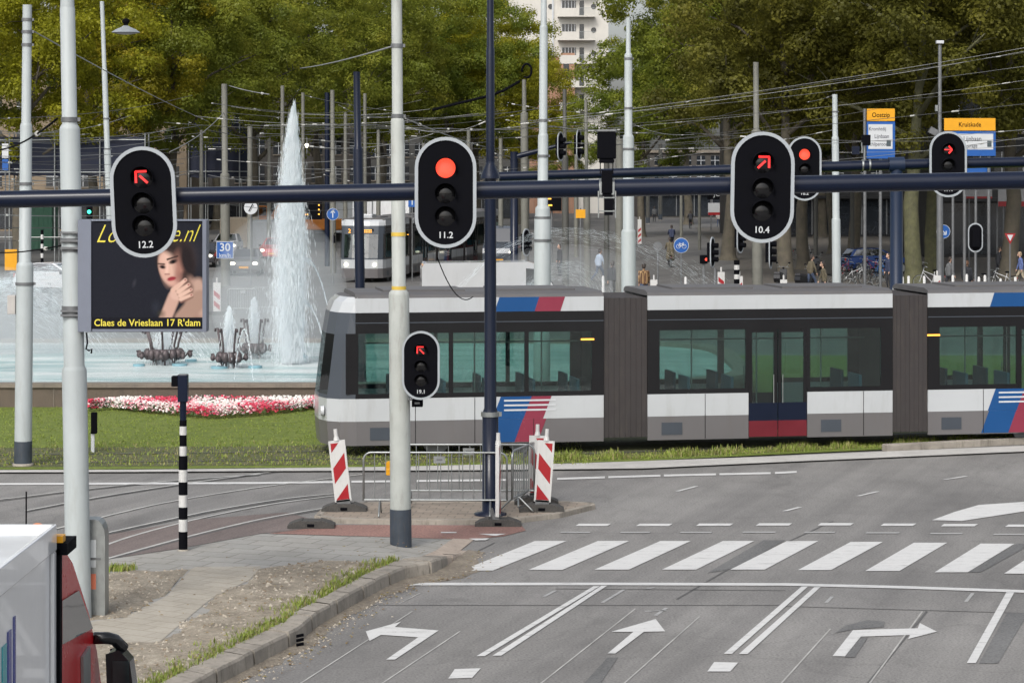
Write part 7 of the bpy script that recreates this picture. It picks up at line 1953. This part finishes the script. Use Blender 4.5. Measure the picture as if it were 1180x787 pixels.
# ------------------------------------------------------------------ people
SKIN = paint('skin', (.48, .30, .22), .6, 0, .06, 8)
HAIRD = paint('dark_hair', (.03, .022, .018), .6, 0, .2, 20); HAIRL = paint('light_hair', (.30, .22, .14), .6, 0, .2, 20)
SHOE = paint('shoe', (.02, .02, .02), .6, 0, .2, 10)
def person(label, loc, rz, top, bottom, pose='stand', hair=None, h=1.75, cat='person', grp=None, coat=False):
    t = thing('person', label, cat, loc, rz, group=grp)
    s = h / 1.75
    if pose == 'stand': hipz, lean = .93, 0; kn = [(.05, -.10, .50), (.02, .11, .50)]; ft = [(.0, -.11, .08), (-.02, .12, .08)]
    elif pose == 'walk': hipz, lean = .91, .06; kn = [(.22, -.09, .52), (-.08, .09, .50)]; ft = [(.30, -.10, .08), (-.40, .09, .12)]
    elif pose == 'cycle': hipz, lean = .98, .22; kn = [(.34, -.10, .80), (.22, .10, .58)]; ft = [(.10, -.12, .42), (-.02, .12, .16)]
    else: hipz, lean = .46, .12; kn = [(.42, -.12, .50), (.40, .12, .50)]; ft = [(.45, -.13, .08), (.42, .13, .08)]
    hip = Vector((0, 0, hipz)); ch = hip + Vector((lean * .7, 0, .42)); nk = hip + Vector((lean * 1.0, 0, .56)); hd = hip + Vector((lean * 1.1 + .03, 0, .72))
    segs = []   # p0, p1, r0, r1, material
    def sg(a, b_, r0, r1, m): segs.append((Vector(a), Vector(b_), r0, r1, m))
    for yy in (-.07, .07): sg(hip + Vector((0, yy, 0)), ch + Vector((0, yy * 1.3, 0)), .115, .125, top)
    sg(ch + Vector((0, -.13, .04)), ch + Vector((0, .13, .04)), .085, .085, top); sg(ch, nk + Vector((0, 0, .02)), .09, .05, top); sg(nk, hd - Vector((.01, 0, .04)), .052, .05, SKIN)
    segs.append((hd, hd + Vector((0, 0, .055)), .082, .085, SKIN)); sg(hd + Vector((.07, 0, -.05)), hd + Vector((.03, 0, -.03)), .045, .06, SKIN); sg(hd + Vector((.085, 0, .02)), hd + Vector((.105, 0, -.012)), .010, .016, SKIN)
    for sy in (-1, 1): sg(hd + Vector((0, sy * .085, .0)), hd + Vector((0, sy * .09, .03)), .014, .016, SKIN)
    for k, sy in enumerate((-1, 1)):
        K, Fo = Vector(kn[k]), Vector(ft[k])
        sg(hip + Vector((0, sy * .085, -.02)), K, .095, .065, bottom); sg(K, Fo + Vector((0, 0, .05)), .064, .042, bottom); sg(Fo + Vector((-.04, 0, -.03)), Fo + Vector((.16, 0, -.04)), .042, .036, SHOE)
        sh = ch + Vector((0, sy * .19, .06))
        if pose == 'cycle': el, wr = sh + Vector((.16, sy * .06, -.24)), sh + Vector((.40, sy * .04, -.34))
        elif pose == 'walk': el, wr = sh + Vector((-.10 * sy, sy * .05, -.28)), sh + Vector((.06 - .12 * sy, sy * .04, -.52))
        elif pose == 'sit': el, wr = sh + Vector((.08, sy * .05, -.27)), sh + Vector((.30, sy * -.04, -.33))
        else: el, wr = sh + Vector((.0, sy * .05, -.29)), sh + Vector((.08, sy * .03, -.54))
        sg(sh, el, .062, .048, top); sg(el, wr, .046, .032, top); dr_ = (wr - el).normalized(); hp = wr + dr_ * .05; sg(wr, hp, .026, .034, SKIN)
        side = Vector((0, sy, 0))
        for q in range(4):
            o = (q - 1.5) * .019; f0 = hp + dr_ * .02 + Vector((.7 * o, o * .7, 0)); f1 = f0 + dr_ * (.045 + .006 * (1.5 - abs(q - 1.5))); f2 = f1 + (dr_ * .6 + Vector((.5, 0, -.4))).normalized() * .03
            sg(f0, f1, .0095, .009, SKIN); sg(f1, f2, .009, .007, SKIN)
        sg(wr + dr_ * .02, wr + dr_ * .05 + Vector((.05, 0, 0)), .013, .010, SKIN)
    if coat:
        for yy in (-.09, .09): sg(hip + Vector((0, yy, .1)), hip + Vector((-.04, yy * 1.5, -.42)), .13, .15, top)
    m = MB(); mm = paint('clay', (.5, .5, .5))
    for a, b_, r0, r1, _ in segs:
        m.cyl(a, b_ + Vector((1e-4, 0, 0)), r0, r1, mm, 12); m.ball(a, r0, r0, r0, mm, 12, 8); m.ball(b_, r1, r1, r1, mm, 12, 8)
    src = m.build('body_source'); md = src.modifiers.new('r', 'REMESH'); md.mode = 'VOXEL'; md.voxel_size = .013
    sm_ = src.modifiers.new('s', 'SMOOTH'); sm_.factor = .5; sm_.iterations = 3
    dg = bpy.context.evaluated_depsgraph_get(); me = bpy.data.meshes.new_from_object(src.evaluated_get(dg)); bpy.data.objects.remove(src)
    me.materials.clear(); mats = []
    for sgm in segs:
        if sgm[4] not in mats: mats.append(sgm[4])
    for q in mats: me.materials.append(q)
    A = np.array([s_[0] for s_ in segs]); Bv = np.array([s_[1] for s_ in segs]); r0 = np.array([s_[2] for s_ in segs]); r1 = np.array([s_[3] for s_ in segs]); mi = np.array([mats.index(s_[4]) for s_ in segs])
    n = len(me.polygons); cen = np.empty(n * 3); me.polygons.foreach_get('center', cen); cen = cen.reshape(-1, 3)
    AB = Bv - A; L2 = (AB ** 2).sum(1) + 1e-9; best = np.full(n, 9.0); bi = np.zeros(n, int)
    for i in range(len(segs)):
        tt = np.clip(((cen - A[i]) @ AB[i]) / L2[i], 0, 1); dd = np.linalg.norm(cen - A[i] - tt[:, None] * AB[i], axis=1) - (r0[i] + (r1[i] - r0[i]) * tt)
        k = dd < best; best[k] = dd[k]; bi[k] = mi[i]
    me.polygons.foreach_set('material_index', bi.astype(np.int32)); me.polygons.foreach_set('use_smooth', np.ones(n, bool)); me.update(); me.name = 'body'
    o = bpy.data.objects.new('body', me); COL.objects.link(o); o.parent = t
    m = MB(); m.ball(hd + Vector((-.022, 0, .05)), .098, .098, .10, hair or HAIRD, 14, 10); m.ball(hd + Vector((-.06, 0, -.01)), .07, .085, .10, hair or HAIRD, 12, 8); m.build('hair', t)
    m = MB()
    for sy in (-1, 1): m.ball(hd + Vector((.078, sy * .032, .022)), .010, .013, .008, HAIRD, 8, 6)
    m.box(*(hd + Vector((.092, 0, -.052))), .012, .04, .008, paint('lips', (.35, .12, .10), .5)); m.build('face', t)
    t.scale = (s, s, s)
    return t
DK = paint('dark_jacket', (.022, .024, .030), .8, 0, .2, 8); NV = paint('navy_jacket', (.025, .035, .075), .8, 0, .2, 8); JE = paint('jeans', (.05, .07, .12), .8, 0, .2, 8); GY = paint('grey_jacket', (.12, .125, .13), .8, 0, .2, 8); OL = paint('olive_coat', (.10, .085, .055), .8, 0, .2, 8)
CK = pavers('checked_shirt', (.50, .34, .16), (.36, .22, .10), (.12, .06, .03), .09, .09, msize=.02); BLS = paint('blue_shirt', (.10, .14, .32), .8, 0, .2, 8); KH = paint('khaki', (.30, .26, .19), .8, 0, .2, 8)
def cyc(lab, pxx, pyy, top, bot, fm, coat=False):
    d_ = D(pyy); p = Vector((X(pxx, d_), d_, 0))
    make_bike('bicycle under the ' + lab.replace(' riding away', ''), p, math.radians(92), fm, grp=None)
    person(lab, p + Vector((.004, -.24, 0)), math.radians(92), top, bot, 'cycle', coat=coat)
cyc('person in black riding away furthest up the far street', 795.5, 264, DK, DK, M_BFR[0])
cyc('person in navy riding away in the middle of the far street', 774, 288, NV, JE, M_BFR[0])
cyc('person in a long olive coat riding away, nearest of the three cyclists', 772, 308, OL, DK, M_BFR[0], True)
def ppl(lab, pxx, pyy, rz, top, bot, pose, hair=None, h=1.75):
    d_ = D(pyy); return person(lab, (X(pxx, d_), d_, 0), math.radians(rz), top, bot, pose, hair, h)
ppl('person in dark clothes standing right of the collared pale pole', 645, 318, 200, DK, DK, 'stand')
ppl('person in dark grey walking away beside the stained bench area left of the three-step pole', 706, 345, 95, DK, GY, 'walk')
ppl('person in a tan checked shirt seen from behind next to the three-step pole', 742, 349, 90, CK, JE, 'walk', HAIRD)
ppl('person in blue shirt and khaki trousers at the right edge', 1177, 330, 170, BLS, KH, 'walk', HAIRL)
ppl('person in black sitting on the scooter by the oval rim', 1114, 345, 60, DK, DK, 'stand', paint('brown_hair', (.12, .06, .03), .6))
ppl('person in grey walking past the slim street lamp', 1093, 338, 10, GY, DK, 'walk')
ppl('person with bare head and brown top in the shade left of the slim pale pole', 950, 346, 180, OL, DK, 'walk')
ppl('person in pale blue near the grey posts left of the three-step pole', 690, 325, 30, paint('pale_blue_top', (.35, .42, .52), .8), JE, 'walk')
ppl('person in brown coat walking among the scooters behind the signal 18.2', 934, 335, 20, OL, JE, 'walk')
ppl('person in navy standing by the parked bikes, left of the navy post', 1024, 333, 200, NV, DK, 'stand')
ppl('person in black walking by the dark glass shop, right of the yield sign', 1150, 322, 0, DK, DK, 'walk')
ppl('person in grey walking on the far pavement left of the cyclists', 727, 300, 100, GY, DK, 'walk')
ppl('person in pale top far off near the JCC board', 828, 262, 80, paint('pale_top', (.4, .38, .35), .8), JE, 'walk')
ppl('person in dark jacket far off under the kerb poles', 754, 256, 90, GY, DK, 'stand')
# ------------------------------------------------------------------ light, sky, camera
w = bpy.data.worlds.new('World'); SC.world = w; w.use_nodes = True
nt = w.node_tree; nt.nodes.clear()
EL, AZ = math.radians(42), math.radians(200)
sky = nt.nodes.new('ShaderNodeTexSky'); sky.sky_type = 'NISHITA'; sky.sun_disc = False; sky.sun_elevation = EL; sky.sun_rotation = AZ
sky.air_density = 1.0; sky.dust_density = 4.0; sky.ozone_density = 1.0
hs = nt.nodes.new('ShaderNodeHueSaturation'); hs.inputs['Saturation'].default_value = .35
bg = nt.nodes.new('ShaderNodeBackground'); bg.inputs['Strength'].default_value = .13
ow = nt.nodes.new('ShaderNodeOutputWorld')
nt.links.new(sky.outputs[0], hs.inputs['Color']); nt.links.new(hs.outputs[0], bg.inputs['Color']); nt.links.new(bg.outputs[0], ow.inputs['Surface'])
sl = bpy.data.lights.new('sun', 'SUN'); sl.energy = 1.1; sl.angle = math.radians(14); sl.color = (1, .96, .90)
so = bpy.data.objects.new('sun', sl); COL.objects.link(so)
dirv = Vector((math.sin(AZ) * math.cos(EL), math.cos(AZ) * math.cos(EL), math.sin(EL)))   # towards the sun
so.rotation_euler = (-dirv).to_track_quat('-Z', 'Y').to_euler(); so.location = (0, 0, 60)
cam = bpy.data.cameras.new('camera'); co = bpy.data.objects.new('camera', cam); COL.objects.link(co)
co.location = (0, 0, CAMH); co.rotation_euler = (math.radians(90), 0, 0)
cam.sensor_fit = 'HORIZONTAL'; cam.sensor_width = 36; cam.lens = 36 * F / 1180
cam.shift_x = 0; cam.shift_y = -(393.5 - HY) / 1180
cam.clip_start = .5; cam.clip_end = 3000
SC.camera = co
SC.view_settings.view_transform = 'Standard'; SC.view_settings.look = 'None'; SC.view_settings.exposure = 0.6; SC.view_settings.gamma = 1.0; SC.view_settings.use_curve_mapping = False
SC.render.engine = 'CYCLES'
SC.cycles.use_denoising = True
SC.cycles.max_bounces = 8; SC.cycles.diffuse_bounces = 4; SC.cycles.glossy_bounces = 3; SC.cycles.transmission_bounces = 4; SC.cycles.volume_bounces = 4
SC.cycles.transparent_max_bounces = 24
SC.cycles.sample_clamp_indirect = 6.0
